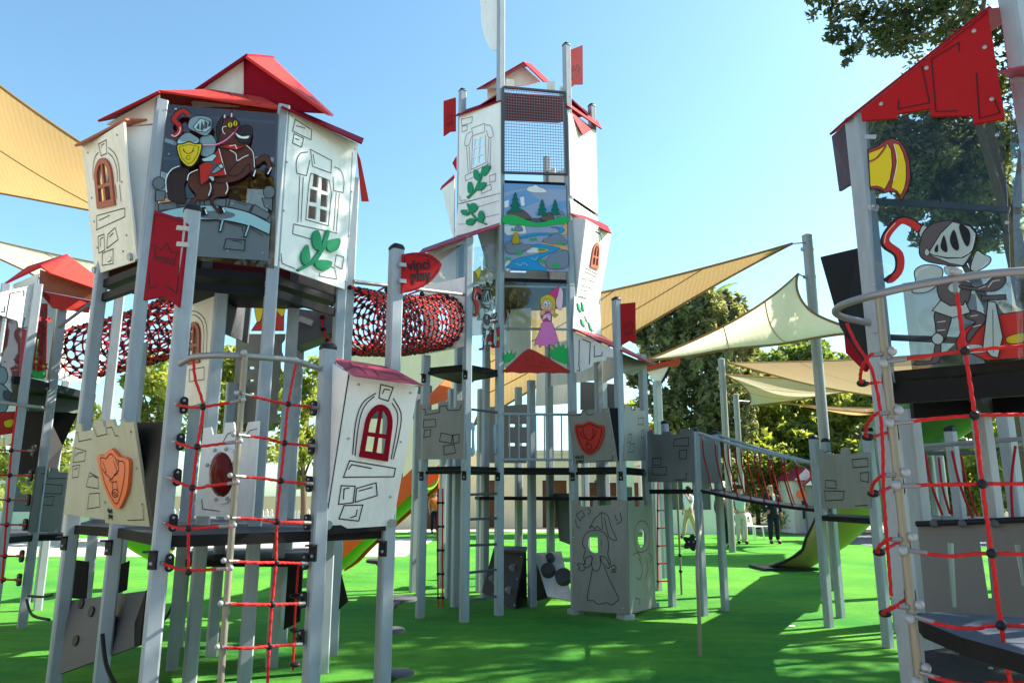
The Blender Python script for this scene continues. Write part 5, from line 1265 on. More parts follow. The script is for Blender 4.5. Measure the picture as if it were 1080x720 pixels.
# ================================================================ rope tunnel from the left tower to the tall tower
def rope_tunnel(label, a, b, rad, nring, nlong, group, sag=.12, rr=.012, hang=None):
    a = V3(a); b = V3(b); t = thing('rope_tunnel', label, 'rope tunnel', ((a.x + b.x) / 2, (a.y + b.y) / 2, min(a.z, b.z) - rad), group)
    ax = (b - a).normalized(); sx = ax.cross(V3((0, 0, 1))).normalized(); sy = sx.cross(ax)
    def pt(s, ang): return a.lerp(b, s) + sx * (rad * math.cos(ang)) + sy * (rad * math.sin(ang)) - V3((0, 0, sag * math.sin(math.pi * s)))
    N = nlong
    for i in range(nring + 1):
        mb = MB(); mb.tube([pt(i / nring, 2 * math.pi * k / 28) for k in range(28)], rr * (1.3 if i in (0, nring) else 1), 5, closed=True)
        mb.build('ring_rope', M['rope'], t, True)
    for k in range(N):
        for sgn in (1, -1):
            mb = MB(); mb.tube([pt(s / 24, 2 * math.pi * k / N + sgn * (s / 24) * 1.6) for s in range(25)], rr, 5)
            mb.build('net_rope', M['rope'], t, True)
    mbk = MB()
    for i in range(nring + 1):
        for k in range(N):
            for sgn in (1, -1):
                mbk.ball(pt(i / nring, 2 * math.pi * k / N + sgn * (i / nring) * 1.6), rr * 2.5, 6, 4)
    o = mbk.build('knot_pattern', M['knot'], t, True); o['kind'] = 'stuff'
    if hang:
        p, q_ = hang
        mb = MB(); mb.tube([V3(p), V3(q_)], .022, 10); mb.build('support_tube', M['steel'], t, True)
        for s in (.25, .55, .8):
            mb = MB(); m_ = V3(p).lerp(V3(q_), s); rope_tube(mb, [m_, pt(s, math.pi / 2)], rr, False); mb.build('hanger', M['rope'], t, True)
            mb = MB(); mb.ball(m_ - V3((0, 0, .05)), .035, 8, 6); mb.build('hanger_knot', M['knot'], t, True)
    return t
rope_tunnel('long tubular red rope tunnel between the knight tower and the tallest tower', W(369, 338, 7.45), W(466, 339, 9.42), .345, 19, 17, 'rope tunnels', .05, .0105, (W(373, 297, 7.3), W(492, 311, 9.35)))
# ================================================================ RIGHT TOWER (close to the viewer)
RT = thing('play_tower', 'near castle play tower with a big armoured knight on glass under a red slate board', 'play tower', (2.6, 4.2, 0), 'castle play towers')
H = PX(931, 400, 3.9); J = PX(1066, 60, 3.45)
dv = V3((J[0] - H[0], J[1] - H[1], 0)).normalized(); bk = V3((-dv.y, dv.x, 0))
if bk.y < 0: bk = -bk
J = (H[0] + dv.x * .80, H[1] + dv.y * .80)
def rel(s, b): return (H[0] + dv.x * s + bk.x * b, H[1] + dv.y * s + bk.y * b)
H2 = rel(-.1, 1.0); J2 = rel(1.0, .95); J3 = rel(1.35, .3)
postxy(RT, H, zat(124, 3.9), yaw=.35, cap=False, w=.095); postxy(RT, J, 5.2, yaw=.35, cap=False, w=.095)
postxy(RT, rel(.35, 1.1), 2.75, yaw=.35, cap=False, w=.09); postxy(RT, J2, 4.6, yaw=.35, cap=False, w=.09)
ZR = 2.14
deck(RT, [H, J, J3, J2, rel(.35, 1.1), rel(0, .9)], ZR, .05, 'deck', M['deck'])
for a, b in ((H, J), (J, J2), (rel(.35, 1.1), rel(0, .9)), (rel(.4, .05), rel(.4, 1.0)), (J2, rel(.35, 1.1))):
    mb = MB(); mb.bar((a[0], a[1], ZR - .12), (b[0], b[1], ZR - .12), .05, .11); mb.build('beam', M['black'], RT)
plN = Pl(V3((*H, 0)), V3((*J, 0)), V3((*H, 1))); plN.o = plN.o + plN.n * .06
CR = Crop(860, 0, 3.273); CK = Crop(930, 220, 4)
g5 = panel('glass_panel', RT, plN, [[(913, 126), (1058, 110), (1070, 379), (929, 387)]], M['glass_big'], .010)
art('knight_print', g5, plN, knight_layers(CK, .42), off=.003, step=.0004)
art('dragon_wing_print', g5, plN, [('f', 'p_wine', CR([(181, 518), (215, 505), (245, 484), (268, 478), (292, 488), (312, 515), (326, 560), (329, 610), (322, 650), (297, 694), (289, 678), (275, 664), (258, 661), (240, 667), (228, 658), (212, 653), (190, 655)]), .006), ('f', 'p_yellow', CR([(184, 530), (222, 516), (250, 498), (262, 520), (266, 570), (258, 620), (240, 655), (228, 648), (212, 643), (190, 645)]), .003), ('f', 'p_yellow', CR([(272, 494), (290, 502), (304, 530), (314, 570), (314, 620), (308, 650), (295, 676), (282, 660), (262, 650), (272, 610), (280, 560)]), .003),
    ('l', 'p_wine', CR(sm([(186, 560), (215, 545), (245, 505)], False)), .010), ('l', 'p_white', CR(sm([(272, 500), (284, 560), (270, 625)], False)), .003)], off=.003)
# shield in the knight's lap carries a small dragon shape
rb = panel('roof_board', RT, plN, [CR([(160, 390), (597, 44), (655, 414), (548, 434), (545, 404), (402, 407), (396, 380), (285, 398), (283, 414), (164, 421)])], M['red'], .018, .022)
lines('slate_drawing', rb, plN, [CR([(370, 236), (396, 362), (288, 383), (291, 350)]), CR([(498, 186), (497, 155), (403, 213), (418, 392), (492, 390)]), CR([(557, 260), (568, 416), (638, 397), (620, 352)])], .0055, off=.025)
bolts(rb, plN, CR([(230, 366), (386, 243), (549, 116), (586, 172), (610, 350)]), .011, .022)
bolts(g5, plN, CR([(200, 712), (627, 467)]) + [(1062, 235), (1064, 300), (922, 300)], .010)
for v in (157,):
    mb = MB(); mb.bar(plN.hit(*CR([(170, 474)])[0], .004), plN.hit(*CR([(210, 474)])[0], .004), .008, .024); mb.build('bracket', M['galv'], RT)
mb = MB(); mb.bar(plN.hit(910, 217, -.01), plN.hit(926, 220, -.01), .008, .03); mb.build('bracket', M['galv'], RT)
for (a, b) in (((915, 206), (1064, 215)), ((925, 352), (1068, 358))):
    mb = MB(); mb.bar(plN.hit(*a, -.10), plN.hit(*b, -.10), .03, .03); mb.build('rail', M['slate'], RT)
plate('roof', RT, [W(876, 143, 4.25), W(893, 128, 3.86), W(1044, 9, 3.40), W(1090, 4, 4.3), W(930, 110, 5.0)], M['red_dark'], .014)
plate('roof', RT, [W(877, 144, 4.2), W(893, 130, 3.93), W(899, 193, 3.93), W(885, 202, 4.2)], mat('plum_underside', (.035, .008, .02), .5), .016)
plate('side_chute', RT, [W(865, 271, 4.35), W(907, 261, 3.96), W(918, 392, 3.96), W(886, 345, 4.25)], M['black'], .018)
plate('side_chute', RT, [W(890, 352, 4.2), W(916, 380, 4.0), W(912, 392, 4.05), W(892, 372, 4.25)], M['red_dark'], .018)
# rear and side wall of the room
for (a, b, m, h) in ((rel(.0, 1.1), rel(.9, 1.15), 'glass_dark', .75), (J2, J3, 'grey', .6)):
    A = V3((*a, ZR)); B = V3((*b, ZR)); mb = MB(); pl = Pl(A, B, A + V3((0, 0, 1)))
    mb.prism([[A, B, B + V3((0, 0, h)), A + V3((0, 0, h))]], pl.to2, pl.n * .012); mb.build('back_panel', M[m], RT)
# small second roof and glass beside the tall post
plate('roof', RT, [W(1054, 77, 3.25), W(1110, 66, 3.0), W(1110, 80, 3.2), W(1066, 84, 3.5)], M['maroon'], .012)
plM = Pl(W(1064, 90, 3.42), W(1110, 86, 3.1), W(1076, 378, 3.42))
panel('glass_panel', RT, plM, [[(1063, 88), (1100, 84), (1106, 376), (1074, 379)]], M['glass'], .01)
panel('inner_panel', RT, Pl(W(1074, 90, 3.9), W(1110, 86, 3.7), W(1076, 200, 3.9)), [[(1075, 88), (1100, 84), (1104, 200), (1078, 210)]], M['cream'], .014)
# lower boards and steps
C8 = Crop(900, 520, 3.6)
pls2 = vplane(PX(968, 600, 4.75), PX(1080, 600, 4.35))
panel('slotted_board', RT, pls2, [C8([(243, 112), (690, 96), (690, 520), (275, 470)]), C8([(354, 186), (380, 190), (392, 432), (374, 432)]), C8([(476, 176), (504, 178), (526, 398), (510, 398)]), C8([(612, 192), (634, 196), (652, 350), (640, 350)])], M['grey_mid'], .018)
mb = MB(); mb.tube([pls2.hit(968, 552, .03), pls2.hit(1095, 547, .03)], .018, 10); mb.build('rim_tube', M['cap'], RT, True)
for u in (987, 1017, 1051):
    mb = MB(); mb.ball(pls2.hit(u, 551.5, .035), .026, 10, 7); mb.build('rim_knob', M['slate'], RT, True)
def lvl(name, px, z, th, m):
    P = [G(u, v, z) for u, v in px]; mb = MB(); mb.prism([P], lambda p: V3((p.x, p.y)), V3((0, 0, -th)))
    for i, f in enumerate(mb.f):
        if all(abs(mb.v[k].z - z) < 1e-6 for k in f): mb.m[i] = 1
    return mb.build(name, [M['deck'], m], RT)
M['blue_step'] = mat('blue_grey_step', (.06, .075, .11), .5, 0, .1, 8, .1, 100)
lvl('step', [(964, 646), (1000, 645), (1130, 655), (1160, 706), (1080, 690), (1015, 672), (972, 655)], .93, .07, M['blue_step'])
lvl('step', [(974, 686), (1040, 676), (1160, 672), (1200, 760), (985, 745)], .60, .06, M['deck'])
for u, v in ((1008, 687), (1045, 705)):
    put_bolt(RT, BOLT[(0.011, 'galvanised_ball')] if (0.011, 'galvanised_ball') in BOLT else list(BOLT.values())[0], G(u, v, .602), V3((0, 0, 1)))
# posts further back under the tower
for (u, v, d, zt) in ((977, 600, 4.9, 2.05), (1061, 450, 6.0, 2.4), (1095, 500, 5.2, 2.1)):
    post(RT, u, v, d, ztop=zt, cap=False, yaw=.35)

# ================================================================ net of the right tower
N2 = thing('climbing_net', 'close red rope climbing net on a bent steel rail before the big armoured knight', 'climbing net', (W(968, 715, 3.3).x, 3.3, 0), 'rope climbing nets')
DP = 3.28
def rail_pts(px): return [tuple(W(*p)) for p in px]
mb = MB(); mb.tube([V3(p) for p in sm(rail_pts([(1140, 283, 3.02), (1085, 285.5, 3.05), (1040, 289, 3.1), (1000, 295, 3.15), (960, 302, 3.2), (925, 310.5, 3.27), (900, 317.5, 3.42), (886, 323, 3.55), (881, 329, 3.66), (888, 334, 3.74), (902, 337.5, 3.8), (922, 341.5, 3.87)]), False, 4)], .0185, 12)
mb.build('top_rail', M['steel'], N2, True)
ptop = W(925.5, 311, DP); pbot = W(971, 722, DP)
# the pole stands plumb
pxm = (ptop.x + pbot.x) / 2
mb = MB(); mb.tube([V3((pxm, DP, -.03)), V3((pxm, DP, ptop.z))], .0185, 12); mb.build('pole', M['steel_warm'], N2, True)
plate_ = MB(); plate_.box((plN.hit(921, 341, .0).x, H[1] - .055, W(921, 341, 3.84).z), (.05, .012, .10), .35); plate_.build('flange', M['galv'], N2)
lev = [(371, [(1018, 370), (1100, 361)], 381), (433, [(1028, 438), (1100, 437)], 446), (498, [(1036, 510), (1100, 510)], 512), (566, [(1000, 586), (1046, 583), (1100, 588)], 580), (637, [(1000, 660), (1030, 662), (1056, 659), (1100, 663)], 650), (703, [(1000, 718), (1030, 722), (1060, 720), (1100, 724)], 709)]
PX2 = W(1102, 285, 3.04).x
mb = MB(); mb.tube([V3((PX2, 3.03, -.03)), V3((PX2, 3.03, W(1102, 286, 3.04).z))], .0185, 12); mb.build('pole', M['steel_warm'], N2, True)
def d2(u): return DP - .02 - (u - 940) / 160 * .24
for vb, pts, v0 in lev:
    p0 = V3((pxm, DP - .02, zat(v0, DP - .02)))
    zb = zat(vb, DP)
    for s in (-1, 1):
        mb = MB(); mb.ball(V3((pxm + s * .013 + (.012 if s > 0 else -.008), DP - .018, zb if s > 0 else zb - .055)), .0215, 14, 9); mb.build('joint_ball', M['galv'], N2, True)
    P = [p0] + [W(u, v, d2(u)) for u, v in pts]
    P[-1] = V3((PX2, 3.03, P[-1].z))
    mb = MB(); rope_tube(mb, P, .0078, True); mb.build('rope', M['rope'], N2, True)
    fer(N2, p0, p0.lerp(P[1], .075 / (P[1] - p0).length), .0105)
    if v0 > 700: continue
    # short loop towards the post
    zc = zb - .03
    L0 = V3((pxm - .015, DP - .015, zb - .01)); L1 = V3((pxm - .055, DP + .03, zb - .012)); L2 = V3((pxm - .035, DP + .16, zb - .05)); L3 = V3((pxm + .06, DP + .36, zb - .09)); L4 = V3((H[0] - .03, H[1] - .07, zb - .05))
    fer(N2, L0, L0.lerp(L1, .8), .0105)
    mb = MB(); rope_tube(mb, [L0.lerp(L1, .6), L1, L2, L3, L4], .0078, True); mb.build('rope', M['rope'], N2, True)
    clamp(N2, V3((H[0] - .005, H[1] - .058, zb - .05)), V3((-.35, -1, 0)), .85)
    mb = MB(); mb.ball(L3, .024, 10, 7, (1.3, 1, .8)); mb.build('knot', M['knot'], N2, True)
mb = MB(); rope_tube(mb, [W(893, 341, 3.70), W(903, 362, 3.66), W(915, 380, 3.60), W(922, 398, 3.56), W(928, 430, 3.55), W(931, 470, 3.55), W(932, 520, 3.55), W(936, 575, 3.55), W(940, 628, 3.55)], .0078, True); mb.build('rope', M['rope'], N2, True)
vr = [(1007, 299), (1010, 315), (1018, 370), (1028, 438), (1036, 510), (1046, 583), (1056, 659), (1066, 722), (1074, 770)]
mb = MB(); rope_tube(mb, [W(u, v, d2(u) - .004) for u, v in vr], .0082, True); mb.build('rope', M['rope'], N2, True)
for u, v in vr[2:7]:
    mb = MB(); mb.ball(W(u, v, d2(u) - .006), .0205, 14, 9); mb.build('knot', M['knot'], N2, True)
mb = MB(); mb.ball(W(1007, 288, 3.13) + V3((0, -.01, .005)), .024, 12, 8, (1.2, 1, .8)); mb.build('joint_ball', M['galv'], N2, True)
fer(N2, W(1007, 296, 3.14), W(1009, 309, 3.13), .011)

# ================================================================ rope bridge from the tall tower to the right
b1 = PX(738, 560, 9.75); b2 = PX(757, 500, 10.15); b3 = PX(706, 560, 10.5)
R5 = PX(866, 560, 8.94); R6 = PX(879, 560, 9.6); K = PX(925, 560, 7.8); K2 = PX(938, 560, 8.6)
SP = thing('bridge_landing', 'dark grey castle landing with loose stone drawing between princess box and rope bridge', 'play platform', (b3[0], b3[1], 0))
for p, z in ((b1, zat(455, 9.75)), (b2, zat(458, 10.15)), (b3, zat(447, 10.5))): postxy(SP, p, z, w=.09)
plq3 = vplane(r3, b1, .06)
q3 = panel('castle_panel', SP, plq3, [Cs([(410, 418), (432, 414), (434, 430), (470, 432), (474, 420), (510, 420), (512, 432), (545, 432), (548, 408), (604, 408), (608, 634), (414, 632)])], M['grey_mid'], .018)
lines('stone_drawing', q3, plq3, [closed(Cs([(525, 452), (586, 444), (585, 480), (522, 480)])), closed(Cs([(546, 500), (578, 496), (576, 534), (548, 534)])), closed(Cs([(434, 532), (468, 530), (470, 560), (434, 560)])), closed(Cs([(430, 570), (494, 570), (490, 602), (434, 602)])), Cs([(578, 592), (574, 622), (528, 624)])], .009)
mb = MB(); mb.bar(V3((b1[0], b1[1] + .06, 1.95)), V3((b2[0], b2[1] - .06, 1.95)), .02, .62, V3((0, 0, 1))); mb.build('side_panel', M['grey_mid'], SP)
deck(SP, [r3, b1, b2, b3], 1.56, .06)
RCL = thing('bridge_landing', 'grey castle landing with drawn stones in front of green slide and tall sail mast', 'play platform', (R5[0] + .3, R5[1], 0))
for p, z in ((R5, zat(463, 8.94)), (R6, zat(466, 9.6)), (K, zat(455, 7.8)), (K2, zat(462, 8.6))): postxy(RCL, p, z, w=.09)
Cq = Crop(730, 420, 3.6)
plq5 = vplane(R5, K, .06)
q5 = panel('castle_panel', RCL, plq5, [Cq([(476, 190), (496, 192), (500, 210), (562, 212), (565, 186), (592, 186), (598, 212), (640, 206), (668, 204), (676, 415), (492, 418)])], M['grey'], .018)
lines('stone_drawing', q5, plq5, [closed(Cq([(608, 232), (668, 226), (670, 258), (612, 262)])), closed(Cq([(640, 282), (672, 280), (670, 318), (642, 312)])), closed(Cq([(508, 310), (546, 312), (548, 342), (506, 338)])), closed(Cq([(503, 350), (578, 352), (574, 384), (508, 388)])), Cq([(668, 404), (620, 408)]), Cq([(505, 205), (520, 200), (555, 205)])], .009)
deck(RCL, [R5, K, K2, R6], 1.25, .06)
RB = thing('rope_bridge', 'sloping rope bridge with red side ropes between two landings, people standing beyond it', 'rope bridge', ((b1[0] + R5[0]) / 2, (b1[1] + R5[1]) / 2, 0), 'rope bridges')
za, zb_ = zat(516, 9.75), zat(538, 8.94); ra, rb2 = zat(455, 9.75), zat(489, 8.94)
for (A, B) in ((b1, R5), (b2, R6)):
    a = V3((A[0], A[1], ra)); b = V3((B[0], B[1], rb2))
    pts = [a.lerp(b, t) - V3((0, 0, .03 * math.sin(math.pi * t))) for t in [i / 10 for i in range(11)]]
    mb = MB(); mb.tube(pts, .020, 8); mb.build('handrail', M['post'], RB, True)
    lo = [V3((A[0], A[1], za)).lerp(V3((B[0], B[1], zb_)), t) - V3((0, 0, .03 * math.sin(math.pi * t))) for t in [i / 10 for i in range(11)]]
    mb = MB(); mb.tube(lo, .016, 6); mb.build('cable', M['cap'], RB, True)
    for i in range(1, 9):
        t = i / 9 - .04
        j = min(9, int(t * 10)); f = t * 10 - j
        pt = pts[j].lerp(pts[j + 1], f); t2 = min(.99, t + .06); j2 = min(9, int(t2 * 10)); pb = lo[j2].lerp(lo[j2 + 1], t2 * 10 - j2)
        mid = pt.lerp(pb, .55) - (pb - pt).cross(V3((0, 0, 1))).normalized() * .02 + V3((-.03, 0, 0))
        mb = MB(); rope_tube(mb, [pt, pt.lerp(pb, .3) + V3((-.03, 0, 0)), mid + V3((.0, 0, 0)), pb], .010, False); mb.build('rope', M['rope_dark'], RB, True)
        fer(RB, pt, pt.lerp(pb, .12), .016)
for i in range(16):
    t0, t1 = (i + .08) / 16, (i + .92) / 16
    def q(t, A, B): return V3((A[0], A[1], za)).lerp(V3((B[0], B[1], zb_)), t) - V3((0, 0, .03 * math.sin(math.pi * t) - .01))
    P = [q(t0, b1, R5), q(t1, b1, R5), q(t1, b2, R6), q(t0, b2, R6)]
    mb = MB(); mb.prism([P], lambda p: V3((p.x, p.y)), V3((0, 0, -.035))); mb.build('tread', M['cap'], RB)

# bent pole with a black flower wheel
BP = thing('bent_pole', 'thin bent steel pole with a black flower wheel standing on the turf before the bridge', 'pole', (G(738, 691).x, G(738, 691).y, 0))
dbp = G(738, 691).y
mb = MB(); mb.tube([V3(p) for p in sm([tuple(W(738.5, 693, dbp)), tuple(W(737, 640, dbp)), tuple(W(735.5, 600, dbp)), tuple(W(736, 575, dbp + .2)), tuple(W(739, 555, dbp + .9)), tuple(W(740, 530, dbp + 1.8))], False, 5)], .019, 8); mb.build('pole', M['steel_warm'], BP, True)
pf = W(729, 572, 9.5); mb = MB()
pts = [V3((pf.x + (.085 + .022 * math.cos(5 * a)) * math.cos(a), pf.y, pf.z + (.085 + .022 * math.cos(5 * a)) * math.sin(a))) for a in [2 * math.pi * i / 40 for i in range(40)]]
mb.prism([pts], lambda p: V3((p.x, p.z)), V3((0, .05, 0))); fw = mb.build('flower_wheel', M['cap'], BP)
for s in (-1, 1): put_bolt(fw, list(BOLT.values())[0], pf + V3((s * .03, -.002, .01)), V3((0, -1, 0)))
mb = MB(); mb.bar(pf + V3((.06, .06, 0)), V3((b1[0], b1[1], pf.z)), .03); mb.build('arm', M['cap'], BP)
TP = thing('pole', 'thin straight steel pole with rope rungs left of the bent pole', 'pole', (G(719, 627).x, G(719, 627).y, 0))
dt = G(719, 627).y
mb = MB(); mb.tube([V3((TP.location.x, dt, -.02)), V3((TP.location.x, dt, 2.0))], .017, 8); mb.build('shaft', M['steel_warm'], TP, True)
for v in (585, 602): mb = MB(); mb.ball(V3((TP.location.x, dt, zat(v, dt))), .03, 8, 6); mb.build('knob', M['knot'], TP, True)
def rope_ladder(label, u0, u1, v0, v1, d, nr, rung, r=.012, group='rope ladders', black=False):
    a = W((u0 + u1) / 2, v1, d); t = thing('rope_ladder', label, 'rope ladder', (a.x, a.y, max(0, a.z)), group)
    for u in (u0, u1):
        mb = MB(); rope_tube(mb, [W(u, v0, d), W(u - .5, (v0 + v1) / 2, d), W(u, v1, d)], r, False); mb.build('rope', M['rope'], t, True)
    for i in range(nr):
        v = v0 + (v1 - v0) * (i + .6) / nr
        mb = MB(); mb.tube([W(u0, v, d), W(u1, v - (u1 - u0) * .02, d)], r, 6); mb.build('rung', M[rung], t, True)
        for u in (u0, u1):
            mb = MB(); mb.ball(W(u, v, d), r * 1.9, 8, 6); mb.build('knot', M['knot'], t, True)
    return t
rope_ladder('red rope ladder with black rungs in front of the orange slide', 462, 467, 515, 640, 10.2, 5, 'knot')
rope_ladder('red rope ladder with red rungs between princess box and thin steel pole', 694, 706, 508, 620, 11.8, 6, 'rope')
# second rope bridge behind the right tower
RB2 = thing('rope_bridge', 'level rope bridge with crossing dark red ropes seen behind the close climbing net', 'rope bridge', (W(1020, 500, 6.5).x, 6.5, 0), 'rope bridges')
for (a, b, m, r) in (((950, 472, 6.2), (1100, 461, 5.6), 'steel', .018), ((960, 474, 7.0), (1100, 467, 6.6), 'steel', .018), ((950, 478, 7.2), (1100, 476.5, 6.8), 'slate', .02)):
    mb = MB(); mb.tube([W(*a), W(*b)], r, 8); mb.build('handrail', M[m], RB2, True)
for i in range(10):
    t0 = (i + .05) / 10; t1 = (i + .95) / 10
    A, B, C_, D_ = W(950, 548, 6.2), W(1100, 550, 5.6), W(1100, 546, 6.6), W(955, 545, 7.2)
    P = [A.lerp(B, t0), A.lerp(B, t1), D_.lerp(C_, t1), D_.lerp(C_, t0)]
    z = min(p.z for p in P); P = [V3((p.x, p.y, 1.30)) for p in P]
    mb = MB(); mb.prism([P], lambda p: V3((p.x, p.y)), V3((0, 0, -.03))); mb.build('tread', M['slate'], RB2)
for (u0, v0, u1, v1, dd) in ((964, 480, 972, 542, 7), (976, 478, 994, 543, 6.1), (990, 482, 1002, 542, 7), (1004, 475, 1026, 546, 6.0), (1013, 478, 1004, 542, 7), (1014, 481, 1032, 546, 7), (1036, 475, 1058, 541, 5.9), (1040, 478, 1053, 541, 6.9), (1064, 482, 1078, 540, 6.9), (1071, 470, 1068, 546, 5.8), (1070, 474, 1082, 540, 6.8)):
    a = W(u0, v0, dd); b = W(u1, v1, dd); mb = MB(); rope_tube(mb, [a, a.lerp(b, .5) + V3((-.02, 0, 0)), b], .010, False); mb.build('rope', M['rope_dark'], RB2, True)
for (u, v, d, vt) in ((1010, 520, 6.3, 455), (986, 520, 8.6, 460)): post(RB2, u, v, d, vtop=vt, yaw=.4, w=.08)

# ================================================================ slides
def trough(label, path, w, hgt, m_bed, m_side, name='slide', cat='slide', group='playground slides', legs=()):
    P = [V3(p) for p in sm([tuple(W(*p)) if not isinstance(p, V3) else tuple(p) for p in path], False, 6)]
    t = thing(name, label, cat, (P[-1].x, P[-1].y, 0), group)
    n = len(P); sec = []
    for i in range(n):
        tg = (P[min(i + 1, n - 1)] - P[max(i - 1, 0)]); tg.z = 0; tg = tg.normalized() if tg.length > 0 else V3((1, 0, 0)); sx = V3((-tg.y, tg.x, 0))
        sec.append([P[i] + sx * (w / 2 * math.sin(a)) + V3((0, 0, (1 - math.cos(a)) * hgt * .55)) for a in [R(-80 + 16 * k) for k in range(11)]])
    mb = MB(); vs = [p for s in sec for p in s] + [p - V3((0, 0, .04)) for s in sec for p in s]; fs = []; o = n * 11
    for i in range(n - 1):
        for k in range(10):
            a, b, c_, d_ = i * 11 + k, i * 11 + k + 1, (i + 1) * 11 + k + 1, (i + 1) * 11 + k
            fs += [(a, b, c_, d_), (o + d_, o + c_, o + b, o + a)]
    for i in range(n - 1):
        for k in (0, 10): fs.append((i * 11 + k, (i + 1) * 11 + k, o + (i + 1) * 11 + k, o + i * 11 + k))
    for k in range(10):
        fs.append((k, k + 1, o + k + 1, o + k)); e = (n - 1) * 11; fs.append((e + k, e + k + 1, o + e + k + 1, o + e + k))
    mb.add(vs, fs); mb.build('bed', m_bed, t, True)
    for k in (0, 10):
        mb = MB()
        if m_side is None: mb.tube([s[k] for s in sec], .03, 8); mb.build('edge_rail', M['cap'], t, True)
        else:
            s_ = [s[k] for s in sec]
            sxv = [(s[10] - s[0]).normalized() * (.03 if k else -.03) for s in sec]
            vs = []; fs = []
            for p, x in zip(s_, sxv): vs += [p + V3((0, 0, .22)), p + V3((0, 0, .22)) + x, p - V3((0, 0, .20)) + x, p - V3((0, 0, .20))]
            for i in range(n - 1):
                for q_ in range(4): fs.append((i * 4 + q_, i * 4 + (q_ + 1) % 4, i * 4 + 4 + (q_ + 1) % 4, i * 4 + 4 + q_))
            fs += [(3, 2, 1, 0), tuple((n - 1) * 4 + q_ for q_ in range(4))]
            mb.add(vs, fs); mb.build('side_rail', m_side, t)
    return t
ss = trough('lime green slide with orange red sides behind the white house front', [(452, 514, 13.3), (430, 534, 13.55), (406, 556, 13.8), (380, 580, 14.05), (366, 594, 14.2), (352, 603, 14.35)], .58, .42, M['slide_lime'], M['slide_orange'])
GS = thing('slide', 'olive green half pipe slide reaching the turf beside the rope bridge', 'slide', W(840, 588, 15.2), 'playground slides')
P = [V3(p) for p in sm([tuple(W(*p)) for p in ((955, 470, 11.0), (930, 498, 12.6), (905, 528, 14.0), (882, 553, 14.8), (858, 570, 15.2), (835, 580, 15.4), (812, 585, 15.6))], False, 5)]
P = [V3((p.x, p.y, max(p.z, .50))) for p in P]
n = len(P); vs = []; fs = []; ed = [[], []]; RAD = .46; kk = 15
for i, p in enumerate(P):
    tg = P[min(i + 1, n - 1)] - P[max(i - 1, 0)]; tg.z = 0; tg.normalize(); sx = V3((-tg.y, tg.x, 0)); f = i / (n - 1)
    am = R(180 if f < .35 else max(14, 180 - (f - .35) / .65 * 166))
    row = [p + sx * (RAD * math.sin(a)) - V3((0, 0, RAD * math.cos(a))) for a in [-am + 2 * am * k / (kk - 1) for k in range(kk)]]
    vs += row; ed[0].append(row[0]); ed[1].append(row[-1])
for i in range(n - 1):
    for k in range(kk - 1): fs.append((i * kk + k, i * kk + k + 1, (i + 1) * kk + k + 1, (i + 1) * kk + k))
o = len(vs); vs2 = [v + V3((0, .0, -.02)) for v in vs]
mb = MB(); mb.add(vs, fs); mb.build('shell', M['slide_green'], GS, True)
for e_ in ed:
    c = int(n * .36); mb = MB(); mb.tube(e_[c:], .028, 6); mb.build('edge_rail', M['cap'], GS, True)
mb = MB(); p = P[-1]; mb.box((p.x + .25, p.y, .03), (1.1, .8, .05), .1); mb.build('base_plate', M['cap'], GS)
TS = thing('tube_slide', 'dark green tube slide behind the close climbing net', 'slide', (W(960, 450, 8.2).x, 8.2, 0), 'playground slides')
mb = MB(); mb.tube([V3(p) for p in sm([tuple(W(*p)) for p in ((1090, 345, 6.6), (1030, 398, 7.1), (990, 430, 7.7), (960, 452, 8.4), (940, 470, 9.4), (930, 500, 11.0), (928, 512, 12.4))], False, 6)], .36, 20); mb.build('tube', M['tube_green'], TS, True)
for (u, v, d) in ((990, 430, 7.7), (952, 458, 8.8)):
    p = W(u, v, d); mb = MB(); mb.tube([V3((p.x, p.y + .1, -.02)), V3((p.x, p.y + .1, p.z - .3))], .045, 10); mb.build('leg', M['post'], TS, True)
trough('small green slide bed low behind the knight tower', [(150, 552, 11.5), (146, 566, 11.8), (150, 580, 12.2), (165, 590, 12.6)], .6, .4, M['slide_lime'], None)

# ================================================================ FAR LEFT TOWER
FL = thing('play_tower', 'smaller castle play tower with red hipped roof and flower glass at the left edge', 'play tower', (W(30, 560, 9.0).x, 9.2, 0), 'castle play towers')
for (u, v, d, vt, cap) in ((45, 490, 8.9, 319, True), (20, 450, 8.4, 300, False), (61, 470, 10.2, 400, False), (43, 600, 11.0, 420, False), (-22, 500, 8.2, 300, False), (5, 560, 10.5, 330, False), (-60, 560, 10.2, 330, False)):
    post(FL, u, v, d, vtop=vt, cap=cap, yaw=.6)
CFL = Crop(0, 240, 4)
plt2 = Pl(W(51, 400, 8.95), W(87, 403, 9.9), W(61, 324, 8.95))
panel('tunnel_panel', FL, plt2, [CFL([(245, 335), (420, 352), (420, 655), (205, 640)]), circ(90, 371, 20, 29, 24)], M['white'], .018)
deck(FL, [PX(45, 490, 8.9), PX(20, 450, 8.4), PX(-22, 500, 8.2), PX(-60, 560, 10.2), PX(61, 470, 10.4), PX(95, 470, 9.9)], 2.82, .09, 'deck', M['black'])
deck(FL, [PX(43, 520, 8.9), PX(14, 520, 8.4), PX(-40, 560, 8.2), PX(-60, 560, 10.2), PX(61, 470, 10.4), PX(75, 560, 9.0)], 1.03, .07)
plf2 = vplane(PX(18, 400, 8.4), PX(48, 400, 8.9), .05)
gf = panel('glass_panel', FL, plf2, [[(38, 300), (60, 318), (53, 402), (27, 402)]], M['glass_dark'], .01)
fl_ = lambda x, y, r: CFL([(x + r * math.cos(a) * (1 if i % 2 else .5), y + r * math.sin(a) * (1 if i % 2 else .5)) for i, a in enumerate([2 * math.pi * k / 10 for k in range(10)])])
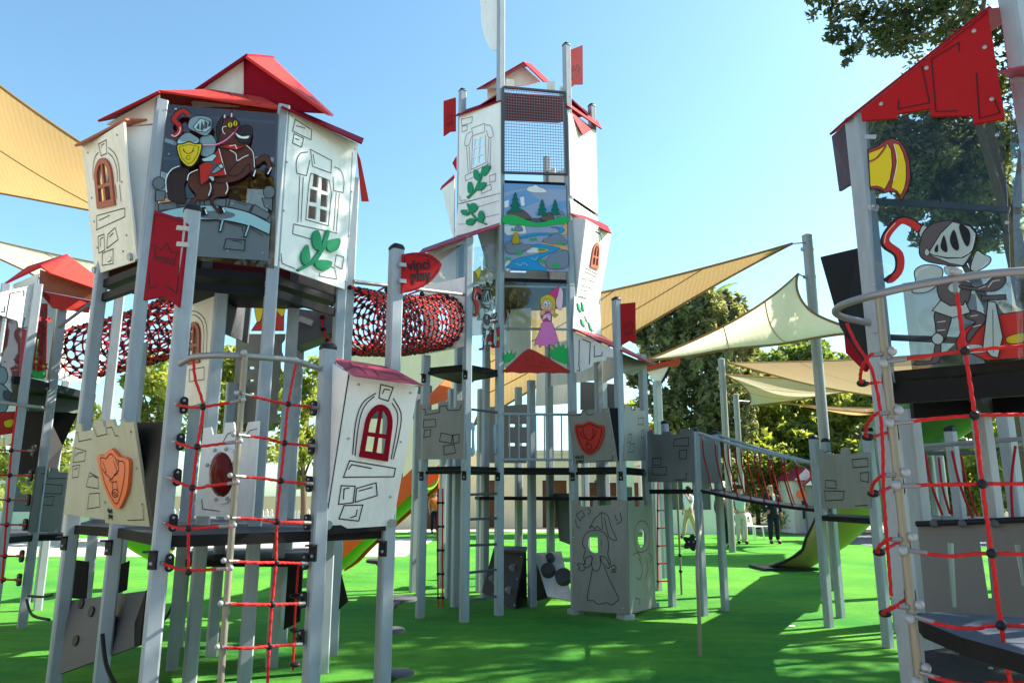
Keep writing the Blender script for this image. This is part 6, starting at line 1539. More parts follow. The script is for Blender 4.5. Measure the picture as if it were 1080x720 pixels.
art('flower_print', gf, plf2, [('f', 'p_green', CFL([(125, 590), (150, 610), (190, 600), (185, 640), (140, 635)]), 0), ('l', 'p_green', CFL([(150, 620), (150, 540), (160, 470)]), .015), ('l', 'p_green', CFL([(180, 620), (185, 590)]), .015), ('f', 'p_red', fl_(150, 565, 22), .004), ('f', 'p_red', fl_(182, 585, 22), .004), ('f', 'p_yellow', CFL(circ(150, 565, 6)), 0), ('f', 'p_yellow', CFL(circ(182, 585, 6)), 0), ('f', 'p_red', fl_(160, 385, 14), 0), ('f', 'p_red', fl_(202, 388, 14), 0)], off=.003)
plk2 = vplane(PX(-22, 500, 8.2), PX(18, 400, 8.4), .05)
gk = panel('glass_panel', FL, plk2, [[(-30, 330), (24, 330), (16, 470), (-32, 470)]], M['glass_dark'], .01)
art('knight_print', gk, plk2, [('f', 'p_steel', sm([(-8, 390), (4, 387), (8, 398), (2, 406), (-8, 404)]), .01), ('f', 'p_steel', sm([(-6, 406), (6, 408), (11, 420), (2, 440), (-8, 440)]), .01), ('f', 'p_red', [(-10, 435), (18, 434), (15, 456), (-10, 460)], .008), ('f', 'p_yellow', sm([(4, 444), (14, 442), (12, 450), (5, 450)]), .006), ('f', 'p_dksteel', sm([(4, 412), (12, 414), (10, 422), (4, 420)]), .006)], off=.003)
sk2 = panel('skirt_board', FL, plk2, [CFL([(-80, 300), (0, 275), (155, 238), (130, 436), (76, 420), (72, 394), (0, 370), (-60, 365)])], M['white'], .016, .02)
lines('slate_drawing', sk2, plk2, [CFL([(98, 290), (98, 268), (40, 278), (22, 380), (58, 404)]), CFL([(122, 345), (120, 420), (92, 425), (100, 380)]), CFL([(0, 355), (15, 358), (18, 330)])], .010, off=.024)
plate('roof', FL, [W(44, 281, 8.7), W(72, 269, 9.3), W(106, 294, 9.3), W(106, 306, 8.9), W(54, 288, 8.6)], M['red_bright'], .02)
plate('roof', FL, [W(4, 301, 8.5), W(44, 281, 8.7), W(72, 269, 9.3), W(30, 282, 9.8)], M['red_dark'], .02)
plate('roof', FL, [W(40, 306, 8.62), W(96, 317, 9.0), W(94, 330, 9.0), W(56, 325, 8.75)], M['red_bright'], .02)
plate('gable_panel', FL, [W(14, 300, 8.6), W(41, 288, 8.62), W(39, 299, 8.62), W(14, 304, 8.6)], M['cream'], .016)
plate('gable_panel', FL, [W(42, 284, 8.66), W(104, 305, 9.0), W(98, 317, 9.0), W(41, 306, 8.64)], M['brick'], .016)
plate('back_panel', FL, [W(-20, 320, 10.2), W(50, 320, 10.3), W(48, 398, 10.3), W(-20, 398, 10.2)], M['maroon'], .02)
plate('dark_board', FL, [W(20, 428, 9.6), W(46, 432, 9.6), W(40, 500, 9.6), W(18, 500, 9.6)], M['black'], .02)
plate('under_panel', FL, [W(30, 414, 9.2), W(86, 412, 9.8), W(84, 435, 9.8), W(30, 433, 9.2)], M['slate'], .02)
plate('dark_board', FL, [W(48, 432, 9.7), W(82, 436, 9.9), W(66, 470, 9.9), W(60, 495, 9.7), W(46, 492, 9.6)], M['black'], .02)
plg2 = vplane(PX(38, 520, 8.75), PX(78, 520, 9.6), .0)
cp2 = panel('castle_panel', FL, plg2, [Crop(0, 380, 4)([(160, 448), (190, 445), (192, 468), (216, 470), (220, 452), (246, 456), (250, 470), (285, 472), (282, 725), (120, 722)])], M['slate'], .018)
lines('stone_drawing', cp2, plg2, [closed(Crop(0, 380, 4)(p)) for p in ([(182, 520), (264, 526), (258, 562), (176, 560)], [(180, 575), (228, 572), (220, 610), (176, 608)])] + [Crop(0, 380, 4)([(172, 476), (196, 476), (202, 498), (278, 496)])], .010)
mb = MB(); mb.tube([W(62, 345, 8.85), W(98, 318, 9.0), W(132, 300, 8.6)], .022, 8); mb.build('support_tube', M['steel'], FL, True)
N3 = thing('climbing_net', 'red rope climbing net with chrome rail at the far left edge', 'climbing net', (W(5, 600, 8.0).x, 8.0, 0), 'rope climbing nets')
mb = MB(); mb.tube([W(-20, 422, 7.9), W(15, 426, 8.0), W(46, 430, 8.85)], .02, 8); mb.build('top_rail', M['steel'], N3, True)
for v in (475, 501, 527, 553, 586, 611):
    mb = MB(); rope_tube(mb, [W(-15, v - 1, 7.95), W(10, v, 8.0), W(36 - (v - 475) * .1, v, 8.75)], .010, False); mb.build('rope', M['rope'], N3, True)
    clamp(N3, W(36 - (v - 475) * .11, v, 8.80), V3((-.4, -1, 0)), 1.1)
    mb = MB(); mb.ball(W(12 - (v - 475) * .06, v, 8.0), .026, 8, 6); mb.build('knot', M['knot'], N3, True)
    fer(N3, W(29 - (v - 475) * .1, v, 8.5), W(35 - (v - 475) * .11, v, 8.75), .015)
mb = MB(); rope_tube(mb, [W(18, 428, 8.0), W(12, 475, 8.0), W(8, 530, 8.0), W(2, 615, 8.0)], .010, False); mb.build('rope', M['rope'], N3, True)
rope_tunnel('short red rope tunnel behind the knight tower reaching the small far tower', W(88, 371, 9.35), W(215, 330, 8.3), .34, 13, 17, 'rope tunnels', .06, .011)
M['seam'] = mat('sail_seam', (0.27, 0.185, 0.09), .8)
# ================================================================ shade sails and masts
def mast(u, v, d, vtop, label, r=.07, lean=None):
    p = W(u, v, d); t = thing('sail_mast', label, 'mast', (p.x, p.y, 0), 'shade sail masts'); zt = zat(vtop, d)
    mb = MB(); mb.tube([V3((p.x, p.y, -.03)), V3((p.x, p.y, zt))], r, 16); mb.build('shaft', M['steel'], t, True)
    mb = MB(); mb.tube([V3((p.x, p.y, zt)), V3((p.x, p.y, zt + .01)), V3((p.x, p.y, zt + .03))], [r * 1.04, r * 1.04, r * .6], 16); mb.build('cap', M['galv'], t, True)
    for dz in (.25, .75):
        mb = MB(); mb.bar(V3((p.x - r - .05, p.y - .02, zt - dz)), V3((p.x + r, p.y - .02, zt - dz)), .03, .06); mb.build('bracket', M['galv'], t)
    return V3((p.x, p.y, zt))
mt1 = mast(870, 470, 12.25, 249, 'tall steel mast holding the tan and the cream shade sail corners', .085)
mt2 = mast(765, 450, 20, 379, 'slim steel mast left of the bushes holding tan shade sail', .09)
mt3 = mast(780, 480, 24, 416, 'shortest slim steel mast behind the rope bridge', .09)
def sail(label, A, B, C_, m, k=(.12, .12, .12), sag=.3, tie=None, n=18):
    A, B, C_ = W(*A), W(*B), W(*C_); nm = (B - A).cross(C_ - A).normalized()
    if nm.z < 0: nm = -nm
    vs = []; idx = {}
    for i in range(n + 1):
        for j in range(n + 1 - i):
            a, b = i / n, j / n; c = 1 - a - b
            p = A * a + B * b + C_ * c
            p += (C_ - (A + B) / 2) * (4 * a * b * k[0] * (1 - c)) + (A - (B + C_) / 2) * (4 * b * c * k[1] * (1 - a)) + (B - (A + C_) / 2) * (4 * a * c * k[2] * (1 - b))
            p -= nm * (sag * 27 * a * b * c) * .5
            p += nm * (.02 * math.sin(9 * a + 14 * b))
            idx[(i, j)] = len(vs); vs.append(p)
    fs = []
    for i in range(n):
        for j in range(n - i):
            fs.append((idx[(i, j)], idx[(i + 1, j)], idx[(i, j + 1)]))
            if j < n - i - 1: fs.append((idx[(i + 1, j)], idx[(i + 1, j + 1)], idx[(i, j + 1)]))
    cen_ = (A + B + C_) / 3
    t = thing('shade_sail', label, 'shade sail', cen_, 'shade sails')
    mb = MB(); mb.add(vs, fs); mb.build('cloth', m, t, True)
    for q_ in (5, 10):
        row = [vs[idx[(i, q_)]] - V3((0, 0, .006)) for i in range(n - q_ + 1)]
        mb = MB(); mb.tube(row, .010, 4); mb.build('seam', M['seam'], t, True)
    E = [[idx[(i, n - i)] for i in range(n + 1)], [idx[(0, j)] for j in range(n + 1)], [idx[(i, 0)] for i in range(n + 1)]]
    for e in E:
        mb = MB(); mb.tube([vs[q] for q in e], .022, 5); mb.build('hem', M['sail_tan'], t, True)
    for a, b in (tie or []):
        a = {'A': A, 'B': B, 'C': C_}[a]
        mb = MB(); mb.tube([a, b], .012, 6); mb.build('tie', M['steel'], t, True)
sail('large tan shade sail over the left edge beside the knight tower', (-180, -60, 9.5), (-240, 175, 12), (262, 258, 12.5), M['sail_tan'], (.08, .05, .07), .3)
sail('narrow cream shade sail below the large tan one at the left', (-90, 232, 18), (160, 290, 17), (70, 310, 15), M['sail_cream'], (.05, .1, .05), .2)
sail('tan shade sail stretched from the tallest tower to the tall mast', (836, 257, 12.0), (500, 336, 11.6), (500, 448, 13.6), M['sail_tan'], (.03, .05, .03), .25, [('A', mt1 - V3((0, 0, .12)))])
sail('cream shade sail hanging beneath the tip of the tan one at the tall mast', (842, 289, 12.15), (680, 381, 13.5), (912, 350, 10.5), M['sail_cream'], (.11, .0, .10), .5, [('A', mt1 - V3((0, 0, .8)))])
sail('tan shade sail sloping above the pale one before the bushes', (768, 383, 20), (1010, 372, 22), (1010, 432, 17), M['sail_tan'], (.03, .05, -.06), .6, [('A', mt2 - V3((0, 0, .1)))])
sail('pale shade sail just under a tan one at the slim mast', (764, 395, 20), (789, 429, 19), (985, 402, 22), M['sail_pale'], (.05, .02, .08), .5, [('A', mt2 - V3((0, 0, .45)))])
sail('thin sliver of tan shade sail lowest before the bushes', (808, 424, 25), (950, 432, 24), (935, 440, 21), M['sail_tan'], (.02, .2, .15), .3, [('A', mt3 - V3((0, 0, .2)))])

# ================================================================ trees
def leaves(mb, c, rad, n, s, flat=1.0, shell=.55):
    cx, cy, cz = c
    for _ in range(n):
        while True:
            x, y, z = rnd.uniform(-1, 1), rnd.uniform(-1, 1), rnd.uniform(-1, 1); q = x * x + y * y + z * z
            if .02 < q <= 1: break
        r = q ** .5; f = (shell + (1 - shell) * r) / r * (rnd.random() ** .15) if rnd.random() < .7 else 1
        p = V3((cx + x * f * rad[0], cy + y * f * rad[1], cz + z * f * rad[2]))
        a = V3((rnd.gauss(0, 1), rnd.gauss(0, 1), rnd.gauss(0, .8) * flat)).normalized(); b = a.cross(V3((rnd.gauss(0, 1), rnd.gauss(0, 1), rnd.gauss(0, 1)))).normalized()
        k = s * rnd.uniform(.6, 1.35)
        i = len(mb.v)
        mb.v += [p - a * k, p + b * k * .42, p + a * k, p - b * k * .42]; mb.f.append([i, i + 1, i + 2, i + 3]); mb.m.append(0)
def limb(mb, pts, r0, r1, seg=7):
    P = [V3(p) for p in sm([tuple(p) for p in pts], False, 4)]; n = len(P)
    mb.tube(P, [r0 + (r1 - r0) * i / (n - 1) for i in range(n)], seg)
def tree(name, label, base, clumps, s, m, trunk_r=.16, group=None, cat='tree', top=None, dens=1.0, sub=6, forks=6, tuft=(.28, .55), tz=.8):
    """trunk with limbs reaching into each clump; every clump breaks up into small uneven tufts"""
    rnd.seed(sum((i + 1) * ord(ch) for i, ch in enumerate(label)))
    t = thing(name, label, cat, (base[0], base[1], 0), group)
    cz = sum(c[0][2] for c in clumps) / len(clumps); cx = sum(c[0][0] for c in clumps) / len(clumps); cy = sum(c[0][1] for c in clumps) / len(clumps)
    tb = MB(); fork = V3((base[0] * .6 + cx * .4, base[1] * .6 + cy * .4, min(c[0][2] for c in clumps) * .7 + .2))
    limb(tb, [V3((base[0], base[1], -.05)), V3((base[0] * .9 + fork.x * .1 + .05, base[1], fork.z * .5)), fork], trunk_r, trunk_r * .7, 10)
    for c in clumps[:forks]:
        C_ = V3(c[0]); limb(tb, [fork - V3((0, 0, .1)), fork.lerp(C_, .5) + V3((0, 0, .2)), C_], trunk_r * .38, trunk_r * .09)
    tb.build('trunk', M['bark'], t, True)
    lb = MB()
    for c in clumps:
        C_, rad, n = V3(c[0]), c[1], int(c[2] * dens)
        for _ in range(sub):
            o = V3((rnd.uniform(-.7, .7) * rad[0], rnd.uniform(-.7, .7) * rad[1], rnd.uniform(-.7, .75) * rad[2])); k = rnd.uniform(*tuft)
            leaves(lb, C_ + o, (rad[0] * k, rad[1] * k, rad[2] * k * tz), n // sub, s)
    lb.build('crown', m, t)
    return t
def cl(u, v, d, r, n, zs=1.0): return (tuple(W(u, v, d)), (r, r, r * zs), n)
def base_of(u, d): p = W(u, 560, d); return (p.x, p.y)
# tall dark conifer beyond the sails
tree('cypress_tree', 'tall dark open crowned conifer behind the cream shade sail', base_of(722, 30), [cl(722, 335, 30, 1.4, 900), cl(700, 350, 30, 1.2, 700), cl(755, 345, 30, 1.4, 800), cl(690, 385, 30, .9, 350), cl(735, 370, 30.5, 1.7, 1100), cl(775, 365, 31, 1.3, 700), cl(712, 405, 30, 1.2, 600), cl(752, 405, 30, 1.5, 1000), cl(735, 440, 30, 1.5, 1000), cl(765, 440, 30, 1.3, 800), cl(745, 470, 30, 1.3, 800), cl(708, 440, 30, .8, 280), cl(690, 325, 30.5, .7, 240), cl(775, 330, 31, .8, 250), cl(722, 318, 30, .8, 300), cl(780, 410, 31, 1.2, 700), cl(735, 312, 30.5, .5, 160), cl(705, 318, 30, .45, 120), cl(760, 318, 30.5, .5, 140), cl(676, 350, 30, .5, 140), cl(672, 400, 30, .5, 140), cl(790, 345, 31, .6, 180), cl(683, 425, 30, .5, 120)], .17, M['leaf_cypress'], .12, 'background trees', dens=2.3, sub=26, forks=14, tuft=(.12, .27), tz=1.9)
# palm behind it
pt_ = thing('palm_tree', 'palm with fanned fronds rising behind the dark conifer', 'tree', (*base_of(745, 34), 0), 'background trees')
pb = W(745, 322, 34); mb = MB(); limb(mb, [V3((*base_of(745, 34), 0)), V3((pb.x, pb.y, pb.z * .5)), pb], .25, .18, 10); mb.build('trunk', M['bark'], pt_, True)
def fronds(parent, c, n, ln, m, droop=.9):
    for k in range(n):
        a = 2 * math.pi * k / n + rnd.uniform(-.2, .2); up = rnd.uniform(.35, 1.3); mb = MB(); P = []
        for i in range(9):
            t = i / 8; P.append(c + V3((math.cos(a) * ln * t * math.cos(up * .6), math.sin(a) * ln * t * math.cos(up * .6), ln * (t * math.sin(up) - droop * t * t * .7))))
        for i in range(8):
            tg = (P[i + 1] - P[i]).normalized(); sd_ = tg.cross(V3((0, 0, 1))).normalized()
            for s_ in (-1, 1):
                for q in (0, .33, .66):
                    o = P[i].lerp(P[i + 1], q); L_ = .45 * (1 - (i / 9) ** 2) * ln / 2.2
                    e = o + sd_ * s_ * L_ + tg * L_ * .7 - V3((0, 0, L_ * .35)); w_ = tg * .05
                    mb.add([o - w_, o + w_, e], [(0, 1, 2)])
        mb.build('frond', m, parent)
fronds(pt_, pb, 16, 2.3, M['leaf_mid'], .8)
# lime bushes and trees at the right
for i, (lab, u, d, cs) in enumerate([
    ('lime green bushy tree right of the dark conifer, nearest the slim masts', 800, 33, [(790, 455, 1.8, 1100), (815, 440, 1.8, 1100), (800, 490, 1.8, 1200), (775, 485, 1.3, 700), (830, 480, 1.7, 1000)]),
    ('broad lime green bushy tree in the middle of the hedge of trees', 850, 34, [(845, 450, 2.0, 1300), (870, 440, 1.8, 1100), (850, 490, 2.0, 1300), (880, 485, 1.9, 1200), (825, 465, 1.5, 800)]),
    ('lime green bushy tree right of the broad one, behind the green slide', 905, 33, [(900, 445, 1.9, 1200), (925, 440, 1.8, 1100), (910, 490, 2.0, 1300), (935, 480, 1.7, 1100)]),
    ('yellow green tree seen through the close climbing net', 1000, 26, [(985, 450, 1.3, 900), (1010, 480, 1.4, 1000), (975, 500, 1.2, 800), (1040, 480, 1.4, 900), (1000, 520, 1.2, 700), (1075, 470, 1.5, 900)])]):
    tree('broadleaf_tree', lab, base_of(u, d), [cl(a, b, d + rnd.uniform(-1, 1), r, n) for a, b, r, n in cs], .19, M['leaf_lime'], .11, 'background trees', dens=1.8)
for lab, u, d, cs in [('dark green tree with a high rounded crown behind the tan sails', 825, 42, [(810, 385, 1.9, 900), (835, 372, 1.9, 900), (860, 390, 1.9, 900), (830, 415, 2.4, 1200), (800, 415, 1.8, 800), (790, 390, 1.3, 500)]),
                      ('dull green tree beyond the tan sails, right of the rounded dark one', 890, 42, [(880, 400, 1.9, 900), (905, 395, 1.9, 900), (925, 405, 1.9, 900), (890, 425, 2.2, 1100)])]:
    tree('broadleaf_tree', lab, base_of(u, d), [cl(a, b, d, r, n) for a, b, r, n in cs], .22, M['leaf_mid'], .15, 'background trees', dens=1.6)
for lab, u, d, cs in [('sunlit lime tree behind the red pennant post', 155, 24, [(150, 410, 1.1, 700), (170, 400, 1.0, 600), (160, 440, 1.1, 700), (178, 430, .9, 400)]),
                      ('sunlit lime tree behind the middle of the knight tower', 240, 25, [(225, 415, 1.2, 800), (250, 400, 1.2, 800), (240, 450, 1.3, 900), (265, 440, 1.0, 600), (215, 460, 1.0, 500)]),
                      ('sunlit lime tree behind the left climbing net', 318, 25, [(310, 410, 1.1, 700), (330, 395, 1.1, 700), (320, 450, 1.2, 800), (335, 480, 1.1, 600), (305, 485, 1.1, 600)]),
                      ('pale leafy tree behind the small tower at the left edge', 60, 26, [(70, 460, 1.2, 500), (55, 490, 1.2, 500), (30, 480, 1.2, 500), (5, 500, 1.4, 600)])]:
    tree('broadleaf_tree', lab, base_of(u, d), [cl(a, b, d + rnd.uniform(-1, 1), r, n) for a, b, r, n in cs], .16, M['leaf_lime'], .13, 'background trees')
tree('broadleaf_tree', 'small pale green tree between the red canopy post and dark conifer trunk', base_of(690, 36), [cl(680, 445, 36, 1.3, 500), cl(700, 455, 36, 1.2, 500), cl(690, 475, 36, 1.2, 400)], .2, M['leaf_lime'], .12, 'background trees')
for i, (lab, u, d, r, m, vs) in enumerate([('low dark green shrub left of the sunlit hedge shrubs', 775, 31, 1.3, 'leaf_mid', 505), ('sunlit lime shrub between the slim masts and the tall mast', 812, 31, 1.4, 'leaf_lime', 500), ('mid green shrub just left of the tall mast foot', 850, 31.5, 1.4, 'leaf_mid', 495), ('sunlit lime shrub behind the castle landing by the tall mast', 893, 31, 1.5, 'leaf_lime', 498), ('mid green shrub behind the post of the near tower', 940, 30, 1.4, 'leaf_mid', 495), ('sunlit lime shrub lowest behind the close net', 985, 29, 1.4, 'leaf_lime', 505), ('mid green shrub at the right end behind the close net', 1035, 28, 1.5, 'leaf_mid', 500), ('dull green shrub by the right picture edge behind the close net', 1085, 28, 1.5, 'leaf_mid', 500)]):
    tree('shrub', lab, base_of(u, d), [cl(u, vs, d, r, 900), cl(u - 16, vs + 12, d + .3, r * .8, 600), cl(u + 17, vs + 10, d - .3, r * .85, 600), cl(u + 4, vs + 28, d, r, 700)], .11, M[m], .06, 'background shrubs', cat='shrub', sub=9, forks=3)
tree('pine_tree', 'brownish green pine seen through the glass of the near right tower', (W(1085, 500, 12.5).x, 12.5), [cl(u, v, d, r, n) for u, v, d, r, n in ((935, 160, 12, .75, 1200), (960, 140, 12, .85, 1300), (985, 190, 12, .9, 1500), (1010, 150, 12.4, 1.0, 1700), (1040, 195, 12.4, 1.1, 1700), (960, 195, 12.6, .8, 1200), (1015, 220, 12.6, .9, 1300), (1055, 150, 12, 1.0, 1500), (1000, 110, 12.4, .9, 1300), (1045, 235, 12.8, .8, 900))], .075, M['leaf_cypress'], .16, 'overhanging trees', dens=1.5, sub=14, forks=2, tuft=(.2, .42))
# big tree over the right-hand tower: its boughs hang into the picture top
bt_b = (W(1130, 500, 10).x, 10.2)
BTR = [((7.8, 8.2, 11.3), (1.5, 1.1, 1.3), 900), ((6.4, 9.4, 11.3), (1.5, 1.2, 1.2), 1300), ((5.3, 8.7, 10.4), (1.2, 1.1, .8), 700), ((7.2, 10.6, 9.6), (1.5, 1.2, 1.2), 1100), ((8.6, 11.2, 9.0), (1.6, 1.3, 1.4), 1100), ((6.6, 8.9, 9.8), (1.5, 1.3, 1.2), 1100), ((8.6, 8.8, 9.4), (1.8, 1.6, 1.6), 1400), ((7.0, 7.2, 9.9), (1.7, 1.4, 1.2), 1200), ((9.5, 7.2, 9.0), (1.8, 1.6, 1.6), 1300), ((5.4, 7.0, 10.6), (1.3, 1.2, 1.0), 900), ((5.2, 5.6, 10.2), (1.3, 1.2, 1.0), 800)]
for (u, v, r, n) in ((872, 8, .30, 120), (893, 18, .32, 150), (915, 8, .30, 130), (900, 45, .26, 110), (893, 58, .16, 50), (935, 22, .34, 170), (950, 8, .34, 170), (972, 20, .32, 140), (935, 48, .24, 90), (990, 6, .34, 150), (1012, 10, .30, 120), (960, 38, .22, 80), (880, 30, .16, 40), (1005, 30, .16, 40), (985, 42, .14, 30), (858, 3, .2, 50)):
    BTR.append(cl(u, v, 8.2, r * .85, n * .30))
bigt = tree('broadleaf_tree', 'dark leaved tree whose boughs hang above the near tower with the armoured knight', bt_b, BTR, .055, M['leaf_dark'], .17, 'overhanging trees', dens=3.4, sub=8, forks=3)
tw = MB()
limb(tw, [V3((6.6, 8.9, 9.4)), W(1035, 22, 8.3), W(990, 32, 8.2), W(935, 46, 8.2)], .035, .008, 6); limb(tw, [W(1035, 22, 8.3), W(1000, 12, 8.2), W(950, 14, 8.2), W(890, 22, 8.2)], .025, .008, 6); limb(tw, [W(950, 14, 8.2), W(915, 30, 8.2), W(898, 52, 8.2)], .014, .006, 6)
tw.build('twig', M['bark'], bigt, True)
# tree on the right shading the playground, then unseen trees added to darken reflections
def shade_tree(label, base, cs, s=.12, m='leaf_mid'):
    return tree('broadleaf_tree', label, base, cs, s, M[m], .28, 'overhanging trees', dens=.62, forks=8, sub=8, tuft=(.2, .42))
shade_tree('leafy tree standing to the right outside the view, shading the front lawn', (11.5, 9.6), [((9.5, 8.2, 8.2), (2.0, 1.7, 1.4), 1700), ((11.5, 10.2, 8.8), (2.0, 1.7, 1.6), 1700), ((8.6, 6.8, 9.2), (1.8, 1.5, 1.2), 1500), ((8.0, 8.4, 7.6), (1.2, 1.1, .9), 900), ((10.5, 6.6, 8.0), (1.8, 1.6, 1.4), 1500), ((13, 8.6, 8), (1.8, 1.6, 1.6), 1300), ((12, 11.8, 9.4), (2.0, 1.6, 1.5), 1500), ((10.6, 11.4, 8.0), (1.5, 1.2, 1.2), 1100), ((14.5, 10.8, 9.6), (1.8, 1.6, 1.5), 1300)])
for lab, bx, by, cs in [('broad dark tree behind the viewer on the left', -7, -12, [((-7, -12, 4.2), (2.6, 2.0, 2.2), 1200), ((-5.4, -11.5, 6), (2.0, 1.6, 1.4), 700)]),
                        ('broad dark tree behind the viewer on the right', 5, -12, [((5, -12, 4.2), (2.6, 2.0, 2.2), 1200), ((6.8, -11.5, 6.2), (2.0, 1.6, 1.4), 700)])]:
    tree('broadleaf_tree', lab, (bx, by), cs, .26, M['leaf_dark'], .3, 'trees round the viewer', forks=2)  # unseen pair, added to darken what glass and steel reflect
# ================================================================ buildings far behind
def block(name, label, cat, u0, u1, d, ztop, m, group=None, depth=5.0, doors=(), z0=0.0):
    a = W(u0, 520, d); b = W(u1, 520, d)
    t = thing(name, label, cat, ((a.x + b.x) / 2, d + depth / 2, 0), group)
    mb = MB(); x0, x1 = a.x, b.x
    P = [V3((x0, d, z0 - .05)), V3((x1, d, z0 - .05)), V3((x1, d, ztop)), V3((x0, d, ztop))]; holes = []; fr = []
    for (du, w_, h_, z_, kind) in doors:
        x = W(du, 520, d).x; holes.append([V3((x - w_ / 2, d, z_)), V3((x + w_ / 2, d, z_)), V3((x + w_ / 2, d, z_ + h_)), V3((x - w_ / 2, d, z_ + h_))]); fr.append((x, w_, h_, z_, kind))
    mb.prism([P] + holes, lambda p: V3((p.x, p.z)), V3((0, .25, 0)))
    mb.box(((x0 + x1) / 2, d + depth - .1, ztop / 2), (x1 - x0, .2, ztop)); mb.box((x0 + .1, d + depth / 2 + .02, ztop / 2 - .01), (.2, depth - .5, ztop)); mb.box((x1 - .1, d + depth / 2 + .02, ztop / 2 - .01), (.2, depth - .5, ztop))
    mb.build('wall', M[m], t)
    mb = MB(); mb.box(((x0 + x1) / 2, d + depth / 2, ztop + .08), (x1 - x0 + .3, depth + .3, .15)); mb.build('roof', M['wall_white'], t)
    for x, w_, h_, z_, kind in fr:
        mb = MB(); mb.box((x, d + .14, z_ + h_ / 2), (w_, .05, h_)); w0 = mb.build('door' if kind == 'd' else 'window', M['wood'] if kind == 'd' else M['slate'], t)
        mb = MB(); mb.box((x, d + .02, z_ + h_ + .05), (w_ + .2, .10, .1)); mb.build('lintel', M['wall_white'], w0)
    return t
block('building', 'beige two storey building behind the white house front and orange slide', 'building', 345, 482, 33, 8.0, 'wall_beige', 'background buildings', 8, [(365, 1.1, 1.5, 4.8, 'w'), (400, 1.1, 1.5, 4.8, 'w'), (440, 1.1, 1.5, 4.8, 'w'), (460, 1.2, 2.1, 0, 'd'), (410, 1.2, 1.4, 1.0, 'w')])
block('building', 'low cream building with brown doors behind the tallest tower', 'building', 486, 690, 34, 3.3, 'wall_beige', 'background buildings', 6, [(520, 1.0, 2.1, 0, 'd'), (585, 1.1, 2.1, 0, 'd'), (625, 1.0, 2.0, 0, 'd'), (640, .9, 2.0, 0, 'd'), (668, 1.0, 2.0, 0, 'd')])
block('building', 'low white kiosk behind the people standing on the lawn', 'kiosk', 692, 758, 29, 2.7, 'wall_white', 'background buildings', 4, [(711, .7, 1.1, .9, 'w'), (740, .7, 1.1, .9, 'w')])
block('building', 'white house wall behind the small tower at the left edge', 'building', -60, 110, 30, 2.9, 'wall_white', 'background buildings', 5, [(20, 1.2, 1.4, .8, 'w'), (80, 1.2, 1.4, .8, 'w')])
# pale unseen buildings added left of and behind the viewer to bounce sunlight
def bounce_block(label, x, y0, y1, h):
    t = thing('building', label, 'building', (x - 3, (y0 + y1) / 2, 0), 'unseen buildings added for bounce')
    wins = [(y0 + 2.2 + 3.2 * i, z) for i in range(int((y1 - y0 - 3) / 3.2) + 1) for z in (1.2, 4.4)]
    P = [V3((x, y0, 0)), V3((x, y1, 0)), V3((x, y1, h)), V3((x, y0, h))]
    H_ = [[V3((x, y, z)), V3((x, y + 1.0, z)), V3((x, y + 1.0, z + 1.3)), V3((x, y, z + 1.3))] for y, z in wins]
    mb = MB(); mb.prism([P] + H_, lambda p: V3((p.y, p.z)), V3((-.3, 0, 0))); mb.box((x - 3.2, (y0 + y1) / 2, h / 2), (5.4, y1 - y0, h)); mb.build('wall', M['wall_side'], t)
    for y, z in wins:
        mb = MB(); mb.box((x - .2, y + .5, z + .65), (.05, .98, 1.28)); mb.build('window', M['slate'], t)
    mb = MB(); mb.box((x - 3, (y0 + y1) / 2, h + .1), (6.2, y1 - y0 + .3, .2)); mb.build('roof', M['wall_beige'], t)
bounce_block('unseen long white two storey building added on the left to bounce sunlight', -11.5, -14, 12.5, 7.6)
t_ = thing('building', 'unseen long cream building added behind the viewer to bounce sunlight', 'building', (2, -19, 0), 'unseen buildings added for bounce')
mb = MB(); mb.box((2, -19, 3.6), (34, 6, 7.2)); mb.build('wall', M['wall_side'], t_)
mb = MB(); mb.box((2, -19, 7.3), (34.4, 6.4, .2)); mb.build('roof', M['wall_beige'], t_)
for i in range(9):
    mb = MB(); mb.box((-13 + i * 3.7, -15.98, 1.9), (1.1, .06, 1.4)); mb.build('window', M['slate'], t_)
rt_ = tree('broadleaf_tree', 'tall olive tree behind the viewer reflected in the knight glass', (2.8, -9), [((2.6, -8.5, 9.0), (2.2, 1.5, 2.2), 1500), ((1.0, -8.2, 7.5), (1.6, 1.3, 1.6), 900), ((4.2, -8.6, 7.5), (1.6, 1.3, 1.6), 900)], .2, M['leaf_cypress'], .24, 'trees round the viewer', forks=3)
# picket fence
ft = thing('picket_fence', 'low white picket fence behind the legs of the knight tower', 'fence', (-9, 25.5, 0))
x0, x1 = W(120, 560, 25).x, W(345, 560, 25).x
for z in (.3, .75):
    mb = MB(); mb.bar((x0, 25.53, z), (x1, 25.53, z), .05, .08); mb.build('rail', M['white'], ft)
k = 0; n_ = 46
for i in range(n_):
    x = x0 + (x1 - x0) * i / (n_ - 1); mb = MB()
    mb.prism([[V3((x - .05, 25.5, .05)), V3((x + .05, 25.5, .05)), V3((x + .05, 25.5, .92)), V3((x, 25.5, 1.0)), V3((x - .05, 25.5, .92))]], lambda p: V3((p.x, p.z)), V3((0, -.02, 0))); mb.build('picket', M['white'], ft)
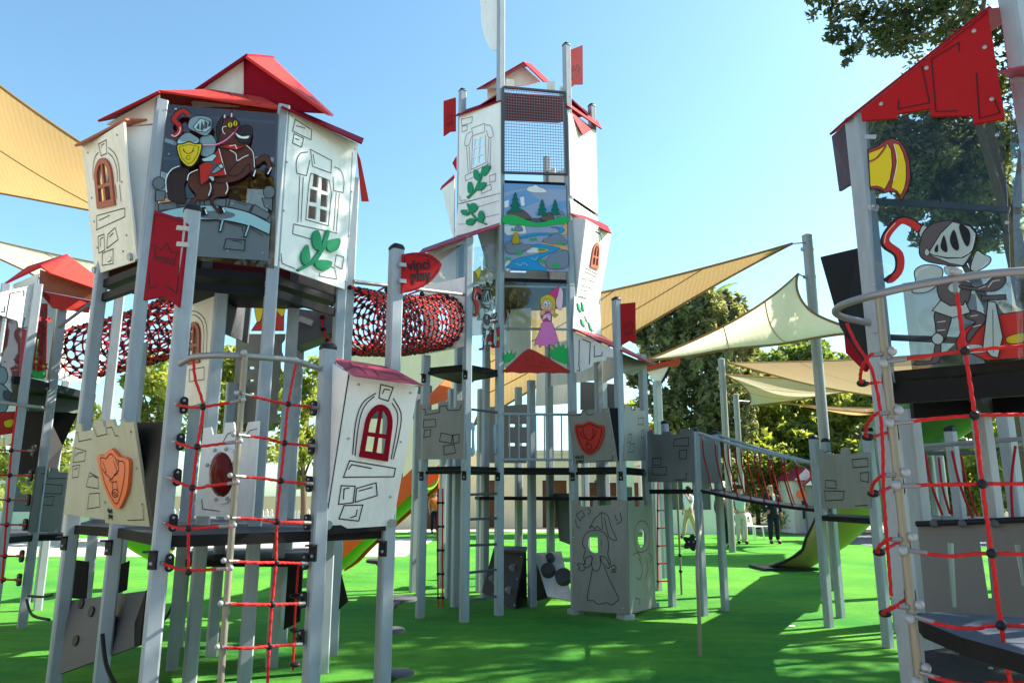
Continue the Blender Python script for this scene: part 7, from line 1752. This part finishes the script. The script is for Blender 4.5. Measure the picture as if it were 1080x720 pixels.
# small play houses with red roofs
def play_house(label, u, d, w_, h_, rh, m, yaw=.3, spire=False):
    p = W(u, 560, d); t = thing('play_house', label, 'play house', (p.x, p.y, 0), 'small play houses')
    mb = MB(); mb.box((p.x, p.y, h_ / 2), (w_, w_ * .9, h_), yaw); wl = mb.build('wall', M[m], t)
    c_, s_ = math.cos(yaw), math.sin(yaw)
    def L_(a, b, z): return V3((p.x + a * c_ - b * s_, p.y + a * s_ + b * c_, z))
    hw = w_ / 2 + (.05 if spire else .15); hd = w_ * .45 + (.05 if spire else .15)
    mb = MB()
    if spire: mb.add([L_(-hw, -hd, h_), L_(hw, -hd, h_), L_(hw, hd, h_), L_(-hw, hd, h_), L_(0, 0, h_ + rh)], [(0, 1, 4), (1, 2, 4), (2, 3, 4), (3, 0, 4), (3, 2, 1, 0)])
    else:
        mb.add([L_(-hw, -hd, h_), L_(hw, -hd, h_), L_(hw, hd, h_), L_(-hw, hd, h_), L_(0, -hd, h_ + rh), L_(0, hd, h_ + rh)], [(0, 1, 4), (2, 3, 5), (1, 2, 5, 4), (3, 0, 4, 5), (3, 2, 1, 0)])
    mb.build('roof', M['maroon'] if not spire else M['red_bright'], t)
    if not spire:
        mb = MB(); mb.prism([[L_(-hw + .15, -hd - .004, h_ + .02), L_(hw - .15, -hd - .004, h_ + .02), L_(0, -hd - .004, h_ + rh * .86)]], lambda q: V3(((q.x - p.x) * c_ + (q.y - p.y) * s_, q.z)), V3((0, -.01, 0))); mb.build('gable', M['white'], t)
    mb = MB(); mb.obox(L_(0, -w_ * .45 - .01, h_ * .45), V3((c_, s_, 0)) * min(.2, w_ * .25), V3((-s_, c_, 0)) * .015, V3((0, 0, .35))); mb.build('window', M['slate'], t)
    return t
ph = play_house('white play house with red gable roof and an orange disc beyond the standing men', 845, 30, 1.1, 2.0, .55, 'white', .2)
mb = MB(); p = W(845, 521, 26.2); mb.tube([p + V3((0, .03, 0)), p], .17, 14); mb.build('disc', M['orange'], ph, True)
play_house('grey play house with red roof half hidden behind the castle landing', 872, 29, 1.4, 1.8, .7, 'grey', -.3)
play_house('cream play house with a tall pointed red spire behind the shield panel', 662, 15, .24, 2.85, .50, 'cream', .3, True)
play_house('cream play house with a shorter pointed red spire right of the taller spire', 684, 15.5, .20, 2.7, .40, 'cream', .1, True)
# white plastic chairs by the standing people
def chair(label, u, v, yaw):
    g = G(u, v); t = thing('plastic_chair', label, 'chair', g, 'white plastic chairs'); c_, s_ = math.cos(yaw), math.sin(yaw)
    def P(x, y, z): return g + V3((x * c_ - y * s_, x * s_ + y * c_, z))
    ax = V3((c_, s_, 0)); ay = V3((-s_, c_, 0))
    mb = MB(); mb.obox(P(0, 0, .44), ax * .22, ay * .21, V3((0, 0, .015))); mb.build('seat', M['white'], t)
    mb = MB(); mb.prism([[P(-.2, .2, .45), P(.2, .2, .45), P(.22, .27, .82), P(.12, .28, .88), P(-.12, .28, .88), P(-.22, .27, .82)], [P(-.12, .22, .55), P(.12, .22, .55), P(.12, .25, .75), P(-.12, .25, .75)]], lambda q: V3(((q - g).dot(ax), q.z)), ay * .02); mb.build('backrest', M['white'], t)
    for x, y in ((-.2, -.19), (.2, -.19), (-.2, .19), (.2, .19)):
        mb = MB(); mb.bar(P(x * 1.15, y * 1.15, 0), P(x, y, .43), .035); mb.build('leg', M['white'], t)
chair('white plastic chair behind the man in mint shirt', 796, 569, .6)
chair('white plastic chair left of the man in mint shirt', 772, 567, -.5)
# red canopy on a post
cpn = thing('canopy_post', 'grey post carrying a tilted red canopy and white gusset board left of the conifer', 'canopy', (W(694, 430, 14).x, 14, 0))
post(cpn, 694, 430, 14, vtop=402, cap=False, w=.13)
plate('canopy', cpn, [W(681, 389, 13.8), W(718, 380, 13.9), W(716, 386, 14.6), W(682, 394, 14.4)], M['red_bright'], .05)
plate('gusset', cpn, [W(683, 392, 13.95), W(707, 386, 13.95), W(697, 404, 13.95), W(691, 403, 13.95)], M['white'], .04)
plate('strut', cpn, [W(706, 386, 13.93), W(708, 388, 13.93), W(699, 404, 13.93), W(697, 403, 13.93)], M['cap'], .04)
# white slide leg / see-saw board near the men, paper scrap
sc_ = thing('paper_scrap', 'tiny white paper scrap lying on the open turf', 'litter', G(835, 660))
mb = MB(); p = G(835, 660, .012); mb.add([p + V3((-.03, -.02, 0)), p + V3((.03, -.025, .004)), p + V3((.035, .02, .010)), p + V3((-.02, .025, .003))], [(0, 1, 2, 3)]); mb.build('paper', M['white'], sc_)

# ================================================================ people
def skin_body(name, verts, edges, root, m, parent, sub=2):
    me = bpy.data.meshes.new(name); me.from_pydata([tuple(v[0]) for v in verts], edges, [])
    o = bpy.data.objects.new(name, me); COL.objects.link(o)
    md = o.modifiers.new('skin', 'SKIN'); md.use_smooth_shade = True
    for i, v in enumerate(verts):
        sv = me.skin_vertices[0].data[i]; r = v[1]; sv.radius = r if isinstance(r, tuple) else (r, r); sv.use_root = (i == root)
    sb = o.modifiers.new('sub', 'SUBSURF'); sb.levels = sub; sb.render_levels = sub
    dg = bpy.context.evaluated_depsgraph_get(); dg.update()
    m2 = bpy.data.meshes.new_from_object(o.evaluated_get(dg)); bpy.data.objects.remove(o)
    c = WLOC[parent] if parent else V3((0, 0, 0))
    m2.materials.clear(); m2.materials.append(m)
    for p in m2.polygons: p.use_smooth = True
    m2.name = name
    q = bpy.data.objects.new(name, m2); COL.objects.link(q); WLOC[q] = c; q.parent = parent; q.location = (0, 0, 0)
    return q
def person(label, u, vfoot, h, yaw, top, legs, shoes, skin, hair, pose='stand', jacket=False, bald=False, lanyard=False, tie_shirt=None, beard=False):
    g = G(u, vfoot); t = thing('person', label, 'person', g, 'people on the lawn')
    k = h / 1.75; cy, sy = math.cos(yaw), math.sin(yaw)
    def P(x, y, z): return V3(((x * cy - y * sy) * k, (x * sy + y * cy) * k, z * k))     # local to the person, facing -y
    SK = mat('skin_tone', skin, .55, 0, .08, 20)
    lf = (-.10, 0.02); rf = (.11, -.03); la = [(-.21, .02, 1.40), (-.26, .03, 1.14), (-.25, -.05, .90)]; ra_ = [(.21, .02, 1.40), (.27, .03, 1.14), (.25, -.06, .90)]
    if pose == 'behind': la = [(-.21, .02, 1.40), (-.29, .08, 1.16), (-.16, .14, .98)]; ra_ = [(.21, .02, 1.40), (.29, .08, 1.16), (.16, .14, .98)]
    if pose == 'phone': ra_ = [(.21, .02, 1.40), (.26, -.12, 1.18), (.12, -.20, 1.46)]; lf = (-.12, -.20); rf = (.12, .20)
    if pose == 'hold': ra_ = [(.21, .02, 1.40), (.26, .0, 1.14), (.10, -.24, 1.12)]
    def arm(a): return [P(*a[0]), P(*a[1]), P(*a[2])]
    # body: one continuous figure
    V = [(P(0, 0, .93), .12 * k), (P(0, -.01, 1.12), .115 * k), (P(0, 0, 1.33), .135 * k), (P(0, .01, 1.46), .07 * k), (P(0, 0, 1.53), .052 * k), (P(0, -.01, 1.60), .075 * k), (P(0, -.012, 1.68), .088 * k), (P(0, -.005, 1.74), .05 * k)]
    E = [(0, 1), (1, 2), (2, 3), (3, 4), (4, 5), (5, 6), (6, 7)]
    def chain(start, pts):
        p = start
        for q, r in pts: V.append((q, r)); E.append((p, len(V) - 1)); p = len(V) - 1
        return p
    for a in (la, ra_):
        A = arm(a); tip = A[2] + (A[2] - A[1]).normalized() * (.09 * k)
        chain(2, [(A[0], .058 * k), (A[1], .044 * k), (A[2], .030 * k), (A[2].lerp(tip, .5), (.036 * k)), (tip, .024 * k)])
    for f, sx in ((lf, -1), (rf, 1)):
        chain(0, [(P(sx * .095, 0, .86), .092 * k), (P(sx * .10 + (f[0] - sx * .1) * .5, f[1] * .5 - .02, .50), .062 * k), (P(f[0], f[1] + .02, .10), .042 * k), (P(f[0] + sx * .02, f[1] - .13, .045), .036 * k)])
    b = skin_body('body', V, E, 0, SK, t)
    # face
    for sx in (-1, 1):
        mb = MB(); mb.ball(V3((*(g + P(sx * .032, -.092, 1.665)),)), .011 * k, 8, 5); mb.build('eye', M['p_black'], b, True)
        mb = MB(); mb.ball(g + P(sx * .088, .0, 1.65), .022 * k, 8, 5, (.5, .8, 1.2)); mb.build('ear', SK, b, True)
    mb = MB(); mb.ball(g + P(0, -.105, 1.64), .016 * k, 8, 5, (.8, 1.1, 1.5)); mb.build('nose', SK, b, True)
    mb = MB(); mb.ball(g + P(0, -.088, 1.598), .022 * k, 8, 5, (1.2, .5, .3)); mb.build('mouth', M['brick'], b, True)
    # fingers
    for a in (la, ra_):
        A = arm(a); dr = (A[2] - A[1]).normalized(); e = A[2] + dr * (.075 * k); s1 = dr.cross(V3((cy, sy, 0))).normalized()
        for q in range(4):
            o_ = g + e + s1 * ((q - 1.5) * .017 * k); mb = MB(); mb.tube([o_, o_ + dr * (.035 * k), o_ + dr * ((.062 - abs(q - 1.3) * .008) * k) - V3((sy, -cy, 0)) * .0 - V3((0, 0, .004))], [.0095 * k, .009 * k, .007 * k], 6); mb.build('finger', SK, b, True)
        o_ = g + A[2] + dr * (.03 * k) + s1 * (-.03 * k); mb = MB(); mb.tube([o_, o_ + dr * (.03 * k) - s1 * (.018 * k), o_ + dr * (.055 * k) - s1 * (.020 * k)], [.011 * k, .010 * k, .008 * k], 6); mb.build('thumb', SK, b, True)
    # hair
    if not bald:
        mb = MB(); mb.ball(g + P(0, .018, 1.695), .108 * k, 14, 10, (.96, 1.02, .86)); mb.build('hair', hair, b, True)
    else:
        mb = MB(); mb.ball(g + P(0, .035, 1.66), .101 * k, 14, 10, (1.0, .8, .75)); mb.build('hair', hair, b, True)
    # clothes follow the body
    e = .016 * k
    TV = [(P(0, 0, .90), .150 * k), (P(0, -.01, 1.12), .136 * k + e), (P(0, 0, 1.33), .150 * k), (P(0, .01, 1.465), .085 * k)]
    TE = [(0, 1), (1, 2), (2, 3)]
    if jacket: TV[0] = (P(0, 0, .80), .160 * k)
    for a in (la, ra_):
        A = arm(a); s = len(TV); TV += [(A[0], .072 * k), (A[1], .058 * k)]; TE += [(2, s), (s, s + 1)]
        if jacket or top[1] == 'long': TV.append((A[2], .046 * k)); TE.append((s + 1, s + 2))
        else: TV[s + 1] = (A[0].lerp(A[1], .75), .064 * k)
    skin_body('jacket' if jacket else 'shirt', TV, TE, 0, top[0], t)
    if jacket and tie_shirt:
        mb = MB(); q = [P(-.045, -.158, 1.44), P(.045, -.158, 1.44), P(.012, -.172, 1.08), P(-.012, -.172, 1.08)]; mb.add([g + p for p in q] + [g + p + P(0, .03, 0) for p in q], [(0, 1, 2, 3), (7, 6, 5, 4), (0, 4, 5, 1), (1, 5, 6, 2), (2, 6, 7, 3), (3, 7, 4, 0)]); mb.build('shirt_front', tie_shirt, t)
    LV = [(P(0, 0, .95), .142 * k), (P(0, 0, .88), .140 * k)]; LE = [(0, 1)]
    for f, sx in ((lf, -1), (rf, 1)):
        s = len(LV); LV += [(P(sx * .10, 0, .80), .104 * k), (P(sx * .10 + (f[0] - sx * .1) * .5, f[1] * .5 - .02, .50), .080 * k), (P(f[0], f[1] + .02, .09), .062 * k)]; LE += [(1, s), (s, s + 1), (s + 1, s + 2)]
    skin_body('trousers', LV, LE, 0, legs, t)
    for f, sx in ((lf, -1), (rf, 1)):
        mb = MB(); mb.ball(g + P(f[0] + sx * .012, f[1] - .06, .045), .06 * k, 12, 8, (.85, 2.1, .78)); mb.build('shoe', shoes, t, True)
    if lanyard:
        mb = MB(); mb.bar(g + P(.03, -.178, 1.16), g + P(.10, -.178, 1.16), .012, .10 * k, V3((0, 0, 1))); mb.build('badge', M['white'], t)
    return t
navy = mat('navy_suit', (.012, .016, .035), .75, 0, .2, 20); mint = mat('mint_shirt', (.42, .55, .52), .8, 0, .1, 20); stone_c = mat('stone_trousers', (.50, .47, .42), .8, 0, .1, 15)
wsh = mat('white_shirt', (.70, .73, .76), .8, 0, .06, 15); khaki = mat('khaki_trousers', (.42, .33, .19), .8, 0, .12, 15); blk = mat('black_cloth', (.018, .018, .02), .8, 0, .2, 15); shoe = mat('dark_shoe', (.02, .016, .014), .4)
ora = mat('orange_shirt', (.62, .17, .04), .8, 0, .1, 15); hair_d = mat('dark_hair', (.025, .018, .014), .6, 0, .3, 40); hair_g = mat('grey_hair', (.32, .31, .30), .6, 0, .3, 40)
person('man in dark navy suit and white shirt with grey hair facing the viewer', 817, 573, 1.78, .15, (navy, 'long'), navy, shoe, (.42, .25, .18), hair_g, 'stand', True, True, True, wsh)
person('man in mint polo shirt and pale trousers with hands behind his back', 783, 573, 1.74, -.1, (mint, 'short'), stone_c, shoe, (.40, .23, .15), hair_d, 'behind')
person('person in black jacket and black trousers half hidden by the bridge post', 764, 577, 1.66, .6, (blk, 'long'), blk, shoe, (.45, .28, .2), hair_d, 'stand', True)
person('man in white shirt and khaki trousers raising a hand to his face', 728, 567, 1.74, -1.1, (wsh, 'short'), khaki, shoe, (.42, .25, .17), hair_d, 'phone')
person('person in orange shirt and dark trousers near the beige building', 458, 562, 1.62, .5, (ora, 'short'), navy, shoe, (.40, .24, .16), hair_d, 'stand')
# ================================================================ ground
def ground_mat():
    m, nt, b = new_mat('artificial_turf')
    N = nt.nodes.new; L = nt.links.new
    tc = N('ShaderNodeTexCoord')
    n1 = N('ShaderNodeTexNoise'); n1.inputs['Scale'].default_value = 0.6; n1.inputs['Detail'].default_value = 6
    n2 = N('ShaderNodeTexNoise'); n2.inputs['Scale'].default_value = 140; n2.inputs['Detail'].default_value = 4
    n3 = N('ShaderNodeTexNoise'); n3.inputs['Scale'].default_value = 9; n3.inputs['Detail'].default_value = 5
    for n in (n1, n2, n3): L(tc.outputs['Object'], n.inputs['Vector'])
    a = N('ShaderNodeValToRGB'); a.color_ramp.elements[0].color = (0.014, 0.180, 0.042, 1); a.color_ramp.elements[1].color = (0.150, 0.38, 0.040, 1)
    a.color_ramp.elements[0].position = .36; a.color_ramp.elements[1].position = .66
    ad = N('ShaderNodeMath'); ad.operation = 'ADD'; ml = N('ShaderNodeMath'); ml.operation = 'MULTIPLY'; ml.inputs[1].default_value = .50
    ad2 = N('ShaderNodeMath'); ad2.operation = 'MULTIPLY_ADD'; ad2.inputs[1].default_value = .4; ad2.inputs[2].default_value = 0
    L(n2.outputs['Fac'], ml.inputs[0]); L(n1.outputs['Fac'], ad2.inputs[0]); L(ml.outputs[0], ad.inputs[0]); L(ad2.outputs[0], ad.inputs[1])
    ad3 = N('ShaderNodeMath'); ad3.operation = 'MULTIPLY_ADD'; ad3.inputs[1].default_value = .12; L(n3.outputs['Fac'], ad3.inputs[0]); L(ad.outputs[0], ad3.inputs[2])
    L(ad3.outputs[0], a.inputs[0]); L(a.outputs[0], b.inputs['Base Color'])
    b.inputs['Roughness'].default_value = 0.8; b.inputs['Specular IOR Level'].default_value = 0.04
    bp = N('ShaderNodeBump'); bp.inputs['Strength'].default_value = .9; bp.inputs['Distance'].default_value = .03
    # pile direction: long soft streaks and fine yarn tufts
    mp = N('ShaderNodeMapping'); mp.inputs['Scale'].default_value = (0.8, 3.0, 1); L(tc.outputs['Object'], mp.inputs['Vector'])
    n4 = N('ShaderNodeTexNoise'); n4.inputs['Scale'].default_value = 1.6; n4.inputs['Detail'].default_value = 7; n4.inputs['Roughness'].default_value = .7; L(mp.outputs[0], n4.inputs['Vector'])
    n5 = N('ShaderNodeTexNoise'); n5.inputs['Scale'].default_value = 45; n5.inputs['Detail'].default_value = 6; n5.inputs['Roughness'].default_value = .8; L(tc.outputs['Object'], n5.inputs['Vector'])
    sm_ = N('ShaderNodeMath'); sm_.operation = 'ADD'; L(n4.outputs['Fac'], sm_.inputs[0]); L(n5.outputs['Fac'], sm_.inputs[1])
    mr_ = N('ShaderNodeMapRange'); mr_.inputs['From Min'].default_value = .7; mr_.inputs['From Max'].default_value = 1.3; mr_.inputs['To Min'].default_value = .74; mr_.inputs['To Max'].default_value = 1.24; L(sm_.outputs[0], mr_.inputs['Value'])
    vm = N('ShaderNodeVectorMath'); vm.operation = 'SCALE'; L(a.outputs[0], vm.inputs[0]); L(mr_.outputs[0], vm.inputs['Scale']); L(vm.outputs[0], b.inputs['Base Color'])
    L(n5.outputs['Fac'], bp.inputs['Height']); L(bp.outputs[0], b.inputs['Normal'])
    return m
M['turf'] = ground_mat()
M['paving'] = mat('pale_paving', (0.48, 0.44, 0.36), 0.85, 0, .15, 3, .3, 60, .2)
M['plaza'] = mat('grey_paving', (0.16, 0.16, 0.19), 0.85, 0, .15, 3, .3, 60, .2)
def sheetobj(name, x0, x1, y0, y1, z, m):
    mb = MB(); mb.add([(x0, y0, z), (x1, y0, z), (x1, y1, z), (x0, y1, z)], [(0, 1, 2, 3)])
    o = mb.build(name, m); tag(o, kind='structure'); return o
sheetobj('ground', -300, 300, -100, 500, -0.02, mat('park_soil', (0.10, 0.10, 0.05), .95, 0, .3, .5, .5, 20))
sheetobj('turf_lawn', -32, 32, 4.4, 30, 0.0, M['turf'])
M['concrete'] = mat('pale_concrete', (0.27, 0.255, 0.235), 0.85, 0, .10, 2, .3, 60, .1)
sheetobj('bounce_forecourt', -40, 32, -40, 4.4, 0.0, M['concrete'])  # unseen ground added to bounce sunlight onto the shaded fronts
sheetobj('pavement', -40, 60, 30, 36, 0.012, M['paving'])
sheetobj('path', -32, -2.6, 18.5, 26, 0.006, M['paving'])
sheetobj('plaza', 10.5, 40, 22, 30, 0.006, M['plaza'])

# ================================================================ camera, sky, sun
cam = bpy.data.cameras.new('camera'); co = bpy.data.objects.new('camera', cam); COL.objects.link(co)
cam.sensor_fit = 'HORIZONTAL'; cam.sensor_width = 36.0; cam.lens = FPX / 1080.0 * 36.0
cam.clip_start = 0.05; cam.clip_end = 1000
co.location = (0, 0, CZ); co.rotation_euler = (R(90) + PITCH, 0, 0)
SC.camera = co
SUN_DIR = V3((0.80, 0.30, 0.0)).normalized(); EL = R(39)
sd = V3((SUN_DIR.x * math.cos(EL), SUN_DIR.y * math.cos(EL), math.sin(EL)))
w = bpy.data.worlds.new('World'); SC.world = w; w.use_nodes = True
nt = w.node_tree; bg = nt.nodes['Background']
sky = nt.nodes.new('ShaderNodeTexSky'); sky.sky_type = 'NISHITA'; sky.sun_disc = False
sky.sun_elevation = EL; sky.sun_rotation = math.atan2(sd.x, sd.y)
sky.air_density = 1.0; sky.dust_density = 0.9; sky.ozone_density = 2.0; sky.altitude = 50
tint = nt.nodes.new('ShaderNodeMix'); tint.data_type = 'RGBA'; tint.blend_type = 'MULTIPLY'; tint.inputs[0].default_value = 1.0
tint.inputs[7].default_value = (0.82, 1.04, 0.98, 1)
nt.links.new(sky.outputs[0], tint.inputs[6]); nt.links.new(tint.outputs[2], bg.inputs['Color']); bg.inputs['Strength'].default_value = 0.09
sl = bpy.data.lights.new('sun', 'SUN'); so = bpy.data.objects.new('sun', sl); COL.objects.link(so)
sl.energy = 5.0; sl.angle = R(0.53); sl.color = (1.0, 0.92, 0.78)
so.rotation_euler = sd.to_track_quat('Z', 'Y').to_euler()
so.location = (8, 2, 14)
SC.view_settings.view_transform = 'Standard'; SC.view_settings.look = 'None'
SC.view_settings.exposure = 1.78; SC.view_settings.gamma = 1.0; SC.view_settings.use_curve_mapping = False
SC.cycles.max_bounces = 8; SC.cycles.transparent_max_bounces = 32
